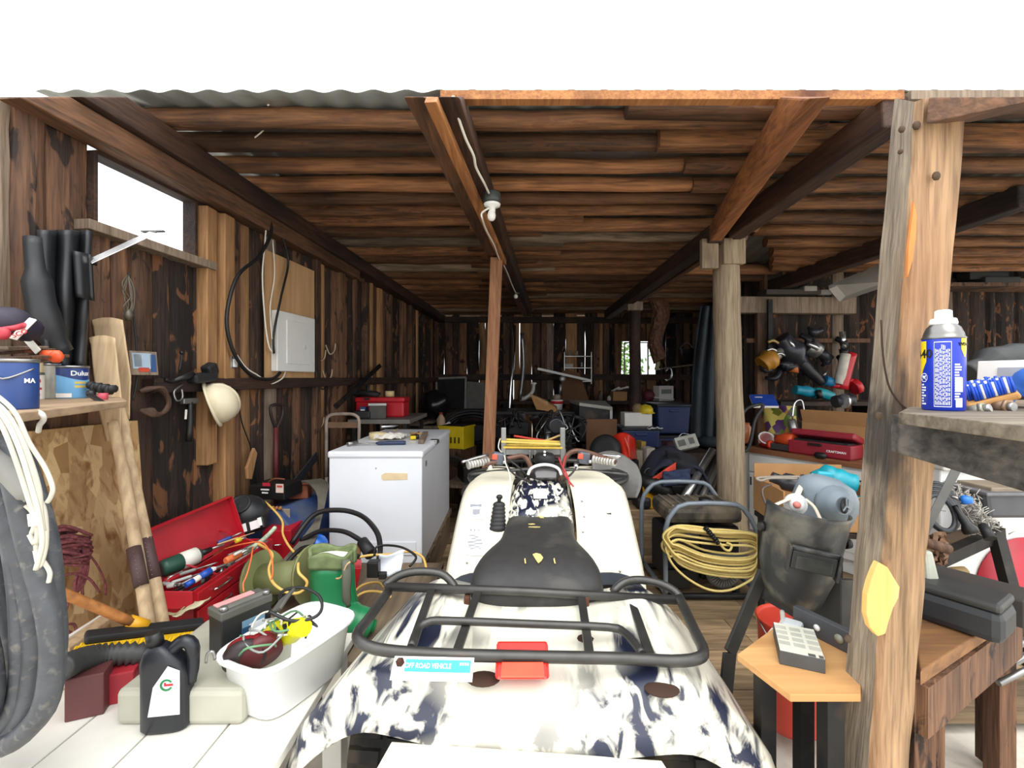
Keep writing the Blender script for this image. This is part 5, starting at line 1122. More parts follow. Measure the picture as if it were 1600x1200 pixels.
t = fthing('glue_tube', 'small pale tube lying on the rag on the freezer', 'tube', ZL(606,676)); mb = MB(SF); mb.tube([ZL(595,678,.07), ZL(616,676,.07), ZL(622,675,.07)], [.015,.012,.005], 8); part('body', mb, m_alu, t)
mb = MB(SF); mb.beam(ZL(658,694,.02), ZL(665,680,.02), .05, .035); solo('wood_block', mb, m_greyw, 'short grey wooden stick near the freezer lid edge', 'block', bev=.003)
t = fthing('tape_measure', 'yellow and black tape measure on the freezer lid', 'tape measure', ZL(648,688)); mb = MB(SF); mb.box(ZL(648,686,.02), (.08,.08,.04), (0,0,.3)); part('case', mb, m_black, t, .01); mb = MB(SF); mb.box(ZL(645,687,.022), (.05,.085,.03), (0,0,.3)); part('band', mb, m_yel, t, .004)
for i, (x0, y0, x1, y1, cl) in enumerate(((640,678,660,679,'#d9a44a'),(645,682,655,676,'#b8602c'),(615,674,622,671,'#c9b67a'))):
    mb = MB(SF); mb.tube([ZL(x0,y0,.008), ZL(x1,y1,.008)], .006, 6); solo('pencil', mb, M(cl, .5), ('yellow pencil lying near the back of the freezer lid','orange brown pencil crossing the yellow one','short tan pencil behind the rag on the freezer')[i], 'pencil')

t = thing('pallet', 'low wooden pallet under the white chest freezer', 'pallet', (-.85,3.5,FZ)); zf = (SF @ V((0,0,FZ))).z
for i in range(6):
    mb = MB(); mb.box((-.853, 2.93+i*.23, zf-.02), (.62,.16,.04)); part('slat', mb, m_low, t, .003)
for x in (-1.1,-.85,-.6):
    mb = MB(); mb.box((x, 3.5, (FZ+zf-.04)/2), (.09,1.26,zf-.04-FZ)); part('bearer', mb, m_low, t, .003)
# ---------------------------------------------------------------- near right post, rail and shelf
m_np = wood('near_post_wood', '#71573c', '#b5926c', 2, 26, dark='#8a5c36', darkamt=.4, bmp=.9, soot=[(.165,1.40,.07,.26),(.10,.98,.07,.12)])
m_np2 = wood('near_post_grey', '#6d6152', '#a3947e', 2, 26, dark='#7a5a3e', darkamt=.35, bmp=.9, soot=[(.165,1.36,.07,.22),(.05,1.2,.05,.1)])
Yq = 1.06
def pq(px, py, Y=Yq): return P(px, py, Y)
t = thing('door_post', 'big weathered post beside the spray can with a bright cut patch', 'post', V((.7,1.1,.0)))
def plank(corners, d, dz0=0):
    mb = MB(); a, b, c, e = corners; k = V((0,d,0)); mb.hexa([a, b, b+k, a+k, e, c, c+k, e+k]); return mb
def edge(xt, xb, y): return xt+(xb-xt)*(y-160)/(1050-160)
z_low = 1560
L0 = lambda y: pq(edge(1396,1321,y), y); L1 = lambda y: pq(edge(1436,1374,y), y, Yq-.012); L2 = lambda y: pq(edge(1514,1436,y), y, Yq+.02)
RR = random.Random(2)
mb = MB(); n = 30; rg = []; k = RR.random()*30
for i in range(n+1):
    y = 154+(1590-154)*i/n; a, b = L1(y), L2(y); c = P(edge(1396,1321,y), y, 1.16); ch = max(0, 1-(y-154)/22)*.012
    q_ = [a+V((0,.012,0)), a+V((.010,0,0)), b+V((-.006,0,0)), b+V((0,.008,0)), V((b.x+.01,1.2,b.z)), c+V((.012,.01,0)), c]
    rg.append([mb._v(p+V((.004*noise.noise(V((k+j,i*.7,0))),.003*noise.noise(V((k+j+20,i*.7,0))),0))) for j, p in enumerate(q_)])
mb.skin(rg, smooth=False); bm_ = mb.bm; bm_.faces.ensure_lookup_table()
for f in bm_.faces:
    if f.calc_center_median().x < .5*(L0(f.calc_center_median().z*0+600).x) : pass
for f in bm_.faces:
    if len(f.verts) == 4:
        c = f.calc_center_median(); yy = HY-(c.z-CZ)*FPX/c.y; xx = CX+c.x/c.y*FPX
        f.material_index = 1 if xx < edge(1434,1373,yy) else 0
part('post_shaft', mb, [m_np, m_np2], t)
# bright fresh cut, knots, resin split
mb = MB(); c = pq(1378,935,Yq-.022); f_ = FPX/Yq
poly = [((x-1378)/f_, -(y-935)/f_) for x, y in ((1374,880),(1388,888),(1398,905),(1406,918),(1404,935),(1396,950),(1390,968),(1384,990),(1372,994),(1360,980),(1355,960),(1356,930),(1361,910),(1368,892))]
mb.prism(poly, FACE(c, (0,-1,0)), -.018); part('cut_patch', mb, wood('fresh_wood', '#d49238', '#eec678', 2, 8, bmp=.1), t, .003, label='bright yellow freshly cut patch')
mb = MB(); mb.prism([(-.005,.08),(.004,.05),(.006,0),(.004,-.05),(-.004,-.09),(-.008,-.03),(-.006,.03)], FACE(pq(1423,372,Yq-.017), (0,-1,0)) @ Matrix.Rotation(-.09,4,'Z'), .006); part('split', mb, M('#c97a3a', .6), t, label='orange resin filled split')
for x, y, r in ((1432,196,.009),(1409,202,.007),(1463,275,.009),(1407,237,.005),(1373,650,.009),(1325,998,.008)):
    mb = MB(); mb.ball(pq(x,y,Yq-.013), (r,.006,r*1.2), 10); part('knot', mb, M('#4a3826', .8, 0, .3, 60), t)
mb = MB(); cr = [(1377,500),(1380,555),(1388,600),(1402,625),(1418,640)]; mb.tube([pq(x,y,Yq-.012) for x, y in cr], .0022, 5, sm=4); part('crack', mb, M('#3a2a1c', .9), t)
for x, y, sx, sz in ((1385,590,.022,.05),(1372,690,.03,.06),(1400,645,.02,.03)):
    mb = MB(); mb.ball(pq(x,y,Yq-.010), (sx,.006,sz), 14); 
    mb.bm.free()
# lintel piece at the top of the post
mb = MB(); mb.hexa([P(1446,194,1.03), P(1512,192,1.12), P(1700,110,1.05), P(1640,110,.95), P(1450,152,1.03), P(1514,152,1.12), P(1700,80,1.05), P(1640,80,.95)])
for v in mb.bm.verts: v.co.z = min(v.co.z, CZ+(HY-151)*v.co.y/FPX)
solo('brace', mb, m_beam, 'dark timber brace meeting the top of the near post', 'timber', bev=.004)
# dark rail
m_rail = wood('sooty_rail', '#262422', '#625c54', 0, 18, dark='#151413', darkamt=.45, bmp=.6)
mb = MB(); a0, b0 = P(1405,648,1.0), P(1640,692,.80); a1, b1 = P(1404,708,1.0), P(1640,780,.80); k = V((.01,.035,0))
mb.hexa([a1, b1, b1+k, a1+k, a0, b0, b0+k, a0+k]); rail = solo('rail', mb, m_rail, 'sooty black rail nailed across the near post under the spray can', 'rail', bev=.003)
mb = MB(); mb.lathe([(.012,0),(.01,.003),(0,.003)], FACE(P(1455,706,.948), (-.2,-1,0)), 14); mb.bm.free()
zs = CZ-48*.95/FPX
t = thing('can_shelf', 'weathered shelf plank carrying the blue spray can', 'shelf', V((1.05,1.0,zs)))
mb = MB(); dz = V((0,0,-.022)); q0, q1, q2, q3 = PZ(1404,644,zs), PZ(1700,676,zs), V((1.45,1.16,zs)), V((.895,1.04,zs)); mb.hexa([q0+dz,q1+dz,q2+dz,q3+dz,q0,q1,q2,q3]); part('board', mb, wood('grey_shelf', '#4d4438', '#857a68', 0, 18, dark='#2f281f', darkamt=.35), t, .002)
# spray can
c = P(1474,0,.93); c.z = zs; T_ = Matrix.Translation(c); r = .0335; ang = math.atan2(-c.y, -c.x)
t = thing('spray_can', 'blue spray can with yellow shields and small white print on the shelf', 'spray can', c); m_can = M('#1b35b0', .3, 0, .04)
mb = MB(T_); mb.lathe([(r*.93,0),(r,.003),(r,.143),(r*.98,.145)], seg=40); bd = part('body', mb, m_can, t)
mb = MB(T_); mb.lathe([(r*1.02,.143),(r*1.03,.1455),(r*.97,.148),(r*.93,.154),(r*.8,.166),(r*.66,.171),(r*.62,.174),(r*.5,.174)], seg=36); part('shoulder', mb, M('#8e8c88', .3, .85), t)
mb = MB(T_); mb.lathe([(r*.64,.172),(r*.66,.176),(r*.6,.184),(r*.42,.186),(r*.40,.2),(r*.3,.202),(0,.202)], seg=24); part('nozzle', mb, M('#f2f2f0', .4, 0, .02), t)
rm = r*1.012
def curved(a0, a1, z0, z1, mat, nm, par, rr=rm, poly=None):
    mb = MB()
    if poly: mb._f([mb._v(T_ @ V((rr*math.cos(ang+a), rr*math.sin(ang+a), z))) for a, z in poly])
    else: mb.grid(lambda u, v: T_ @ V((rr*math.cos(ang+a0+(a1-a0)*u), rr*math.sin(ang+a0+(a1-a0)*u), z0+(z1-z0)*v)), 10, 1)
    return part(nm, mb, mat, par)
m_y = M('#f2d21a', .35, 0, .03)
def shield(ac, zc, s_): 
    mb = MB(); w_ = .42*s_
    def f(u, v):
        z = zc+.030*s_*(1-2*v); k = 1 if v < .6 else 1-(v-.6)/.4*.85
        a = ac+(u-.5)*2*w_*k; return T_ @ V((rm*math.cos(ang+a), rm*math.sin(ang+a), z))
    mb.grid(f, 10, 10); return part('shield', mb, m_y, bd)
m_ink = M('#14161c', .5)
s1 = shield(-1.32, .105, 1.15); s2 = shield(1.12, .125, .62)
for ac, zc, sz, par in ((-1.58,.113,.024,s1),(1.12,.131,.009,s2)):
    mb = MB(); text(mb, 'WD-40', sz, onlabel(T_, rm*1.01, ang+ac, zc), rm*1.01); part('lettering', mb, m_ink, par)
# text panel drawn as fine lines of print inside a white outline
m_w = M('#e9ebf2', .45, 0, .03)
a0, a1 = -.42, .36
for (x0, x1, z0, z1) in ((a0,a0+.02,.008,.137),(a1-.02,a1,.008,.137),(a0,a1,.008,.0095),(a0,a1,.1355,.137)): curved(x0,x1,z0,z1,m_w,'label_line',bd)
RR = random.Random(6); mb = MB()
for i in range(10):
    aa = a0+.06+i*.068; z = .012
    while z < .131:
        l_ = RR.uniform(.004,.010)
        if z+l_ < .132 and not (i > 6 and z > .12): mb.grid(lambda u, v: T_ @ V((rm*math.cos(ang+aa+.034*u), rm*math.sin(ang+aa+.034*u), z+l_*v)), 2, 1)
        z += l_+.0022
part('fine_print', mb, m_w, bd)
mb = MB()
for i in range(14):
    z = .09-.0052*i; w_ = RR.uniform(.16,.3)
    if not .052 < z < .07: pass
    if z > .02 : mb.grid(lambda u, v: T_ @ V((rm*math.cos(ang+.5+w_*u*1.3), rm*math.sin(ang+.5+w_*u*1.3), z+.003*v)), 4, 1)
for i in range(8):
    z = .05-.0055*i; w_ = RR.uniform(.2,.5); mb.grid(lambda u, v: T_ @ V((rm*math.cos(ang-1.25+w_*u), rm*math.sin(ang-1.25+w_*u), z+.0032*v)), 4, 1)
part('fine_print', mb, m_w, bd)
curved(.52,.95,.038,.066,m_w,'label_patch',bd); curved(.55,.92,.008,.026,m_w,'label_patch',bd)
mb = MB(); Mo = onlabel(T_, rm*1.01, ang-.98, .066)
vs = [[mb._v(Mo @ V((r_*math.cos(2*PI*k/8+PI/8), r_*math.sin(2*PI*k/8+PI/8), -.0003*0))) for k in range(8)] for r_ in (.0095,.008)]
for k in range(8): mb._f([vs[0][k],vs[0][(k+1)%8],vs[1][(k+1)%8],vs[1][k]])
mb.tube([Mo @ V((-.004,-.004,0)), Mo @ V((.004,.004,0))], .0008, 4); mb.tube([Mo @ V((.004,-.004,0)), Mo @ V((-.004,.004,0))], .0008, 4); mb.ball(Mo @ V((0,.001,0)), .003, 8)
part('hazard_mark', mb, m_w, bd)
# brush, fittings, blue cloth, white box on the shelf
def onS(px, py, dz=0): p = PZ(px, py, zs); p.z += dz; return p
t = thing('scrub_brush', 'scrub brush with wooden back and blue and white bristles', 'brush', P(1545,632,.98)); a, b = P(1508,632,.98), P(1590,612,.93)
mb = MB(); mb.beam(a, b, .05, .014, up=(0,-.4,1)); part('handle', mb, wood('brush_back', '#a8753c', '#d0a062', 0, 10, bmp=.1), t, .005)
d = (b-a); RR = random.Random(8)
for nm, k0, k1, mt in (('bristles',0,.72,M('#1c4fc0', .5, 0, .15, 40)),('bristle_stripe',0,.72,m_white)):
    mb = MB()
    for i in range(14):
        if (nm == 'bristles') == (i % 4 == 3): continue
        for j in range(4):
            p = a+d*(.02+.055*i)+V((0,-.022+.014*j,.008)); mb.tube([p, p+V((-.006,.004,.03+RR.uniform(-.002,.002)))], .0028, 5)
    part(nm, mb, mt, t)
for i, (a, b, r, cl, lab) in enumerate(((P(1512,643,.93),P(1548,637,.90),.011,'#9c9a86','grey green hose fitting lying at the shelf edge below the brush'),(P(1556,634,.94),P(1585,636,.91),.012,'#9a7f66','brown brass hose fitting right of the grey green one'))):
    t = thing('hose_fitting', lab, 'fitting', a); d = b-a; mb = MB(); mb.cyl(a, a+d*.7, r, r*.95, 14); part('body', mb, M(cl, .45, .4, .2, 30), t)
    mb = MB(); mb.cyl(a+d*.55, a+d*.75, r*1.25, r*1.25, 6); part('nut', mb, M(cl, .4, .5, .2, 30), t); mb = MB(); mb.cyl(a+d*.75, b, r*.8, r*.7, 12); part('nipple', mb, m_steel, t)
t = thing('small_carton', 'white carton with grey side print at the end of the can shelf', 'carton', P(1600,600,1.0)); c = P(1607,592,1.02); mb = MB(); mb.box(c, (.12,.12,.07), (0,.1,.3)); part('body', mb, m_white, t, .002)
mb = MB(); mb.box(c+V((-.055,-.03,0)), (.004,.07,.05), (0,.1,.3)); part('print', mb, M('#a9adb4', .6), t)
mb = MB(); mb.tube([P(1565,635,.97), P(1585,610,.97), P(1610,590,.95), P(1640,585,.93)], [.012,.02,.022,.02], 10, sm=4); solo('blue_cloth', mb, M('#2c62b8', .7), 'blue plastic strap bunched behind the brush', 'strap')
t = thing('planer', 'dark metal tool standing on the ledge behind the spray can', 'tool', P(1540,560,1.25)); mb = MB(); mb.tube([P(1510,585,1.25), P(1545,572,1.25), P(1590,568,1.25), P(1620,570,1.25)], [.03,.05,.055,.03], 12, sm=4); part('body', mb, M('#2f3130', .5, .3, .25, 12), t)
mb = MB(); mb.hexa([V((1.1,1.07,zs-.03)),V((1.6,1.1,zs-.03)),V((1.9,1.5,zs-.03)),V((1.2,1.5,zs-.03)),V((1.1,1.07,zs-.005)),V((1.6,1.1,zs-.005)),V((1.9,1.5,zs-.005)),V((1.2,1.5,zs-.005))]); solo('shelf_plank', mb, m_greyw, 'second grey plank behind the can shelf', 'plank')

# ---------------------------------------------------------------- welding bench: mask, hood, plywood table
m_mask = M('#333433', .42, .1, .15, 8, '#77705f', .4, 9, .1)
Ym = 1.47
t = thing('plywood_table', 'small table with an orange plywood top below the welding mask', 'table', V((.8,1.35,.02)))
zt_ = .765
A_, B_, C_, D_ = PZ(1152,1022,zt_), PZ(1226,968,zt_), PZ(1345,985,zt_), PZ(1345,1085,zt_)
mb = MB(); k = V((0,0,.018)); E_ = PZ(1235,1085,zt_); base = [A_, E_, D_, C_, B_]
A2 = [mb._v(p-k) for p in base]; B2 = [mb._v(p) for p in base]; mb._f(A2[::-1]); mb._f(B2)
for i in range(5): mb._f([A2[i],A2[(i+1)%5],B2[(i+1)%5],B2[i]])
part('top', mb, wood('ply_top', '#b07c48', '#d6a56a', 0, 6, dark='#8a5c34', darkamt=.25, bmp=.1), t, .002)
for p in (V((.68,1.24,0)), V((.76,1.1,0)), V((.94,1.25,0)), V((.86,1.36,0))):
    mb = MB(); mb.beam((p.x,p.y,.02), (p.x,p.y,zt_-.018), .04, .04, up=(0,1,0)); part('leg', mb, m_dksteel, t)
# steel stand with the mask resting on it
t = thing('steel_stand', 'grimy steel stand with a slanting leg holding up the welding mask', 'stand', P(1160,1100,1.45))
m_std = M('#3d3b37', .6, .4, .25, 9, '#6a6256', .35, 6, .2)
mb = MB(); mb.beam(P(1192,895,1.62), P(1140,1020,1.5), .045, .012, up=(.2,-1,0)); e_ = P(1140,1020,1.5); mb.beam(e_, V((e_.x-.06,e_.y-.02,.08)), .045, .012, up=(.2,-1,0)); part('leg', mb, m_std, t, .002)
mb = MB(); q_ = [P(1190,935,1.60), P(1200,900,1.60), P(1314,905,1.42), P(1314,1010,1.40)]; k = V((.01,.014,0)); mb.hexa([q_[0],q_[3],q_[3]+k,q_[0]+k,q_[1],q_[2],q_[2]+k,q_[1]+k]); part('apron', mb, m_std, t, .002)
mb = MB(); mb.beam(P(1322,905,1.44), P(1322,1250,1.4), .045, .02, up=(0,-1,0)); part('leg', mb, m_std, t, .002)
# mask
t = thing('welding_mask', 'dusty black welding mask with a dark flip-up window', 'mask', P(1250,940,1.42))
c = P(1249,860,Ym); cols = 26; rowsn = 22
Mk = RT(c, -.28, 0, 0) @ Matrix.Rotation(.15,4,'Y') @ Matrix.Rotation(.06,4,'X') @ Matrix.Scale(.93,4)
def mk(u, v):
    th = (u-.5)*PI*1.02; z = .155-.31*v
    r_ = .122-.012*v-.014*max(0,v-.72)/.28*1.2
    bot = 0 if v < .7 else -.02*((v-.7)/.3)**2*math.cos(th)
    bulge = .018*math.exp(-((v-.28)/.2)**2)*math.cos(th)**2
    zz = z+(.055*(1-math.cos(th))*(v-.35) if v > .35 else 0)
    return Mk @ V((math.sin(th)*r_*1.02, -math.cos(th)*(r_*.86+bulge), zz+bot))
mb = MB(); mb.grid(mk, cols, rowsn); part('shell', mb, m_mask, t, solid=.005)
mb = MB(); mb.box((0,-.128,.015), (.125,.02,.06)); mb.bm.transform(Mk); wd_ = part('window_frame', mb, m_mask, t, .003)
mb = MB(); mb.box((0,-.139,.01), (.1,.004,.042)); mb.bm.transform(Mk); part('dark_glass', mb, M('#3c3d3a', .15, 0, .2, 30, '#6d6a5c', .3, 10), wd_, .001)
mb = MB(); mb.tube([Mk @ V((-.066,-.128,.05)), Mk @ V((.066,-.128,.05))], .009, 8); part('hinge', mb, m_mask, wd_)
for x in (-.07,.07):
    mb = MB(); mb.box((x,-.128,.015), (.008,.03,.085)); mb.bm.transform(Mk); part('bracket', mb, m_mask, wd_, .002)
for x in (-1,1):
    mb = MB(); p = Mk @ V((x*.122,-.01,.06)); mb.cyl(p, p+V((x*.016,0,0)), .016, .014, 10); part('knob', mb, m_dksteel, t)
# grey blast hood behind it with white filter disc
t = thing('respirator_hood', 'grey plastic breathing mask with a white filter behind the welding mask', 'mask', P(1285,840,1.62))
m_gh = M('#7f8b93', .45, 0, .06, 8, '#8c8678', .2, 8); ch = P(1285,778,1.66)
mb = MB(); rg = []
for x, y, rx, ry, Y in ((1260,835,.045,.05,1.68),(1270,815,.09,.1,1.68),(1283,785,.095,.1,1.66),(1288,762,.088,.09,1.64),(1280,748,.06,.06,1.64),(1275,742,.02,.02,1.64)):
    p = P(x,y,Y); rg.append([mb._v(p+V((rx*math.cos(2*PI*k/24)+(.025 if math.cos(2*PI*k/24) > .5 and 770 < y < 820 else 0), ry*math.sin(2*PI*k/24), 0))) for k in range(24)])
mb.skin(rg); part('shell', mb, m_gh, t)
mb = MB(); mb.tube([P(1300,785,1.58), P(1312,788,1.54), P(1319,790,1.52)], [.06,.045,.03], 18, sm=3); o = part('snout', mb, m_gh, t)
pv = P(1319,790,1.515); mb = MB(); mb.lathe([(.026,0),(.026,.004),(0,.004)], FACE(pv, (.5,-.85,0)), 18); v_ = part('vent', mb, m_black, o)
mb = MB(); Mv = FACE(pv+V((.003,-.005,0)), (.5,-.85,0))
for a in (PI/2, PI/2+2*PI/3, PI/2-2*PI/3): mb.beam(Mv @ V((0,0,.001)), Mv @ V((.025*math.cos(a),.025*math.sin(a),.001)), .005, .003, up=(.5,-.85,0))
part('vent_rib', mb, m_gh, v_)
pf = P(1243,788,1.52); mb = MB(); Mf = FACE(pf, (-.25,-.95,.15)); mb.lathe([(.034,-.012),(.036,0),(.034,.006),(.02,.008)], Mf, 24); f_ = part('filter', mb, M('#c9ccc8', .5), t)
mb = MB(); mb.lathe([(.022,.006),(.022,.012),(0,.012)], Mf, 20); part('filter_core', mb, m_white, f_); mb = MB(); mb.lathe([(.012,.011),(.011,.02),(0,.021)], Mf, 14); part('filter_plug', mb, M('#d07a70', .5), f_)
for pts in ([P(1245,775,1.6), P(1252,760,1.64), P(1262,748,1.66), P(1272,742,1.66)], [P(1205,792,1.5), P(1218,786,1.5), P(1232,780,1.52)], [P(1258,780,1.54), P(1272,792,1.52), P(1282,812,1.5)]):
    mb = MB(); mb.tube(pts, .010, 8, sm=4, sx=.4); part('strap', mb, M('#d8cdb8', .7), t)
# things on the plywood table
def onT(px, py, dz=0): p = PZ(px, py, zt_); p.z += dz; return p
c = onT(1245,1025); t = thing('label_box', 'flat white carton with grey print lying on the plywood table', 'carton', c, .55)
T_ = RT(V((.765,1.235,zt_)), -.42)
mb = MB(T_); mb.box((0,0,.018), (.1,.15,.036)); part('body', mb, M('#4a4b4a', .6), t, .002); mb = MB(T_); mb.box((0,0,.0365), (.097,.147,.002)); tp = part('top_label', mb, M('#d9d7c6', .6, 0, .05), t)
mb = MB(T_)
for i in range(3):
    for j in range(4): mb.box((-.034+.034*i, .05-.028*j, .038), (.026,.018,.0006))
part('label_print', mb, M('#b9b8aa', .7), tp)
mb = MB(T_); mb.box((.022,-.07,.038), (.016,.012,.0006)); mb.box((.042,-.07,.038), (.01,.012,.0006)); part('label_print', mb, M('#55554f', .7), tp)
t = thing('spirit_level', 'dark grey level with a round white dial behind the flat carton', 'level', onT(1290,990)); a, b = onT(1252,985,.03)+V((0,.03,0)), V((.93,1.18,zt_+.03)); mb = MB(); mb.beam(a, b, .022, .06); part('body', mb, M('#4a4c4e', .5, 0, .15, 12), t, .003)
d = b-a; nrm = V((d.y,-d.x,0)).normalized()
for k, r_, mt in ((.34,.009,m_white),(.62,.012,M('#8c8a78', .3))):
    mb = MB(); mb.lathe([(r_,0),(r_,.0025),(0,.0025)], FACE(a+d*k+nrm*.011, nrm), 14); part('dial', mb, mt, t)
t = thing('power_strip', 'white cord plug and power strip lying on the plywood table', 'power strip', onT(1240,985)); mb = MB(); mb.beam(onT(1222,985,.02), onT(1254,995,.02), .05, .028); part('strip', mb, M('#cfd2d2', .5), t, .008)
mb = MB(); mb.tube([P(1222,955,1.5), P(1223,968,1.47), P(1218,980,1.42), P(1212,988,1.38)], [.007,.006,.007,.012], 8, sm=3); part('cord', mb, m_cordw, t); mb = MB(); mb.beam(P(1213,987,1.37), P(1203,999,1.33), .025, .02); part('plug', mb, m_cordw, t, .004)
for k in (-3,3):
    mb = MB(); mb.beam(P(1203+k,998+k*.5,1.33), P(1198+k,1004+k*.5,1.31), .005, .002); part('prong', mb, m_steel, t)
t = thing('red_bucket', 'red plastic bucket under the steel stand', 'bucket', P(1205,985,1.9)); cb_ = P(1236,0,1.9); mb = MB(); T_ = Matrix.Translation((cb_.x,cb_.y,FZ)); mb = MB(T_); mb.lathe([(.10,0),(.105,.02),(.125,.42),(.133,.43),(.125,.435),(.115,.42),(.1,.05)], seg=28); part('body', mb, M('#c4402c', .45, 0, .1), t)
mb = MB(T_); mb.tube([(-.13,0,.42),(-.1,-.1,.34),(0,-.14,.3),(.1,-.1,.34),(.13,0,.42)], .004, 6, sm=4); part('handle', mb, m_steel, t)

# ---------------------------------------------------------------- generator with yellow cord
gx0, gx1, gy0, gy1 = P(1040,0,2.95).x, P(1186,0,2.95).x, 2.95, 3.42; gz = FZ+.06; gt = .70
t = thing('generator', 'portable generator in a grey tube frame beside the round post', 'generator', ((gx0+gx1)/2, (gy0+gy1)/2, FZ)); m_gf = M('#7d8790', .4, .2, .1, 10, '#5a544a', .2, 9)
def hoop(Y, top, lx=0):
    x0, x1 = gx0+lx, gx1+lx
    return [V((x0,Y,FZ+.05)), V((x0,Y,.3)), V((x0,Y,top-.16)), V((x0+.05,Y,top-.05)), V((x0+.14,Y,top)), V((x1-.2,Y,top)), V((x1-.10,Y,top-.03)), V((x1-.02,Y,top-.16)), V((x1,Y,top-.26)), V((x1,Y,.3)), V((x1,Y,FZ+.05))]
for Y, tp_, lx in ((gy0,.70,0),(gy1,.735,-.02)):
    mb = MB(); mb.tube(hoop(Y, tp_, lx), .016, 10, sm=2); part('frame_hoop', mb, m_gf, t)
for x in (gx0,gx1):
    for z in (FZ+.05,):
        mb = MB(); mb.cyl((x,gy0,z), (x,gy1,z), .016, seg=10); part('frame_rail', mb, m_gf, t)
mb = MB(); mb.cyl((gx0,gy0,.62), (gx0-.02,gy1,.62), .012, seg=10); mb.bm.free()
for Y in (gy0,gy1):
    mb = MB(); mb.cyl((gx0,Y,FZ+.03), (gx1,Y,FZ+.03), .02, seg=10); part('base_rail', mb, m_dksteel, t)
mb = MB(); mb.tube([V((gx0+.02,gy0-.01,.47)), V((gx0+.05,gy0-.02,.41)), V((gx0+.15,gy0-.02,.385)), V((gx1-.02,gy0-.02,.36))], .016, 10, sm=4); part('front_bar', mb, m_gf, t)
mb = MB(); T_ = Matrix.Translation(((gx0+gx1)/2-.02,(gy0+gy1)/2,0)); mb = MB(T_); mb.box((0,0,.605), (.5,.36,.11)); tk = part('fuel_tank', mb, M('#3b3a36', .45, .3, .2, 10, '#8a7f6c', .45, 6, .15), t, .035)
for k in range(7):
    mb = MB(T_); mb.box((-.2+.066*k,0,.663), (.018,.3,.01)); part('tank_rib', mb, M('#5a574f', .45, .3, .2, 10, '#8a7f6c', .5, 6), tk, .004)
mb = MB(T_); mb.cyl((.05,-.05,.66), (.05,-.05,.69), .04, seg=18); part('fuel_cap', mb, m_black, tk)
mb = MB(T_); mb.box((-.14,0,.33), (.22,.34,.34)); part('alternator', mb, m_dkrub, t, .02); mb = MB(T_); mb.box((.12,.02,.34), (.26,.3,.36)); en = part('engine', mb, m_dksteel, t, .02)
mb = MB(T_); cc = V((.10,-.19,.26)); Mr = FACE(cc, (0,-1,0)); mb.lathe([(.11,0),(.115,.02),(.09,.035),(.04,.04),(0,.04)], Mr, 28); rc = part('recoil_cover', mb, M('#8d8d88', .5, .3, .15, 20), en)
mb = MB(T_)
for k in range(30):
    a = 2*PI*k/30; mb.beam(Mr @ V((.05*math.cos(a),.05*math.sin(a),.042)), Mr @ V((.095*math.cos(a),.095*math.sin(a),.033)), .005, .006, up=(0,-1,0))
part('recoil_slot', mb, M('#4a4a48', .6), rc)
mb = MB(T_); mb.box((-.2,-.19,.2), (.18,.02,.12)); part('outlet_panel', mb, m_black, t, .004)
for x in (gx0+.1,gx1-.1):
    mb = MB(); mb.cyl((x,gy0+.1,FZ), (x,gy0+.1,FZ+.04), .025, seg=10); part('foot', mb, m_dkrub, t)
t = thing('yellow_cord_hank', 'pale yellow extension cord hung in loops on the generator frame', 'cord', P(1110,870,2.9)); RR = random.Random(12)
for i in range(13):
    y0 = 822+RR.uniform(0,22); x0 = 1034+RR.uniform(0,10); x1 = 1186+RR.uniform(-3,3); yb = 855+i*2.6+RR.uniform(-5,5); Y = 2.9-.014*(i%5)
    mb = MB(); mb.tube([P(x0,y0+12,Y), P(x0+16,y0,Y), P(1080,y0+2+RR.uniform(-3,3),Y-.01), P(1130,y0+7+RR.uniform(-3,3),Y-.01), P(x1-12,y0+10,Y), P(x1,y0+22,Y), P(x1-6,yb+8,Y), P(1150,yb+14,Y-.015), P(1100,yb+8,Y-.015), P(1060,yb-8,Y-.01), P(x0+6,y0+26,Y)], .0075, 7, True, 4); part('cord_loop', mb, m_cordy, t)
mb = MB(); mb.tube([P(1046,850,2.86), P(1044,868,2.86), P(1056,888,2.85), P(1080,908,2.84), P(1110,922,2.83), P(1140,922,2.83), P(1170,908,2.84), P(1184,895,2.85), P(1188,880,2.86)], .0075, 7, sm=5); part('cord_loop', mb, m_cordy, t)
mb = MB(); mb.tube([P(1124,848,2.83), P(1132,858,2.83), P(1140,860,2.83), P(1143,852,2.83), P(1135,848,2.84)], .0075, 7, sm=4); part('cord_loop', mb, m_cordy, t)
mb = MB(); a, b = P(1102,824,2.83), P(1123,850,2.82); d = b-a
for k in range(8): mb.cyl(a+d*k/8, a+d*(k+.75)/8, .014 if k % 2 else .017, seg=10)
part('socket', mb, m_black, t)

# ---------------------------------------------------------------- white cabinet and what stands on it
K0, K1 = P(1160,0,4.1), P(1345,0,3.28)
kx = V((K1.x-K0.x, K1.y-K0.y, 0)); Lk = kx.length; kx.normalize(); kn = V((kx.y,-kx.x,0)); kn = kn if kn.y < 0 else -kn; kb = -kn
ang_k = math.atan2(kx.y, kx.x); zk = .895
t = thing('cabinet', 'white painted cabinet with a brown worktop right of the round post', 'cabinet', V((K0.x,K0.y,FZ)), ang_k)
def kp(l, d, z): return V((K0.x,K0.y,0))+kx*l+kb*d+V((0,0,z))
def kbox(l0, l1, d0, d1, z0, z1): return [kp(l0,d0,z0),kp(l1,d0,z0),kp(l1,d1,z0),kp(l0,d1,z0),kp(l0,d0,z1),kp(l1,d0,z1),kp(l1,d1,z1),kp(l0,d1,z1)]
m_cab_ = M('#d9d9d4', .45, 0, .05, 5, '#b5b0a2', .2, 6); LK = Lk+.06
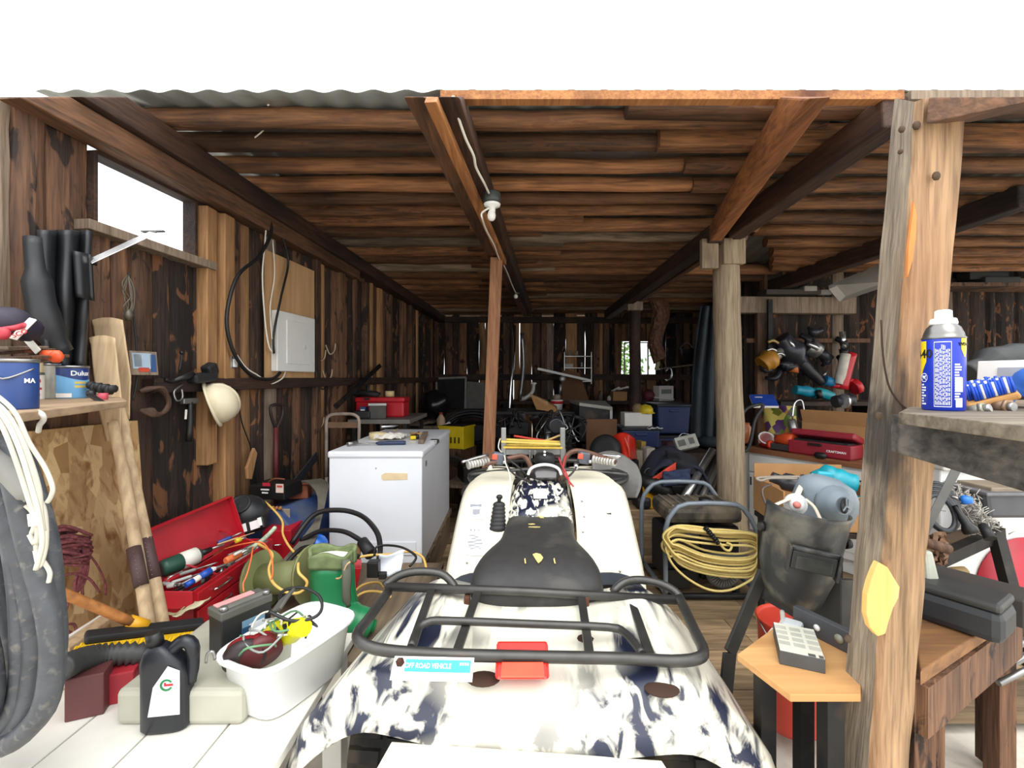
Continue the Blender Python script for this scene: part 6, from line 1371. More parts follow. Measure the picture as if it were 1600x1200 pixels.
mb = MB(); mb.hexa(kbox(.01,LK,.02,.4,FZ,zk-.035)); part('carcass', mb, m_cab_, t, .003)
mb = MB(); mb.hexa(kbox(-.02,LK+.02,-.015,.42,zk-.035,zk)); part('worktop', mb, wood('worktop_edge', '#6b3f24', '#96623c', 0, 8, bmp=.1), t, .003)
for l0, l1 in ((.06,.62),(.65,1.18)):
    mb = MB(); mb.hexa(kbox(l0,l1,0,.02,zk-.2,zk-.055)); d_ = part('drawer', mb, m_cab_, t, .006)
    mb = MB(); mb.tube([kp(l0+.2,-.0,zk-.12), kp(l0+.22,-.02,zk-.12), kp(l0+.33,-.02,zk-.12), kp(l0+.35,0,zk-.12)], .006, 6, sm=2); part('handle', mb, m_dksteel, d_)
    mb = MB(); mb.hexa(kbox(l0,l1,0,.02,FZ+.1,zk-.215)); d_ = part('door', mb, m_cab_, t, .008)
    mb = MB(); mb.hexa(kbox(l0+.06,l1-.06,-.004,.002,FZ+.16,zk-.28)); part('door_panel', mb, m_cab_, d_, .008)
    mb = MB(); mb.hexa(kbox(l0+.02,l0+.028,-.006,0,zk-.32,zk-.25)); part('hinge', mb, m_dksteel, d_)
def onK(px, py, dz=0): p = PZ(px, py, zk); p.z += dz; return p
def pbox(name, lab, cat, px, py, Y, d, rot, mat, group=None, bev=.004, parts=None):
    t = thing(name, lab, cat, P(px,py,Y)-V((0,0,d[2]/2))); mb = MB(); mb.box(P(px,py,Y), d, rot); part('body', mb, mat, t, bev); return t
# red plastic case, lid ajar
c = kp(.62,.13,zk); t = thing('tool_case', 'dark red plastic tool case with its lid ajar on the white cabinet', 'case', c, ang_k); T_ = RT(c, ang_k); m_rc = M('#8e2230', .45, 0, .1, 8)
mb = MB(T_); mb.box((0,0,.06), (.46,.2,.1)); mb.box((0,0,.006), (.44,.18,.012)); part('base', mb, m_rc, t, .014); mb = MB(T_); mb.box((0,.035,.15), (.47,.2,.05), (-.32,0,0)); part('lid', mb, m_rc, t, .014)
mb = MB(T_); mb.box((-.02,-.105,.095), (.1,.02,.02)); part('handle', mb, m_black, t, .004); mb = MB(T_); mb.box((0,.0,.112), (.4,.15,.02)); part('contents', mb, m_dkrub, t, .004)
mb = MB(T_); text(mb, 'CRAFTSMAN', .024, Matrix.Translation((.13,-.1005,.055)) @ Matrix.Rotation(PI/2,4,'X')); part('lettering', mb, m_white, t)
mb = MB(T_); mb.ball((.04,-.14,.02), (.05,.02,.03), 10); part('tag', mb, m_black, t)
# cardboard box behind
c = kp(.66,.33,zk); T_ = RT(c, ang_k); t = thing('cardboard_box', 'brown cardboard box with an open flap behind the red case', 'box', c, ang_k)
mb = MB(T_); mb.box((0,0,.13), (.52,.26,.26)); part('body', mb, m_card, t, .004); mb = MB(T_); mb.box((0,-.14,.29), (.50,.012,.13), (.35,0,0)); part('flap', mb, m_card, t)
# drill, cup, bag, book, catcher
t = thing('cordless_drill', 'orange and grey drill lying left of the red case on the cabinet', 'drill', kp(.25,.1,zk)); T_ = RT(kp(.27,.1,zk), ang_k)
mb = MB(T_); mb.tube([(-.02,0,.09),(.06,0,.1),(.13,0,.1)], [.04,.055,.05], 12, sm=2); part('body', mb, M('#c4491e', .5), t); mb = MB(T_); mb.box((.04,-.03,.035), (.17,.06,.05)); part('battery', mb, M('#3a3536', .5), t, .008); mb = MB(T_); mb.cyl((-.07,-.03,.04), (-.04,-.03,.045), .035, .035, 14); part('end_cap', mb, M('#d8431e', .5), t)
t = thing('paper_cup', 'tilted red paper cup with white rim beside the orange drill', 'cup', kp(.1,.14,zk)); T_ = RT(kp(.12,.14,zk+.05), ang_k, .5, .7); mb = MB(T_); mb.lathe([(.04,-.04),(.062,.06)], seg=20); part('body', mb, M('#c62f2f', .5), t); mb = MB(T_); mb.lathe([(.064,.055),(.068,.06),(.064,.065),(.055,.06)], seg=20); part('rim', mb, m_white, t)
mb = MB(T_ @ Matrix.Rotation(-2.0,4,'Z')); mb.tube([(.05,-.025,.0),(.054,-.005,.018),(.054,.012,.012),(.054,.026,.03)], .0035, 6, sm=3); part('swash_mark', mb, m_white, t)
t = thing('snack_bag', 'patterned yellow and green bag standing behind the red paper cup', 'bag', kp(.16,.26,zk)); c = kp(.16,.28,zk)
m, t_, b_ = nodes('bag_print'); vo = N(t_, 'ShaderNodeTexVoronoi'); vo.inputs['Scale'].default_value = 16; t_.links.new(coords(t_), vo.inputs['Vector']); se = N(t_, 'ShaderNodeSeparateColor'); t_.links.new(vo.outputs['Color'], se.inputs[0])
t_.links.new(mixc(t_, ramp(t_, se.outputs[0], .45, .5), mixc(t_, ramp(t_, se.outputs[1], .5, .55), lin('#b98a3c'), lin('#5c7a2a')), mixc(t_, ramp(t_, se.outputs[2], .5, .55), lin('#d9c76a'), lin('#5a3a6a'))), b_.inputs['Base Color']); b_.inputs['Roughness'].default_value = .4
mb = MB(); mb.grid(lambda u, v: c+kx*((u-.5)*(.34-.06*v))+V((0,0,.37*v))+kb*(-.06*math.sin(PI*u)*math.sin(PI*min(1,v+.15))+.012*math.sin(9*u+5*v)), 16, 14); part('front', mb, m, t, solid=.004); mb = MB(); mb.grid(lambda u, v: c+kx*((u-.5)*(.34-.06*v))+V((0,0,.37*v))+kb*(.07*math.sin(PI*u)*math.sin(PI*min(1,v+.15))), 10, 8); part('back', mb, m, t, solid=.004)
t = thing('paperback_book', 'blue covered book lying tilted on top of the patterned bag', 'book', P(1193,628,4.0)); Tb = FACE(P(1193,627,3.98), (-.15,-.45,1), (.3,1,.3)); mb = MB(Tb); mb.box((0,0,0), (.19,.2,.02)); part('pages', mb, m_paper, t); mb = MB(Tb); mb.box((0,0,.012), (.192,.202,.004)); part('cover', mb, M('#2346a0', .4), t); mb = MB(Tb); mb.box((-.03,.05,.0145), (.06,.014,.001)); part('title_mark', mb, m_paper, t)
t = thing('steel_bracket', 'shiny tangled steel fitting standing between the bag and the box', 'fitting', kp(.36,.2,zk)); c = kp(.36,.22,zk)
mb = MB(); mb.tube([c, c+V((-.02,0,.12)), c+V((-.06,0,.26))], [.02,.04,.035], 8); part('body', mb, m_steel, t); mb = MB(); mb.tube([c+V((-.05,0,.27)), c+V((-.03,0,.4)), c+V((.03,0,.42)), c+V((.05,0,.3))], .008, 6, sm=4); part('wire', mb, m_chrome, t)
mb = MB(); mb.tube([c+V((-.1,-.02,.12)), c+V((-.04,-.04,.0)), c+V((.04,-.04,.02)), c+V((.08,-.02,.2))], .012, 8, sm=4); part('loop', mb, M('#4a1620', .5), t)
# belt loop and jar at the post
t = thing('drive_belt', 'black rubber belt hanging in a loop beside the round post', 'belt', P(1162,705,3.75)); mb = MB(); mb.tube([P(1185,632,3.78), P(1165,640,3.76), P(1153,665,3.74), P(1152,690,3.73), P(1160,704,3.73), P(1168,702,3.73), P(1174,685,3.73), P(1180,655,3.75), P(1192,635,3.78)], .014, 8, True, 4); part('loop', mb, m_dkrub, t)
t = thing('orange_jar', 'orange brown jar on the cabinet end behind the rubber belt', 'jar', P(1163,690,4.02)); c = onK(1164,692); T_ = Matrix.Translation((c.x,c.y,zk)); mb = MB(T_); mb.lathe([(.05,0),(.055,.01),(.055,.15),(.04,.17),(.04,.19),(0,.19)], seg=20); part('body', mb, M('#b0673a', .35), t)
# carton with teal tools in front of the cabinet
c = V((1.53,2.62,0)); t = thing('tool_carton', 'open cardboard carton of teal power tools before the white cabinet', 'carton', (1.72,2.6,FZ), -.12); T_ = RT((1.72,2.62,0), -.12); zc0, zc1 = FZ, .93
# stand for the carton: stacked on a low stool
mb = MB(T_); w2, d2 = .25, .2
mb.box((0,-d2,.78), (w2*2,.008,.16)); mb.box((0,d2,.84), (w2*2,.008,.28)); mb.box((-w2,0,.80), (.008,d2*2,.2)); mb.box((w2,0,.80), (.008,d2*2,.2)); mb.box((0,0,.70), (w2*2,d2*2,.01)); part('body', mb, m_card, t)
mb = MB(T_); mb.box((.0,-d2-.02,.86), (w2*2,.006,.06), (.5,0,0)); part('flap', mb, m_card, t)
t2 = thing('stool', 'dark stool hidden under the tool carton', 'stool', (1.72,2.62,FZ)); mb = MB(T_); mb.box((0,0,.675), (.5,.4,.03)); part('seat', mb, m_dksteel, t2, .004)
for x in (-.22,.22):
    for y in (-.17,.17):
        mb = MB(T_); mb.box((x,y,(FZ+.66)/2), (.03,.03,.66-FZ)); part('leg', mb, m_dksteel, t2)
t = thing('circular_saw', 'teal power tool with a light patch lying in the cardboard carton', 'tool', P(1290,750,2.6)); mb = MB(); mb.tube([P(1272,748,2.62), P(1290,742,2.6), P(1305,750,2.58), P(1335,758,2.55)], [.04,.06,.07,.06], 14, sm=4); part('body', mb, m_teal, t); mb = MB(); mb.box(P(1288,745,2.53), (.09,.02,.06), (.2,.1,0)); part('patch', mb, M('#3aa9c0', .35), t, .01)
mb = MB(); mb.tube([P(1310,775,2.5), P(1325,785,2.5), P(1345,790,2.5)], [.04,.05,.05], 12, sm=3); part('motor', mb, M('#0f6a74', .45), t)
t = thing('vacuum_nozzle', 'dark grey rounded tool lying in the cardboard carton', 'tool', P(1230,755,2.62)); mb = MB(); mb.tube([P(1205,745,2.62), P(1225,752,2.6), P(1248,756,2.58), P(1258,748,2.6)], [.03,.05,.045,.03], 12, sm=4); part('body', mb, M('#33343a', .3), t)
cable('power_lead', [P(1250,745,2.55), P(1215,745,2.5), P(1190,746,2.42), P(1182,748,2.4), P(1190,751,2.4), P(1205,747,2.45), P(1245,748,2.52)], .007, M('#8d8478', .5), 'grey cord looping out over the left edge of the tool carton')
cable('power_lead', [P(1205,757,2.4), P(1193,762,2.36), P(1191,772,2.34), P(1196,786,2.3), P(1199,792,2.28)], .006, M('#4a3f38', .5), 'dark cord hanging down the left side of the tool carton')
# ---------------------------------------------------------------- lamp on the roof beam and its wire
pl = P(769,322,2.72); t = thing('ceiling_lamp', 'bare bulb in a white lampholder under a dark junction box', 'lamp', P(768,345,2.72)); f_ = 2.72/FPX
mb = MB(); mb.lathe([(.048,0),(.05,.02),(.05,.055),(.046,.062)], Matrix.Translation(P(769,317,2.72)), 8); jb = part('junction_box', mb, M('#474d4a', .5, .3, .15, 14), t)
mb = MB(); mb.lathe([(.012,-.055),(.018,-.05),(.02,-.02),(.046,-.012),(.05,0),(.045,.004)], Matrix.Translation(P(769,319,2.72)), 24); part('lampholder', mb, m_white, t)
mb = MB(); mb.lathe([(.0,-.062),(.012,-.06),(.022,-.048),(.026,-.03),(.022,-.012),(.013,.004),(.011,.012)], Matrix.Translation(P(768,329,2.72)), 18); part('bulb', mb, M('#e4e2da', .15, 0, .03), t)
cable('lamp_wire', [P(708,150,1.93), P(712,170,1.97), P(727,215,2.12), P(740,243,2.25), P(744,262,2.35), P(756,285,2.5), P(764,302,2.68)], .0065, m_cordw, 'white wire running along the roof beam to the lamp')
cable('lamp_wire', [P(764,325,2.7), P(753,333,2.72), P(754,343,2.75), P(760,360,3.0), P(773,385,3.5), P(779,402,3.9), P(790,420,4.3), P(800,445,5.0), P(806,458,5.4)], .006, m_cordw, 'white wire leaving the lamp towards the far lamp')
t = thing('ceiling_lamp', 'small far lampholder at the end of the central roof beam', 'lamp', P(806,462,5.5)); mb = MB(); mb.lathe([(.06,0),(.06,.03),(.02,.04)], Matrix.Translation(P(806,459,5.5)), 14); part('lampholder', mb, m_white, t); mb = MB(); mb.ball(P(806,463,5.5), (.025,.025,.03), 10); part('bulb', mb, m_paper, t)

# ---------------------------------------------------------------- behind the freezer
m_cart = M('#a9988a', .5, .1, .12, 9, '#6b5a4a', .3, 8)
t = thing('push_cart', 'pale tube framed cart with a bent handle behind the freezer', 'cart', P(537,851,3.95)); 
mb = MB(); mb.tube([P(510,745,3.95), P(510,680,3.95), P(510,658,3.95), P(514,650,3.95), P(524,647,3.95), P(548,647,3.95), P(557,650,3.95), P(561,658,3.95), P(561,690,3.95), P(561,745,3.95)], .0145, 10, sm=2); part('handle', mb, m_cart, t)
mb = MB(); mb.beam(P(510,664,3.96), P(561,664,3.96), .01, .05); part('cross_panel', mb, M('#7d5f49', .8), t)
mb = MB(); mb.tube([P(510,745,3.95), P(510,850,3.95)], .0145, 8); part('leg', mb, m_cart, t); mb = MB(); mb.tube([P(561,745,3.95), P(561,850,3.95)], .0145, 8); part('leg', mb, m_cart, t)
zT = 1.12
t = thing('work_table', 'grey edged table behind the push cart carrying the red case', 'table', (-1.2,4.72,FZ))
mb = MB(); mb.box((-1.24,4.72,zT-.02), (.58,.86,.04)); part('top', mb, M('#77726b', .6, 0, .15, 9), t, .003)
for x, y in ((-1.0,4.33),(-1.48,4.33),(-1.0,5.1),(-1.48,5.1)):
    mb = MB(); mb.beam((x,y,FZ), (x,y,zT-.04), .035, .035, up=(0,1,0)); part('leg', mb, m_dksteel, t)
def pxbox(name, lab, cat, x0, y0, x1, y1, Y, dep, mat, rz=0, bev=.006, zb=None, group=None):
    """box whose front face covers the picture rectangle at depth Y; zb drops its bottom to the thing it stands on"""
    a, b = P(x0,y1,Y), P(x1,y0,Y); z0 = a.z if zb is None else zb; c = V(((a.x+b.x)/2, Y+dep/2, (z0+b.z)/2)); d = (b.x-a.x, dep, b.z-z0)
    t = thing(name, lab, cat, (c.x,c.y,z0), rz, group); mb = MB(RT(c, rz)); mb.box((0,0,0), d); part('body', mb, mat, t, bev); return t, RT(c, rz), d
t, T_, d = pxbox('tool_case', 'bright red plastic tool case on the table behind the freezer', 'case', 555,628,632,650,4.55,.22,m_redpl,-.03,.02,zT)
mb = MB(T_); mb.box((0,0,d[2]/2+.02), (d[0]*1.02,d[1]*1.04,.05)); part('lid', mb, m_redpl, t, .015)
mb = MB(T_); mb.box((-.12,-.115,d[2]/2+.03), (.05,.04,.02)); part('latch', mb, m_black, t)
zc_ = T_.translation.z+d[2]/2+.05
t = thing('tape_roll', 'roll of pale tape standing on the red case behind the freezer', 'tape', P(608,615,4.65)); c = P(609,0,4.65); c.z = zc_; mb = MB(); mb.lathe([(.025,0),(.045,0),(.045,.055),(.025,.055),(.025,0)], Matrix.Translation(c), 18); part('roll', mb, M('#cbb684', .7), t)
mb = MB(); c = P(578,0,4.65); c.z = zc_+.02; mb.tube([c+V((-.16,0,0)), c+V((-.08,0,.02)), c+V((.05,.0,.0)), c+V((.1,.02,.01))], [.02,.03,.035,.015], 8, sm=3); mb.tube([c+V((-.02,0,.0)), c+V((-.02,0,.1))], .018, 8); solo('power_drill', mb, m_dkrub, 'dark tool lying on the lid of the red case', 'tool')
t, T_, d = pxbox('parts_tin', 'dark tin of parts in front of the red case on the table', 'tin', 574,632,600,652,4.36,.16,M('#4a4742', .5, .4, .2, 14),.2,.006,zT)
mb = MB(T_); mb.box((0,0,d[2]/2), (d[0]*1.05,d[1]*1.05,.02)); part('lid', mb, m_steel, t)
t, T_, d = pxbox('small_box', 'small blue and white packet beside the dark tin on the table', 'box', 562,636,571,652,4.36,.08,M('#2c4a7a', .5),0,.003,zT)
mb = MB(T_); mb.box((0,-.041,.02), (d[0]*.7,.004,.03)); part('label', mb, m_paper, t)
mb = MB(); mb.box((-1.42,4.40,zT+.04), (.16,.16,.08), (0,0,.1)); solo('dark_bin', mb, m_dkrub, 'low black bin at the left end of the table', 'bin', bev=.02)
mb = MB(); mb.beam(W(524,636,.25), W(594,571,.12), .045, .02, up=(.5,-1,0)); solo('steel_bar', mb, m_dksteel, 'long grey bar leaning diagonally against the wall over the red case', 'bar', bev=.003)
t, T_, d = pxbox('yellow_crate', 'bright yellow plastic crate standing behind the freezer', 'crate', 690,668,733,702,5.3,.3,m_yel,-.35,.006)
mb = MB(T_); 
for k in range(5): mb.box((-d[0]*.32+k*d[0]*.16,-d[1]/2-.002,-.02), (.02,.004,.07))
part('slot', mb, M('#4a3a10', .8), t); mb = MB(T_); mb.box((0,0,d[2]/2+.004), (d[0]*1.06,d[1]*1.06,.018)); part('rim', mb, m_yel, t)
mb = MB(T_); mb.box((0,0,d[2]/2+.014), (d[0]*.88,d[1]*.88,.004)); part('opening', mb, m_black, t)
zcr = (T_.translation.z-d[2]/2)
t, T_, d = pxbox('wooden_box', 'plain wooden box standing under the yellow crate', 'box', 684,702,732,745,5.25,.42,m_slab,-.35,.004,FZ)
T_.translation.z = 0
for o in (t,): pass
t = thing('white_bottle', 'cream plastic bottle standing on the planks behind the freezer', 'bottle', P(690,665,5.9)); c = P(689,667,5.9); T_ = Matrix.Translation(c); mb = MB(T_); mb.lathe([(.05,0),(.055,.01),(.055,.1),(.03,.14),(.022,.16)], seg=16); part('body', mb, M('#c9a98a', .4), t); mb = MB(T_); mb.lathe([(.022,.155),(.024,.17),(.02,.185),(0,.185)], seg=12); part('cap', mb, M('#a5432f', .5), t)
mb = MB(); mb.cyl(P(696,665,5.9), P(703,660,5.9), .03, .02, 10); solo('white_nozzle', mb, m_white, 'small white nozzle lying beside the cream bottle', 'nozzle')
for i, (a, b) in enumerate(((P(648,664,5.8),P(700,650,6.6)),(P(655,667,5.7),P(705,668,5.9)),(P(668,660,6.0),P(712,645,6.6)))):
    mb = MB(); mb.beam(a, b, .14, .03); solo('loose_plank', mb, m_greyw, ('grey plank slanting behind the freezer, lowest of the stack','short plank lying under the cream bottle','upper plank crossing behind the cream bottle')[i], 'plank', bev=.003)
t = thing('plank_trestle', 'dark trestle supporting the loose planks behind the freezer', 'trestle', P(680,760,6.2)); mb = MB(); mb.box((-1.0,6.3,.88), (.5,.9,.04)); part('top', mb, m_dksteel, t)
for x in (-1.2,-.8):
    for y in (5.95,6.65): mb = MB(); mb.box((x,y,(FZ+.86)/2), (.04,.04,.86-FZ)); part('leg', mb, m_dksteel, t)
mb = MB(); c = P(680,632,6.1); RR = random.Random(1)
mb.ball(c, (.21,.19,.2), 24)
for v in mb.bm.verts: n_ = noise.noise(v.co*9); v.co += (v.co-c)*.22*n_
solo('garbage_bag', mb, M('#141416', .25, 0, .2), 'shiny black garbage bag heaped behind the planks', 'bag')
# window sash and boards against the back wall
t = thing('window_sash', 'old pale window sash leaning against the back wall corner', 'window sash', P(706,655,7.6)); a_ = [P(683,643,7.55), P(727,640,7.55), P(728,590,7.75), P(682,592,7.75)]
mb = MB(); 
for i in range(4): mb.beam(a_[i], a_[(i+1)%4], .03, .05, up=(0,-1,.3))
part('frame', mb, M('#8d8a80', .6), t); mb = MB(); mb.hexa([p+V((0,.0,0)) for p in a_]+[p+V((0,.01,0)) for p in a_]); part('pane', mb, M('#2b2c2c', .2), t)
mb = MB(); a_ = [P(728,655,7.5), P(756,655,7.5), P(757,598,7.7), P(730,596,7.7)]; mb.hexa(a_+[p+V((0,.02,0)) for p in a_]); solo('panel_board', mb, M('#6f6a62', .8), 'grey board leaning beside the old window sash', 'board')
t, T_, d = pxbox('dark_cabinet', 'dark cupboard standing below the old window sash', 'cupboard', 690,640,770,700,7.3,.4,m_beamd,0,.006,FZ)
mb = MB(T_); mb.box((0,-.21,.1), (d[0]*.45,.02,d[2]*.6)); part('door', mb, m_beamd, t, .004)
for i in range(8):
    r_ = .2+.02*(i%4); c = P(738,672+i*2,6.2-.1*(i%3)); mb = MB(); mb.tube([c+V((r_*1.5*math.cos(2*PI*k/12), .1*math.sin(2*PI*k/12+i), r_*.9*math.sin(2*PI*k/12)+.02*i)) for k in range(12)], .016, 7, True, 3)
    solo('hose_loop', mb, m_dkrub if i else M('#8a8d90', .4, .5), 'black hose loop hanging in the tangle left of the slim reddish post' if i else 'pale metal hoop arching over the black hose loops', 'hose', 'black hose loops behind the slim post' if i else None)
mb = MB(); c = P(735,690,6.6); mb.box((c.x,c.y,(FZ+.85)/2+.02), (.7,.5,.85-FZ)); solo('storage_bin', mb, m_dkrub, 'tall dark bin under the black hose loops', 'bin', bev=.02)
mb = MB(); 
for k in range(5): mb.tube([P(700+k*3,712+k*4,4.9), P(715+k*2,716+k*3,4.8), P(728,722+k*4,4.7)], .02, 6, sm=3)
solo('scrap_tubes', mb, m_steel, 'bundle of dusty tubes between the freezer and the slim post', 'tubes')
mb = MB(); mb.beam(P(707,760,4.4), P(735,742,4.9), .2, .03); solo('loose_plank', mb, m_greyw, 'grey plank end on the floor between freezer and quad', 'plank')
t, T_, d = pxbox('engine_block', 'small oily engine block on the floor beside the slim post', 'engine', 716,728,745,770,4.5,.3,m_dksteel,.3,.02,FZ)
mb = MB(T_); mb.cyl((-.05,-.15,.05), (-.05,-.22,.05), .08, .07, 14); part('flywheel', mb, m_steel, t)

# ---------------------------------------------------------------- middle clutter up to the back wall
zB2 = 1.15
t = thing('back_bench', 'long dark workbench along the back wall under the small window', 'bench', (1.2,7.55,FZ)); mb = MB(); mb.box((1.25,7.55,zB2-.025), (2.9,.6,.05)); part('top', mb, m_beamd, t, .004)
for x in (-.1,1.25,2.6):
    for y in (7.3,7.8): mb = MB(); mb.box((x,y,(FZ+zB2-.05)/2), (.07,.07,zB2-.05-FZ)); part('leg', mb, m_beamd, t)
def onB(px, Y, dz=0): p = P(px,0,Y); p.z = zB2+dz; return p
t, T_, d = pxbox('cardboard_box', 'small cardboard box with papers on the back bench below the window', 'box', 958,612,980,626,7.35,.25,m_card,0,.003,zB2)
mb = MB(T_); mb.grid(lambda u, v: V(((u-.5)*.3+.06, (v-.5)*.25, d[2]/2+.02+.05*noise.noise(V((u*4,v*4,3)))+.06*u)), 8, 8, False); part('papers', mb, m_paper, t, solid=.004)
t, T_, d = pxbox('printer_carton', 'whitish printed carton standing tilted on the back bench right of the window', 'carton', 1026,603,1052,625,7.3,.16,m_paper,.3,.003,zB2)
mb = MB(T_); mb.box((0,-.082,.03), (d[0]*.7,.004,.07)); part('print', mb, M('#8d9488', .7), t)
t = thing('fan_blade', 'dark red round drum lying on the back bench', 'drum', onB(1014,7.3)); mb = MB(); c = onB(1014,7.35,.09); mb.lathe([(.085,-.06),(.09,.05),(.03,.06)], FACE(c,(-.5,-1,.2)), 18); part('body', mb, M('#6e2a36', .5), t); mb = MB(); mb.beam(c+V((.05,-.1,-.03)), c+V((.35,-.12,-.06)), .09, .02); part('blade', mb, m_paper, t)
mb = MB(); 
for x, h_ in ((948,.12),(1001,.1)): pass
for i, (x, r_, h_, cl, lab) in enumerate(((938,.04,.14,'#5a5148','small dim bottle on the back bench left of the cardboard box'),(1000,.03,.1,'#8a8478','small pale jar on the back bench behind the far post'),(1046,.03,.2,'#9c9a92','pale spray bottle standing on the back bench by the printed carton'),(952,.035,.08,'#c9c4b4','white cup on the back bench beside the cardboard box'))):
    c = onB(x,7.45); t = thing('bottle', lab, 'bottle', c); mb = MB(Matrix.Translation(c)); mb.lathe([(r_,0),(r_,h_*.7),(r_*.5,h_*.85),(r_*.4,h_)], seg=12); part('body', mb, M(cl, .5), t); mb = MB(Matrix.Translation(c)); mb.lathe([(r_*.45,h_),(r_*.45,h_*1.12),(0,h_*1.12)], seg=10); part('cap', mb, m_black, t)
mb = MB(); mb.beam(P(1028,577,7.7), P(1080,570,7.7), .18, .02); struct('trim_12', mb, m_greyw, label='short wall shelf right of the window')
t = thing('wall_rack', 'small wire shelf rack holding little jars on the back wall', 'rack', P(904,600,7.8)); 
for k, y in enumerate((557,575,596)):
    mb = MB(); mb.beam(P(882,y,7.82), P(924,y,7.82), .16, .012); part('shelf', mb, m_steel, t)
for x in (882,924):
    mb = MB(); mb.beam(P(x,550,7.75), P(x,600,7.75), .015, .015, up=(0,1,0)); part('upright', mb, m_steel, t)
for i, (x, y, w_, cl, nm) in enumerate(((890,555,.05,'#8a8578','jar'),(901,555,.05,'#9a9588','jar'),(889,574,.13,'#b5b2a4','box'),(909,573,.04,'#a5a096','jar'),(886,594,.1,'#8d8070','box'),(898,594,.12,'#7d7468','box'))):
    c = P(x,y,7.8); c.z += .0; mb = MB(); mb.box(c+V((0,0,.03)), (w_,.06,.06)) if nm == 'box' else mb.lathe([(w_/2,0),(w_/2,.06),(w_/3,.075)], Matrix.Translation(c), 10)
    solo(nm, mb, M(cl, .6), ('small grey jar leftmost on the top shelf of the wall rack','small pale jar second on the top shelf of the wall rack','white box on the middle shelf of the wall rack','little jar beside the white box on the wall rack','tan box on the lowest shelf of the wall rack','brown box right of the tan one on the wall rack')[i], nm)
t = thing('hand_winch', 'white beam with a pulley wheel standing on the back bench', 'winch', onB(877,7.2)); mb = MB(); mb.beam(P(840,576,7.1), P(924,595,7.1), .05, .035); part('beam', mb, m_white, t)
mb = MB(); mb.lathe([(.015,-.02),(.05,-.02),(.04,0),(.05,.02),(.015,.02)], FACE(P(879,592,7.03),(0,-1,0)), 18); part('pulley', mb, M('#a5a097', .4, .4), t); mb = MB(); a = P(876,600,7.1); mb.cyl(a, (a.x,7.2,zB2), .025, seg=10); part('stem', mb, m_steel, t)
mb = MB(); mb.prism([(-.22,-.40),(.25,-.40),(.1,.04),(-.1,.1),(-.18,.06)], FACE(P(895,587,7.4),(0,-1,0)), .08); solo('brown_bag', mb, m_cardd, 'rumpled brown paper bag behind the white pulley beam', 'bag')
t = thing('snow_chute', 'white curved plastic chute lying left of the pulley beam', 'chute', P(822,625,7.35)); mb = MB(); mb.tube([P(812,624,7.35), P(822,621,7.35), P(832,612,7.35), P(834,600,7.35)], [.06,.055,.05,.045], 10, sm=4, sx=.6); part('body', mb, m_paper, t); mb = MB(); mb.ball(P(834,599,7.35), (.05,.03,.02), 10); part('lip', mb, m_white, t)
mb = MB(); 
mb.tube([P(803,510,7.0), P(802,560,6.9), P(797,620,6.8), P(794,742,6.7)], [.07,.07,.065,.06], 12, sm=3, sx=.5); solo('chrome_tube', mb, m_chrome, 'tall shiny metal chute standing behind the slim post', 'chute')
mb = MB(); mb.tube([P(815,520,7.3), P(818,570,7.3), P(812,625,7.2)], .03, 8, sm=3); solo('grey_pole', mb, m_steel, 'grey pole standing beside the shiny metal chute', 'pole')
# table with boxes at mid depth
zM = 1.10
t = thing('mid_table', 'dark table under the torn cardboard box in the middle', 'table', P(850,760,5.9)); mb = MB(); mb.box((.27,6.0,zM-.02), (1.0,.7,.04)); part('top', mb, m_dksteel, t, .004)
for x in (-.15,.7):
    for y in (5.75,6.25): mb = MB(); mb.box((x,y,(FZ+zM-.04)/2), (.06,.06,zM-.04-FZ)); part('leg', mb, m_dksteel, t)
t = thing('cardboard_box', 'torn open cardboard box lying on the middle table', 'box', P(850,640,5.7)); mb = MB(); c = P(852,636,5.75)
mb.hexa([P(838,640,5.6),P(872,645,5.6),P(868,645,5.9),P(842,640,5.9),P(828,615,5.55),P(868,636,5.6),P(870,634,5.95),P(836,618,5.95)]); part('body', mb, m_card, t, .003); mb = MB(); mb.hexa([P(829,616,5.56),P(856,628,5.56),P(856,634,5.58),P(832,622,5.58),P(829,615,5.9),P(856,626,5.9),P(858,632,5.9),P(834,620,5.9)]); part('flap', mb, M('#c59a68', .85), t)
t = thing('white_pail', 'white pail with a red band behind the torn cardboard box', 'pail', P(872,640,5.95)); c = P(870,0,5.95); c.z = zM; T_ = Matrix.Translation(c); mb = MB(T_); mb.lathe([(.07,0),(.08,.12),(.078,.13)], seg=18); part('body', mb, m_paper, t); mb = MB(T_); mb.lathe([(.0795,.08),(.082,.115),(.08,.118)], seg=18); part('band', mb, m_redpl, t); mb = MB(T_); mb.lathe([(.05,.13),(.05,.18),(.03,.2),(0,.2)], seg=14); part('lid', mb, M('#8d7d68', .6), t)
t = thing('grey_cart', 'grey metal box with a sloping top right of the torn carton', 'cart', P(925,690,5.6)); mb = MB(); mb.hexa([P(905,690,5.4),P(957,690,5.4),P(957,690,6.0),P(890,690,6.0),P(905,634,5.4),P(957,640,5.4),P(945,628,6.0),P(890,627,6.0)]); part('body', mb, m_dksteel, t, .004)
mb = MB(); mb.hexa([P(905,634,5.38),P(957,641,5.38),P(957,636,5.38),P(905,629,5.38),P(890,629,6.0),P(945,630,6.0),P(945,626,6.0),P(890,625,6.0)]); part('top', mb, M('#9a968c', .5, .3), t, .002); mb = MB(); mb.hexa([P(953,641,5.37),P(957,641,5.37),P(957,690,5.37),P(953,690,5.37),P(953,641,5.42),P(957,641,5.42),P(957,690,5.42),P(953,690,5.42)]); part('corner_post', mb, m_steel, t)
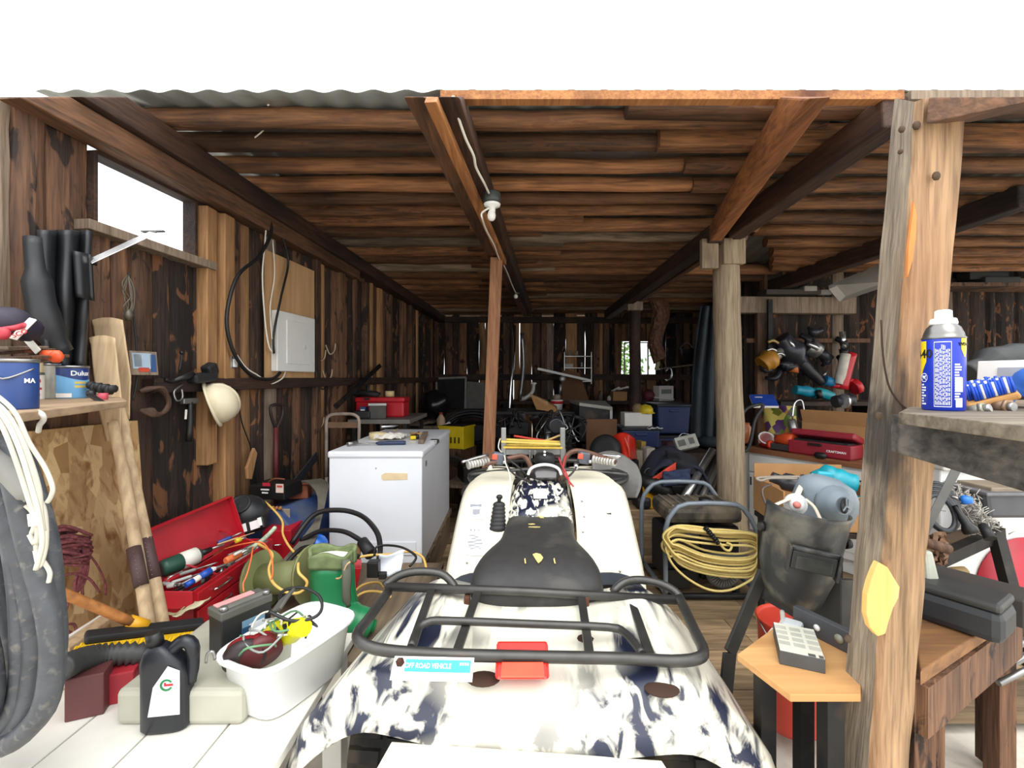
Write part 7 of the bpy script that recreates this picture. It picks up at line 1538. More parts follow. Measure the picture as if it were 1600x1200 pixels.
z_ = P(0,690,5.7).z; mb = MB(); mb.box((1.08,5.72,(FZ+z_)/2), (.5,.5,z_-FZ)); solo('plinth_box', mb, m_beamd, 'dark wooden box under the grey metal box', 'box', bev=.004)
# dark motor machine with bars and tangled cables
t = thing('dirt_bike', 'dark dismantled motorbike with handlebars and tangled cables before the middle table', 'motorbike', P(865,760,4.6)); m_mb = M('#1c1d20', .4, .3, .25, 12)
mb = MB(); mb.tube([P(838,652,4.6), P(848,648,4.55), P(866,652,4.5), P(884,648,4.55), P(900,652,4.6)], .014, 8, sm=4); hb_ = part('handlebar', mb, m_mb, t)
for a, b in ((P(828,655,4.62),P(842,650,4.58)),(P(897,650,4.58),P(912,656,4.62))): mb = MB(); mb.cyl(a, b, .02, seg=10); part('grip', mb, m_dkrub, hb_)
mb = MB(); c = P(868,664,4.45); mb.ball(c, (.09,.07,.09), 16); mb.lathe([(.075,0),(.08,.01),(.06,.015)], FACE(c+V((0,-.07,0)),(0,-1,0)), 18); part('headlamp', mb, M('#3a3c40', .2, .3), t)
mb = MB(); mb.tube([P(858,655,4.5), P(855,690,4.45), P(853,760,4.3)], .025, 8); part('fork', mb, m_steel, t); mb = MB(); mb.tube([P(880,655,4.5), P(880,690,4.45), P(882,760,4.3)], .025, 8); part('fork', mb, m_steel, t)
mb = MB(); T_ = RT(P(868,735,4.3)) @ Matrix.Rotation(PI/2,4,'Y'); mb.lathe([(.2,-.05),(.28,-.05),(.31,-.02),(.31,.02),(.28,.05),(.2,.05)], T_, 30); part('wheel', mb, m_rubber, t)
mb = MB(); c = P(868,695,4.9); mb.box(c, (.3,.4,.24)); 
for k in range(5): mb.box(c+V((0,-.1,-.1+.05*k)), (.36,.3,.012))
part('engine', mb, m_mb, t, .01)
mb = MB(); mb.tube([P(868,672,4.7)+V((0,0,0)), P(868,668,5.1), P(868,676,5.6)], [.12,.15,.1], 12, sm=3); part('fuel_tank', mb, M('#23242a', .3), t)
RR = random.Random(21)
for i in range(12):
    x0, y0 = RR.uniform(838,905), RR.uniform(650,668); mb = MB(); mb.tube([P(x0,y0,4.5), P(x0+RR.uniform(-14,16),y0+RR.uniform(-14,4),4.45), P(x0+RR.uniform(-20,22),y0+RR.uniform(5,25),4.4), P(x0+RR.uniform(-14,14),y0+RR.uniform(18,36),4.4)], RR.uniform(.005,.009), 6, sm=4); part('cable', mb, m_black if i % 3 else m_steel, t)
t = thing('bent_tubing', 'dark stripped frame with bent tubes left of the dismantled motorbike', 'frame', P(815,740,4.9)); 
for i in range(8):
    x0 = 772+i*6; mb = MB(); mb.tube([P(x0,668+RR.uniform(-14,8),4.9), P(x0+RR.uniform(-8,14),650+RR.uniform(-8,14),4.95), P(x0+RR.uniform(4,22),662+RR.uniform(-8,18),5.0), P(x0+RR.uniform(-4,20),700,5.0), P(x0+4,795,4.9)], .014, 8, sm=4); part('tube', mb, m_black if i % 2 else m_dksteel, t)
mb = MB(); mb.box(P(808,668,5.05), (.22,.2,.14), (0,.1,.2)); part('battery_box', mb, m_dkrub, t, .01); mb = MB(); mb.box(P(800,655,5.3), (.3,.15,.1), (0,-.2,.2)); part('cover', mb, M('#3a2a30', .5), t, .01)
t, T_, d = pxbox('brown_sheet', 'brown cardboard sheet standing right of the motorbike', 'board', 916,655,964,700,4.9,.03,m_cardd,0,.002,FZ)
# blue totes, boxes and helmet
def tote(name, lab, x0, y0, x1, y1, Y, dep, mat, zb=None, rz=0):
    a, b = P(x0,y1,Y), P(x1,y0,Y); z0 = a.z if zb is None else zb; cx, h_, w_ = (a.x+b.x)/2, b.z-z0, b.x-a.x
    t = thing(name, lab, 'tote', (cx,Y+dep/2,z0), rz); T_ = RT((cx,Y+dep/2,z0), rz); mb = MB(T_); e = .9
    mb.hexa([(-w_/2*e,-dep/2*e,0),(w_/2*e,-dep/2*e,0),(w_/2*e,dep/2*e,0),(-w_/2*e,dep/2*e,0),(-w_/2,-dep/2,h_),(w_/2,-dep/2,h_),(w_/2,dep/2,h_),(-w_/2,dep/2,h_)]); part('body', mb, mat, t, .02)
    mb = MB(T_); mb.box((0,0,h_+.01), (w_*1.06,dep*1.06,.035)); part('lid', mb, M('#1c2026', .5), t, .01)
    mb = MB(T_); mb.box((0,-dep/2*.98,h_-.05), (w_*.3,.03,.03)); part('handle', mb, mat, t, .006); return t
tote('storage_tote', 'large dark blue storage tote topmost of the pile right of the far post', 1028,635,1080,678,5.35,.45,m_navytote)
zz = P(0,678,5.35).z
tote('storage_tote', 'dark blue storage tote under the topmost one', 1020,684,1086,740,5.4,.5,m_navytote, FZ)
tote('storage_tote', 'dark blue storage tote below the white carton and yellow helmet', 972,672,1032,706,5.15,.42,m_navytote)
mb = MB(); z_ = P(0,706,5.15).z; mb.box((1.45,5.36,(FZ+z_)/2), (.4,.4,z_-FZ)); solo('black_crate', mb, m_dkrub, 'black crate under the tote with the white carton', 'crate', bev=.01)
t, T_, d = pxbox('white_carton', 'long white carton on the dark blue tote in front of the far post', 'carton', 976,645,1019,661,5.3,.2,m_paper,0,.003,P(0,672,5.15).z+.03)
t = thing('yellow_helmet', 'yellow round hard hat sitting on the white carton', 'hard hat', P(1010,645,5.35)); mb = MB(); c = P(1009,645,5.38); mb.lathe([(.085,0),(.08,.05),(.055,.085),(0,.1)], Matrix.Translation(c), 20, 1, 1.2); part('shell', mb, M('#d9bf2c', .4), t); mb = MB(); mb.lathe([(.08,0),(.1,-.004),(.1,.004),(.085,.01)], Matrix.Translation(c), 20, 1, 1.2); part('brim', mb, M('#d9bf2c', .4), t)
mb = MB(); mb.ball(P(996,639,5.42), (.06,.07,.07), 14); solo('tan_cap', mb, M('#8a7350', .9, 0, .2, 20), 'tan cap beside the yellow hard hat on the white carton', 'cap')
mb = MB(); mb.grid(lambda u, v: P(1012+24*u,669+3*v,5.12)+V((0,.2*v,.03*noise.noise(V((u*4,v*3,7))))), 8, 4); solo('white_rag', mb, m_white, 'small white rag lying on the blue tote lid edge', 'rag', solid=.008)
# red fairing and wheel
t = thing('motorbike_fairing', 'glossy orange red plastic fairing standing in front of the blue totes', 'fairing', P(975,720,4.4)); mb = MB(); mb.grid(lambda u, v: P(958+34*u+(7*v-4)*(1-u)+3*v, 676+42*v+10*(u-.5)**2*4*(1-v), 4.4-.22*math.sin(PI*u)*(.4+.6*v)), 16, 16); part('shell', mb, M('#cc2e1c', .2, 0, .05), t, solid=.01)
mb = MB(); mb.tube([P(975,682,4.22), P(982,700,4.2), P(984,716,4.2)], .01, 6, sm=3); part('crease', mb, M('#d84a34', .2), t)
z_ = P(0,718,4.4).z; mb = MB(); mb.box((1.08,4.5,(FZ+z_)/2), (.25,.25,z_-FZ)); solo('small_crate', mb, m_dksteel, 'dark crate under the orange red fairing', 'crate', bev=.006)
t = thing('wheel', 'black wheel with white scuffed rim left of the orange red fairing', 'wheel', P(945,730,4.2)); T_ = FACE(P(946,704,4.3), (-.5,-.8,.3)); mb = MB(); mb.lathe([(.08,-.04),(.13,-.045),(.15,-.02),(.15,.02),(.13,.045),(.08,.04)], T_, 26); part('tyre', mb, m_dkrub, t); mb = MB(); mb.lathe([(.02,-.02),(.08,-.03),(.085,0),(.08,.03),(.02,.02)], T_, 20); part('rim', mb, m_white, t)
# clothes heap, radio, tubes, yellow saw
t = thing('jacket_heap', 'heap of dark jackets with an orange red lining left of the round post', 'jackets', P(1045,770,3.95)); RR = random.Random(31); c = P(1045,745,3.95)
def heap(u, v, cx, cy, sx, sz, Y, k):
    a = PI*u; return P(cx,cy,Y)+V((-math.cos(a)*sx*(1-.25*v), (v-.5)*.45, math.sin(a)*sz*(.8+.3*math.sin(v*3))+.05*noise.noise(V((u*5+k,v*5,k)))))
mb = MB(); mb.grid(lambda u, v: heap(u,v,1046,765,.27,.32,3.95,2), 26, 16); part('dark_jacket', mb, M('#202332', .9, 0, .25, 14), t, solid=.02)
mb = MB(); mb.grid(lambda u, v: P(1040+48*u+6*v, 703+12*u*u+32*v, 3.78-.06*math.sin(PI*u)+.02*noise.noise(V((u*6,v*4,1)))), 16, 10); part('black_jacket', mb, M('#1b1c20', .9, 0, .25, 20), t, solid=.02)
mb = MB(); mb.grid(lambda u, v: P(1020+36*u, 746-24*u+(8+5*u)*v, 3.66+.015*math.sin(9*u)), 12, 4); part('lining', mb, M('#c9432f', .8), t, solid=.012)
mb = MB(); mb.grid(lambda u, v: P(1036+42*u, 738+22*v-6*u, 3.62+.03*noise.noise(V((u*5,v*4,4)))), 12, 8); part('blue_sleeve', mb, M('#2b3550', .9, 0, .2, 16), t, solid=.02)
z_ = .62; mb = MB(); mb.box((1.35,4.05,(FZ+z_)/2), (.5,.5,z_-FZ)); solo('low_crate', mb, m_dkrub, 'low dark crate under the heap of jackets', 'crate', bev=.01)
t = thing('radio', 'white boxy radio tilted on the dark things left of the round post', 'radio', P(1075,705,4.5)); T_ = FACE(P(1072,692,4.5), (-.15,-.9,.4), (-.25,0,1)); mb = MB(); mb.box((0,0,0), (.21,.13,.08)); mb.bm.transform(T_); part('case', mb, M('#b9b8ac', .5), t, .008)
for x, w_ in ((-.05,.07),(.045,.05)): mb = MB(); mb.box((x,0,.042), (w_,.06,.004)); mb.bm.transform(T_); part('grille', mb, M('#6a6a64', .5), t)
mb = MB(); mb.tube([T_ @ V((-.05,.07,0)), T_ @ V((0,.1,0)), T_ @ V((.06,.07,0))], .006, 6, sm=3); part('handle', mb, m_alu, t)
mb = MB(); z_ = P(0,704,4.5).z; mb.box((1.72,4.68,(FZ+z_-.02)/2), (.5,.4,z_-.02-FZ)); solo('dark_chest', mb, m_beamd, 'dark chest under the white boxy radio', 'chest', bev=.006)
for i, (x0, y0, x1, y1, r_) in enumerate(((1072,772,1113,704,.032),(1082,778,1118,712,.02),(1092,785,1120,722,.02),(1088,792,1119,730,.03),(1100,795,1121,740,.018))):
    a, b = P(x0,y0,3.6), P(x1,y1,3.95); d = b-a; mb = MB(); mb.tube([a-d*.5, b], r_, 10); mb.tube([a-d*.49, b-d*.01], r_*.8, 10); solo('metal_pipe', mb, m_alu if i != 1 else m_dksteel, ('fat shiny pipe topmost in the bundle beside the round post','dark pipe second in the bundle beside the round post','slim shiny pipe in the middle of the pipe bundle','fat shiny pipe lower in the pipe bundle','slimmest pipe lowest in the bundle by the round post')[i], 'pipe', 'pipes leaning by the round post')
t = thing('chainsaw', 'yellow and black machine on the floor behind the generator', 'saw', P(1018,800,3.85)); mb = MB(); mb.hexa([P(1006,792,3.7),P(1040,805,3.7),P(1040,800,4.0),P(1008,790,4.0),P(1003,756,3.7),P(1038,778,3.7),P(1036,772,4.0),P(1004,752,4.0)]); part('body', mb, M('#d99a16', .35), t, .02)
mb = MB(); mb.tube([P(1003,748,3.75), P(1015,755,3.7), P(1035,766,3.7), P(1048,772,3.75)], [.05,.07,.07,.04], 12, sm=3); part('top_cover', mb, m_black, t); mb = MB(); mb.tube([P(1006,742,3.85), P(1012,732,3.85), P(1025,738,3.85), P(1035,752,3.85)], .014, 8, sm=3); part('handle', mb, m_black, t)
mb = MB(); mb.box(P(1002,782,3.78), (.12,.2,.1)); part('filter_cover', mb, m_dkrub, t, .03)
mb = MB(); mb.box((1.12,3.85,(FZ+.45)/2), (.45,.3,.45-FZ)); solo('wooden_block', mb, m_floor, 'worn wooden block on the floor under the yellow machine', 'block', bev=.01)
for i, (x0, y0, x1, y1, Y, cl, lab) in enumerate(((1000,690,1008,703,4.6,'#a5823c','small tan carton standing before the blue tote'),(1008,700,1022,724,4.4,'#b5ada0','whitish carton scrap behind the jackets'),(990,704,1003,720,4.4,'#9a8f7a','grey tan carton right of the orange red fairing'),(1040,690,1052,700,4.8,'#4a2a30','dark red box on the tote pile'))):
    pxbox('small_carton', lab, 'carton', x0, y0, x1, y1, Y, .12, M(cl, .8), .2, .003, zb=.5 if i != 3 else None)
mb = MB(); mb.box((1.27,4.56,.29), (.35,.42,.42)); solo('grey_chest', mb, m_dkrub, 'low dark chest holding the small cartons', 'chest', bev=.008)
# tarp and insulation hanging
t = thing('tarp', 'dark blue green tarp hanging from the roof left of the round post', 'tarp', P(1105,690,4.6)); mb = MB()
mb.grid(lambda u, v: P(1080+42*u-4*(1-v)*(1-u)+20*(1-v)**2*(1-u), 478+206*v, 4.75+.05*math.sin(u*14+v*2)+.03*noise.noise(V((u*4,v*4,0)))), 24, 30); part('cloth', mb, M('#1f2a31', .8, 0, .3, 7, '#17201f', .4, 4), t, solid=.02)
mb = MB(); mb.ball(P(1108,690,4.75), (.12,.1,.06), 12); part('hem_bunch', mb, M('#1f2a31', .8, 0, .3, 7), t)
mb = MB(); RR = random.Random(77); mb.grid(lambda u, v: P(1014+28*u+14*v*(u-.5)*-1+4*math.sin(v*7), 470+98*v-10*u*v, 6.8-.12*math.sin(PI*u)+.06*noise.noise(V((u*7,v*9,0)))), 18, 24, False); solo('insulation', mb, M('#7d5a48', .95, 0, .35, 24), 'ragged pinkish brown insulation hanging from the roof right of the window', 'insulation', solid=.05)
mb = MB(); mb.tube([P(1030,548,6.75), P(1028,570,6.75), P(1024,578,6.75)], [.02,.03,.02], 8, sm=2); solo('hanging_lamp', mb, M('#a39a70', .5), 'small dangling yellowish bottle below the insulation', 'bottle')
t = thing('wall_pail', 'dull grey pail hanging on the back wall right of the window', 'pail', P(1070,570,7.7)); mb = MB(); mb.lathe([(.08,0),(.11,.24),(.115,.25)], Matrix.Translation(P(1073,568,7.75)), 16); part('body', mb, m_dksteel, t); mb = MB(); mb.tube([P(1062,545,7.75), P(1073,535,7.75), P(1084,545,7.75)], .006, 6, sm=3); part('handle', mb, m_steel, t)
mb = MB(); mb.tube([P(1040,580,7.6), P(1048,575,7.6), P(1050,590,7.6), P(1040,595,7.6)], .02, 6, sm=3); solo('clamp', mb, m_alu, 'pale metal clamp hanging under the small wall shelf', 'clamp')

# ---------------------------------------------------------------- tool wall on the right
Yt = 5.2
def tool(name, lab, cat, segs, mats_):
    t = thing(name, lab, cat, segs[0][0][0])
    for i, (pts, r, pn) in enumerate(segs):
        mb = MB(); mb.tube(pts, r, 10, sm=3 if len(pts) > 2 else 0); part(pn, mb, mats_[i], t)
    return t
q_ = lambda x, y, d=0: P(x, y, Yt+d)
mb = MB(); mb.beam((2.75,5.42,1.95), (4.2,5.42,1.95), .04, .05); mb.beam((2.9,5.36,.12), (2.9,5.36,2.3), .12, .06, up=(0,1,0)); struct('trim_13', mb, m_slab, .004, 'upright stud and nailing rail behind the hanging tools')
m_tool = M('#2b2b30', .4, .3, .3, 14); m_gun = M('#3a3a42', .35, .4, .2, 12)
tool('cordless_drill', 'yellow cordless drill hanging lowest left on the tool wall', 'drill', [([q_(1190,570),q_(1200,563),q_(1210,560)],[.1,.12,.1],'body'),([q_(1205,562),q_(1222,548)],[.07,.05],'nose')], [M('#b07a26', .5), M('#9a968a', .4, .3)])
tool('nail_gun', 'large dark nail gun hanging diagonally in the middle of the tool wall', 'tool', [([q_(1220,528),q_(1235,545),q_(1252,566)],[.1,.14,.08],'body'),([q_(1245,560),q_(1265,580),q_(1285,598)],[.07,.06,.05],'magazine'),([q_(1232,530,-.1),q_(1242,545,-.1)],[.02,.02],'trim')], [m_gun, m_tool, m_alu])
tool('angle_grinder', 'silver headed grinder hanging right of the nail gun', 'tool', [([q_(1262,540),q_(1278,550)],[.1,.09],'head'),([q_(1276,548),q_(1296,562)],[.06,.05],'body'),([q_(1262,536,-.1),q_(1278,545,-.1)],[.025,.025],'guard')], [m_steel, m_tool, m_alu])
tool('impact_driver', 'orange gripped driver hanging below the nail gun', 'tool', [([q_(1242,570),q_(1240,582)],[.04,.05],'grip'),([q_(1225,574),q_(1250,572)],[.05,.04],'body')], [M('#b8642c', .5), m_tool])
tool('caulking_gun', 'red caulking gun with a white printed tube on the tool wall', 'tool', [([q_(1330,552),q_(1322,580),q_(1316,608)],[.06,.06,.06],'cradle'),([q_(1321,553,-.06),q_(1315,580,-.06),q_(1310,600,-.06)],[.05,.05,.04],'cartridge'),([q_(1300,602),q_(1322,604)],[.03,.03],'trigger_frame')], [m_redpl, M('#c9c4b6', .6), m_redpl])
tool('hand_saw', 'thin pale scraper hanging straight above the caulking gun', 'tool', [([q_(1316,518),q_(1318,545)],[.03,.03],'blade'),([q_(1318,545),q_(1319,556)],[.045,.04],'handle')], [m_alu, m_tool])
tool('reciprocating_saw', 'teal power tool lying across the shelf above the cardboard box', 'tool', [([P(1242,609,4.95),P(1258,611,4.95),P(1272,614,4.95)],[.05,.06,.05],'body'),([P(1272,614,4.95),P(1286,615,4.95),P(1300,620,4.95)],[.06,.055,.05],'grip'),([P(1278,610,4.88),P(1282,622,4.88)],[.03,.03],'band')], [M('#157f96', .4), M('#1d8d98', .4), m_black])
tool('red_bottle', 'round red plastic container at the right of the tool wall', 'container', [([q_(1332,606),q_(1340,602)],[.09,.09],'body'),([q_(1328,598),q_(1330,592)],[.03,.03],'cap')], [M('#c4202c', .4), m_redpl])
tool('blue_grinder', 'small blue handled tool beside the caulking gun', 'tool', [([q_(1288,594),q_(1302,598)],[.06,.05],'body'),([q_(1286,588),q_(1292,580)],[.02,.015],'spindle')], [M('#2a7aa6', .4), m_steel])
tool('router_head', 'black cylindrical tool with silver rings left of the near post', 'tool', [([P(1304,628,3.7),P(1318,626,3.7),P(1332,624,3.7)],[.05,.055,.05],'body'),([P(1319,627,3.62),P(1322,627,3.62)],[.058,.058],'ring')], [m_tool, m_alu])
RR = random.Random(41)
for i in range(16):
    x, y = RR.uniform(1205,1325), RR.uniform(505,585); a = RR.uniform(0,PI); l_ = RR.uniform(6,16); mb = MB(); p0, p1, p2 = q_(x,y,.05), q_(x+l_*math.cos(a),y+l_*math.sin(a),.0), q_(x+l_*1.7*math.cos(a+.5),y+l_*1.7*math.sin(a+.5),.06)
    mb.tube([p0,p1,p2], [.03,RR.uniform(.03,.06),.02], 8, sm=3); solo('hanging_tool', mb, (m_tool,m_gun,m_dksteel)[i%3], 'dark hand tool hanging among others on the crowded tool wall', 'tool', 'dark tools on the tool wall')
for i, (x, y) in enumerate(((1208,535),(1206,548),(1219,555))):
    mb = MB(); mb.tube([q_(x-8,y,-.05), q_(x,y-3,-.06), q_(x+8,y+1,-.05)], .015, 6, sm=3); solo('wrench', mb, m_alu if i else M('#b59a5c', .5), ('brass hook hanging top left on the tool wall','bright wrench hanging above the yellow drill','pale wedge hanging beside the yellow drill')[i], 'tool')
mb = MB(); mb.beam(P(1203,468,5.3), P(1203,545,5.25), .05, .03, up=(0,1,0)); solo('steel_rod', mb, m_dksteel, 'dark upright rod hanging from the heavy timber above the tools', 'rod')
mb = MB(); mb.box((3.4,5.05,1.24), (1.2,.5,.04)); t = thing('tool_shelf', 'dark shelf below the tool wall behind the cardboard box', 'shelf', (3.4,5.05,FZ)); part('board', mb, m_beamd, t)
for x in (2.9,3.9): mb = MB(); mb.box((x,5.05,.65), (.06,.4,1.14)); part('leg', mb, m_beamd, t)
# stored in the roof
mb = MB(); a_ = [P(1295,452,5.3), P(1312,472,5.25), P(1390,446,4.6), P(1375,418,4.9)]; mb.hexa(a_+[p+V((.02,.04,.05)) for p in a_]); solo('white_sheet', mb, m_paper, 'white flat panel stored up under the roof beside the near post', 'panel', bev=.002)
for i, (a, b, w_, cl, lab) in enumerate(((P(1190,458,5.35),P(1275,458,5.35),.2,'#3c352f','dark plank stored on the heavy timber under the roof'),(P(1252,452,5.3),P(1272,452,5.3),.12,'#9a958c','pale carton end stored on the heavy timber'),(P(1278,457,5.33),P(1298,457,5.33),.06,'#8d8a84','grey pipe end stored under the roof beside the white panel'),(P(1505,432,5.25),P(1565,430,5.25),.16,'#1d1f1e','black box stored high on the right wall above the spray can'),(P(1530,441,5.2),P(1585,441,5.2),.14,'#2b2d2b','dark flat case under the black box on the right wall'))):
    mb = MB(); mb.beam(a, b, w_, .1 if i > 2 else .06); solo('stored_piece', mb, M(cl, .7), lab, 'stored piece', bev=.01)
mb = MB(); mb.beam((4.6,5.3,2.555), (6.5,5.3,2.55), .35, .04); struct('trim_14', mb, m_slab, label='high shelf board on the right wall')
mb = MB(); mb.ball(P(1510,470,5.4), (.2,.1,.3), 14)
mb.bm.free()

# ---------------------------------------------------------------- lower right: dark bench and white freezer behind
Yr = 2.3
t = thing('chest_freezer', 'white panelled chest behind the dark bench with a red disc on it', 'freezer', P(1580,900,2.75)); x0, x1 = P(1470,0,2.75).x, P(1700,0,2.75).x
mb = MB(); mb.box(((x0+x1)/2, 2.94, .55), (x1-x0, .38, .94)); part('cabinet', mb, m_white, t, .01); mb = MB(); mb.box(((x0+x1)/2, 2.93, .98), (x1-x0+.03, .43, .05)); part('lid', mb, M('#c9c6bc', .5), t, .012)
c = P(1575,905,2.74); mb = MB(); mb.lathe([(.29,0),(.29,.004),(0,.004)], FACE(c+V((.10,0,-.04)),(0,-1,0)), 36); part('red_disc', mb, M('#b0182a', .4), t)
m_db = M('#26231f', .6, .2, .25, 9, '#4a3f33', .35, 6)
t = thing('steel_bench', 'dark steel bench with a square leg right of the near post', 'bench', P(1520,950,2.2)); mb = MB(); mb.beam(P(1400,905,2.15), P(1562,832,2.45), .05, .06); part('front_rail', mb, m_db, t)
a_ = [P(1400,900,2.15), P(1562,828,2.45), P(1562,815,2.72), P(1410,845,2.72)]; mb = MB(); mb.hexa([p-V((0,0,.02)) for p in a_]+a_); part('top', mb, M('#5d4a38', .8, 0, .2, 9), t)
mb = MB(); mb.beam(P(1556,835,2.4), P(1585,945,2.3), .05, .05, up=(0,-1,0)); e_ = P(1585,945,2.3); mb.beam(e_, V((e_.x+.05,2.28,FZ)), .05, .05, up=(0,-1,0)); part('leg', mb, m_db, t); mb = MB(); e_ = P(1405,905,2.2); mb.beam(e_, V((e_.x-.03,2.2,FZ)), .05, .05, up=(0,-1,0)); part('leg', mb, m_db, t)
t = thing('cable_coil', 'coil of black cable hanging on the dark bench behind the near post', 'cable', P(1470,830,2.3))
for i in range(7):
    c = P(1470,792+i*1.5,2.25-.015*i); mb = MB(); mb.tube([c+V(((.085-.004*i)*math.cos(2*PI*k/14), .03*math.sin(2*PI*k/14), (.11-.006*i)*math.sin(2*PI*k/14))) for k in range(14)], .011, 7, True, 2); part('cable_loop', mb, m_cordk if i % 2 else M('#2f3236', .5), t)
t = thing('brush', 'fluffy grey white wool duster lying on the dark bench', 'duster', P(1510,790,2.3)); RR = random.Random(51); mb = MB()
for i in range(600):
    k = RR.random(); c = P(1492+44*k, 768+58*k, 2.32)+V((RR.gauss(0,.022),RR.gauss(0,.03),RR.gauss(0,.022))); d = V((RR.gauss(0,1),RR.gauss(0,1),RR.gauss(0,1))).normalized()*RR.uniform(.02,.045); mb.tube([c, c+d*.6, c+d], [.003,.0025,.001], 4)
part('wool', mb, M('#a8a49c', .95, 0, .15, 20), t)
mb = MB(); mb.tube([P(1535,820,2.25), P(1548,842,2.2)], [.02,.025], 8); part('handle', mb, m_dkrub, t)
t = thing('staple_gun', 'black tool with a blue tip lying against the wool duster', 'tool', P(1500,800,2.15)); mb = MB(); mb.tube([P(1492,790,2.15), P(1504,810,2.12), P(1518,832,2.1)], [.012,.018,.03], 10, sm=3); part('body', mb, m_black, t); mb = MB(); mb.tube([P(1486,775,2.15), P(1502,781,2.13)], .008, 6); part('shaft', mb, m_steel, t); mb = MB(); mb.tube([P(1502,781,2.13), P(1508,781,2.12), P(1520,782,2.1)], [.018,.022,.014], 8); part('tip', mb, M('#2a7ad8', .35), t)
t = thing('storage_bin', 'dark grey plastic bin on the white chest under the black rail', 'bin', P(1560,800,2.6)); T_ = RT(P(1562,783,2.62)); mb = MB(T_); mb.hexa([(-.16,-.1,-.07),(.15,-.1,-.07),(.15,.1,-.07),(-.16,.1,-.07),(-.2,-.12,.07),(.19,-.12,.07),(.19,.12,.07),(-.2,.12,.07)]); part('body', mb, M('#55565a', .5, 0, .12), t, .02); mb = MB(T_); mb.box((0,0,.07), (.42,.27,.02)); part('rim', mb, M('#6a6a6c', .5), t, .006); mb = MB(T_); mb.box((0,0,.085), (.3,.2,.03)); part('lid', mb, M('#8d7f6b', .7), t, .006)
mb = MB(); mb.beam(P(1425,870,2.1), P(1495,732,2.0), .03, .03); solo('grey_strip', mb, M('#6f6f6a', .6), 'grey strip slanting from the near post up to the black rail', 'strip')
t = thing('wood_offcut', 'brown rumpled bag and offcuts on the bench beside the near post', 'bag', P(1450,880,2.1)); mb = MB(); mb.grid(lambda u, v: P(1436+42*u, 838+50*v-6*u, 2.1+.06*noise.noise(V((u*5,v*5,1)))), 10, 10, False); part('bag', mb, M('#6e523c', .9, 0, .25, 10), t, solid=.02)
mb = MB(); mb.cyl(P(1440,846,2.0), P(1482,858,2.0), .022, seg=12); part('dowel', mb, m_slab, t)
t = thing('wooden_bench', 'low brown wooden bench with cases on it at the lower right', 'bench', P(1520,1000,1.9)); zL = .70; a_ = [PZ(1440,1055,zL), PZ(1590,945,zL), V((2.25,2.3,zL)), V((1.2,2.2,zL))]
a_ = [PZ(1438,1050,zL), PZ(1598,945,zL), PZ(1590,925,zL)+V((.0,.1,0)), PZ(1420,925,zL)]
mb = MB(); mb.hexa([p-V((0,0,.04)) for p in a_]+a_); part('top', mb, wood('bench_brown', '#6b4a2e', '#94693f', 0, 14, dark='#4a3220', darkamt=.35), t, .004)
mb = MB(); mb.beam(a_[0]+V((.02,.02,-.12)), a_[1]+V((.0,.02,-.12)), .03, .14); part('front_board', mb, m_slab, t); 
for p in (a_[0]+V((.04,.06,0)), a_[1]+V((-.03,.05,0)), a_[2]+V((-.05,-.05,0)), a_[3]+V((.04,-.04,0))): mb = MB(); mb.beam((p.x,p.y,FZ if p.y > 1.95 else .02), (p.x,p.y,zL-.04), .06, .06, up=(0,1,0)); part('leg', mb, m_slab, t)
def onL(px, py, dz=0): p = PZ(px, py, zL); p.z += dz; return p
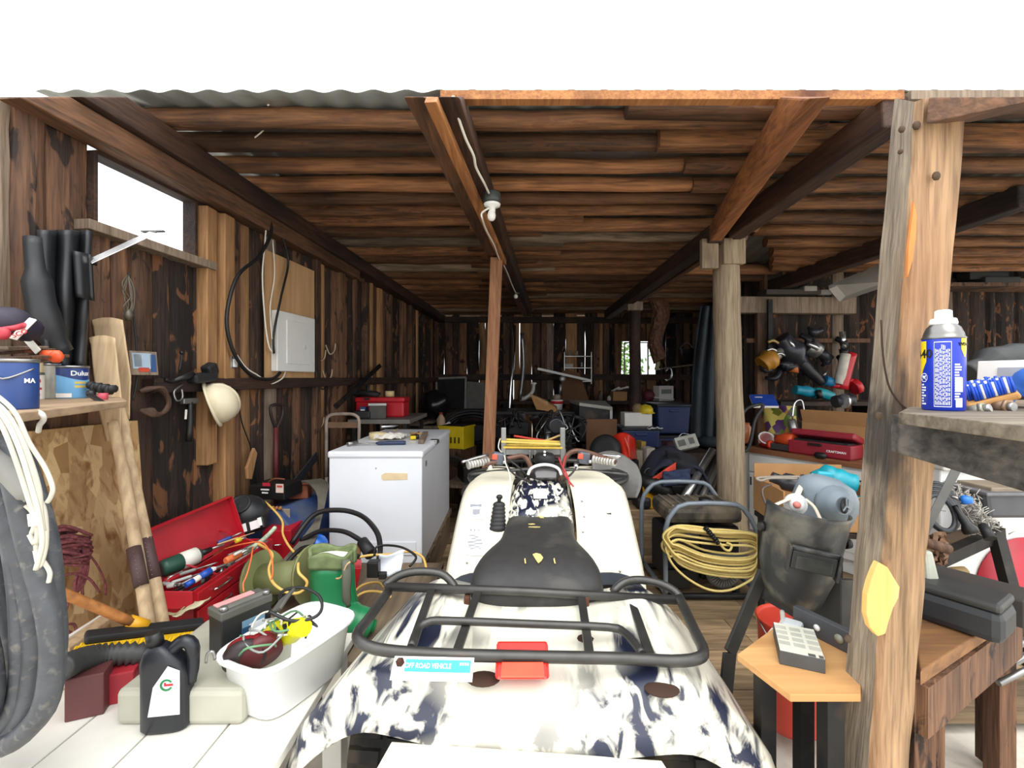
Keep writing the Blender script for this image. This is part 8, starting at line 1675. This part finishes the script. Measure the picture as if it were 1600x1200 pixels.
t = thing('tool_case', 'dark plastic tool case on the brown bench behind the near post', 'case', onL(1470,975)); c = onL(1478,968); T_ = RT(c, .55); mb = MB(T_); mb.box((0,0,.05), (.16,.3,.1)); part('base', mb, M('#2b2d2f', .45, 0, .15), t, .025); mb = MB(T_); mb.box((0,0,.11), (.15,.29,.03)); part('lid', mb, M('#3a3a38', .5, 0, .2, 9), t, .012)
t = thing('drawer_unit', 'flat dark drawer with a grey pull on the brown bench', 'drawer', onL(1530,945)); c = onL(1526,948); T_ = RT(c, .55); mb = MB(T_); mb.box((0,0,.045), (.15,.26,.09)); part('body', mb, M('#3b3530', .6, 0, .2), t, .006); mb = MB(T_); mb.tube([(-.04,-.13,.05),(-.03,-.16,.04),(.03,-.16,.04),(.04,-.13,.05)], .005, 6, sm=3); part('handle', mb, m_steel, t)
mb = MB(); a = P(1440,910,1.6); mb.prism([(-.03,.14),(.0,.14),(.045,-.14),(-.03,-.15)], FACE(P(1444,920,1.6),(0,-1,.1)), .05); sv = mb; t = thing('vented_cover', 'pale plastic cover with round vent holes beside the near post', 'cover', P(1445,985,1.6)); part('shell', mb, M('#b5b8a8', .5), t, .01)
for i in range(8):
    mb = MB(); mb.ball(P(1438+(i%2)*7+i*.8, 925+i*6.5, 1.545), (.005,.003,.008), 8); part('vent_hole', mb, m_black, t)
t = thing('rubber_mallet', 'yellow brown wooden tool lying under the bench rail', 'tool', P(1490,905,2.2)); mb = MB(); mb.tube([P(1475,897,2.2), P(1492,896,2.2), P(1508,893,2.2)], [.025,.03,.025], 10); part('body', mb, M('#7a6238', .6), t)
cable('black_lead', [P(1445,985,1.55), P(1440,1010,1.5), P(1435,1045,1.45), P(1438,1080,1.4)], .012, m_cordk, 'black lead hanging down beside the pale vented cover')
cable('wire_loop', [P(1445,1015,1.6), P(1462,1010,1.6), P(1475,1030,1.58), P(1470,1055,1.55)], .004, M('#8a8478', .5), 'thin grey wire loop below the pale vented cover')
for i, (a, b, r_) in enumerate(((P(1500,1060,1.7),P(1640,980,1.75),.012),(P(1530,1065,1.65),P(1640,1005,1.7),.012),(P(1560,1068,1.6),P(1640,1028,1.65),.01))):
    mb = MB(); mb.tube([a, b], r_, 8); solo('steel_tube', mb, m_steel, ('grey tube uppermost of three at the lower right corner','middle grey tube of three at the lower right corner','lowest grey tube of three at the lower right corner')[i], 'tube')
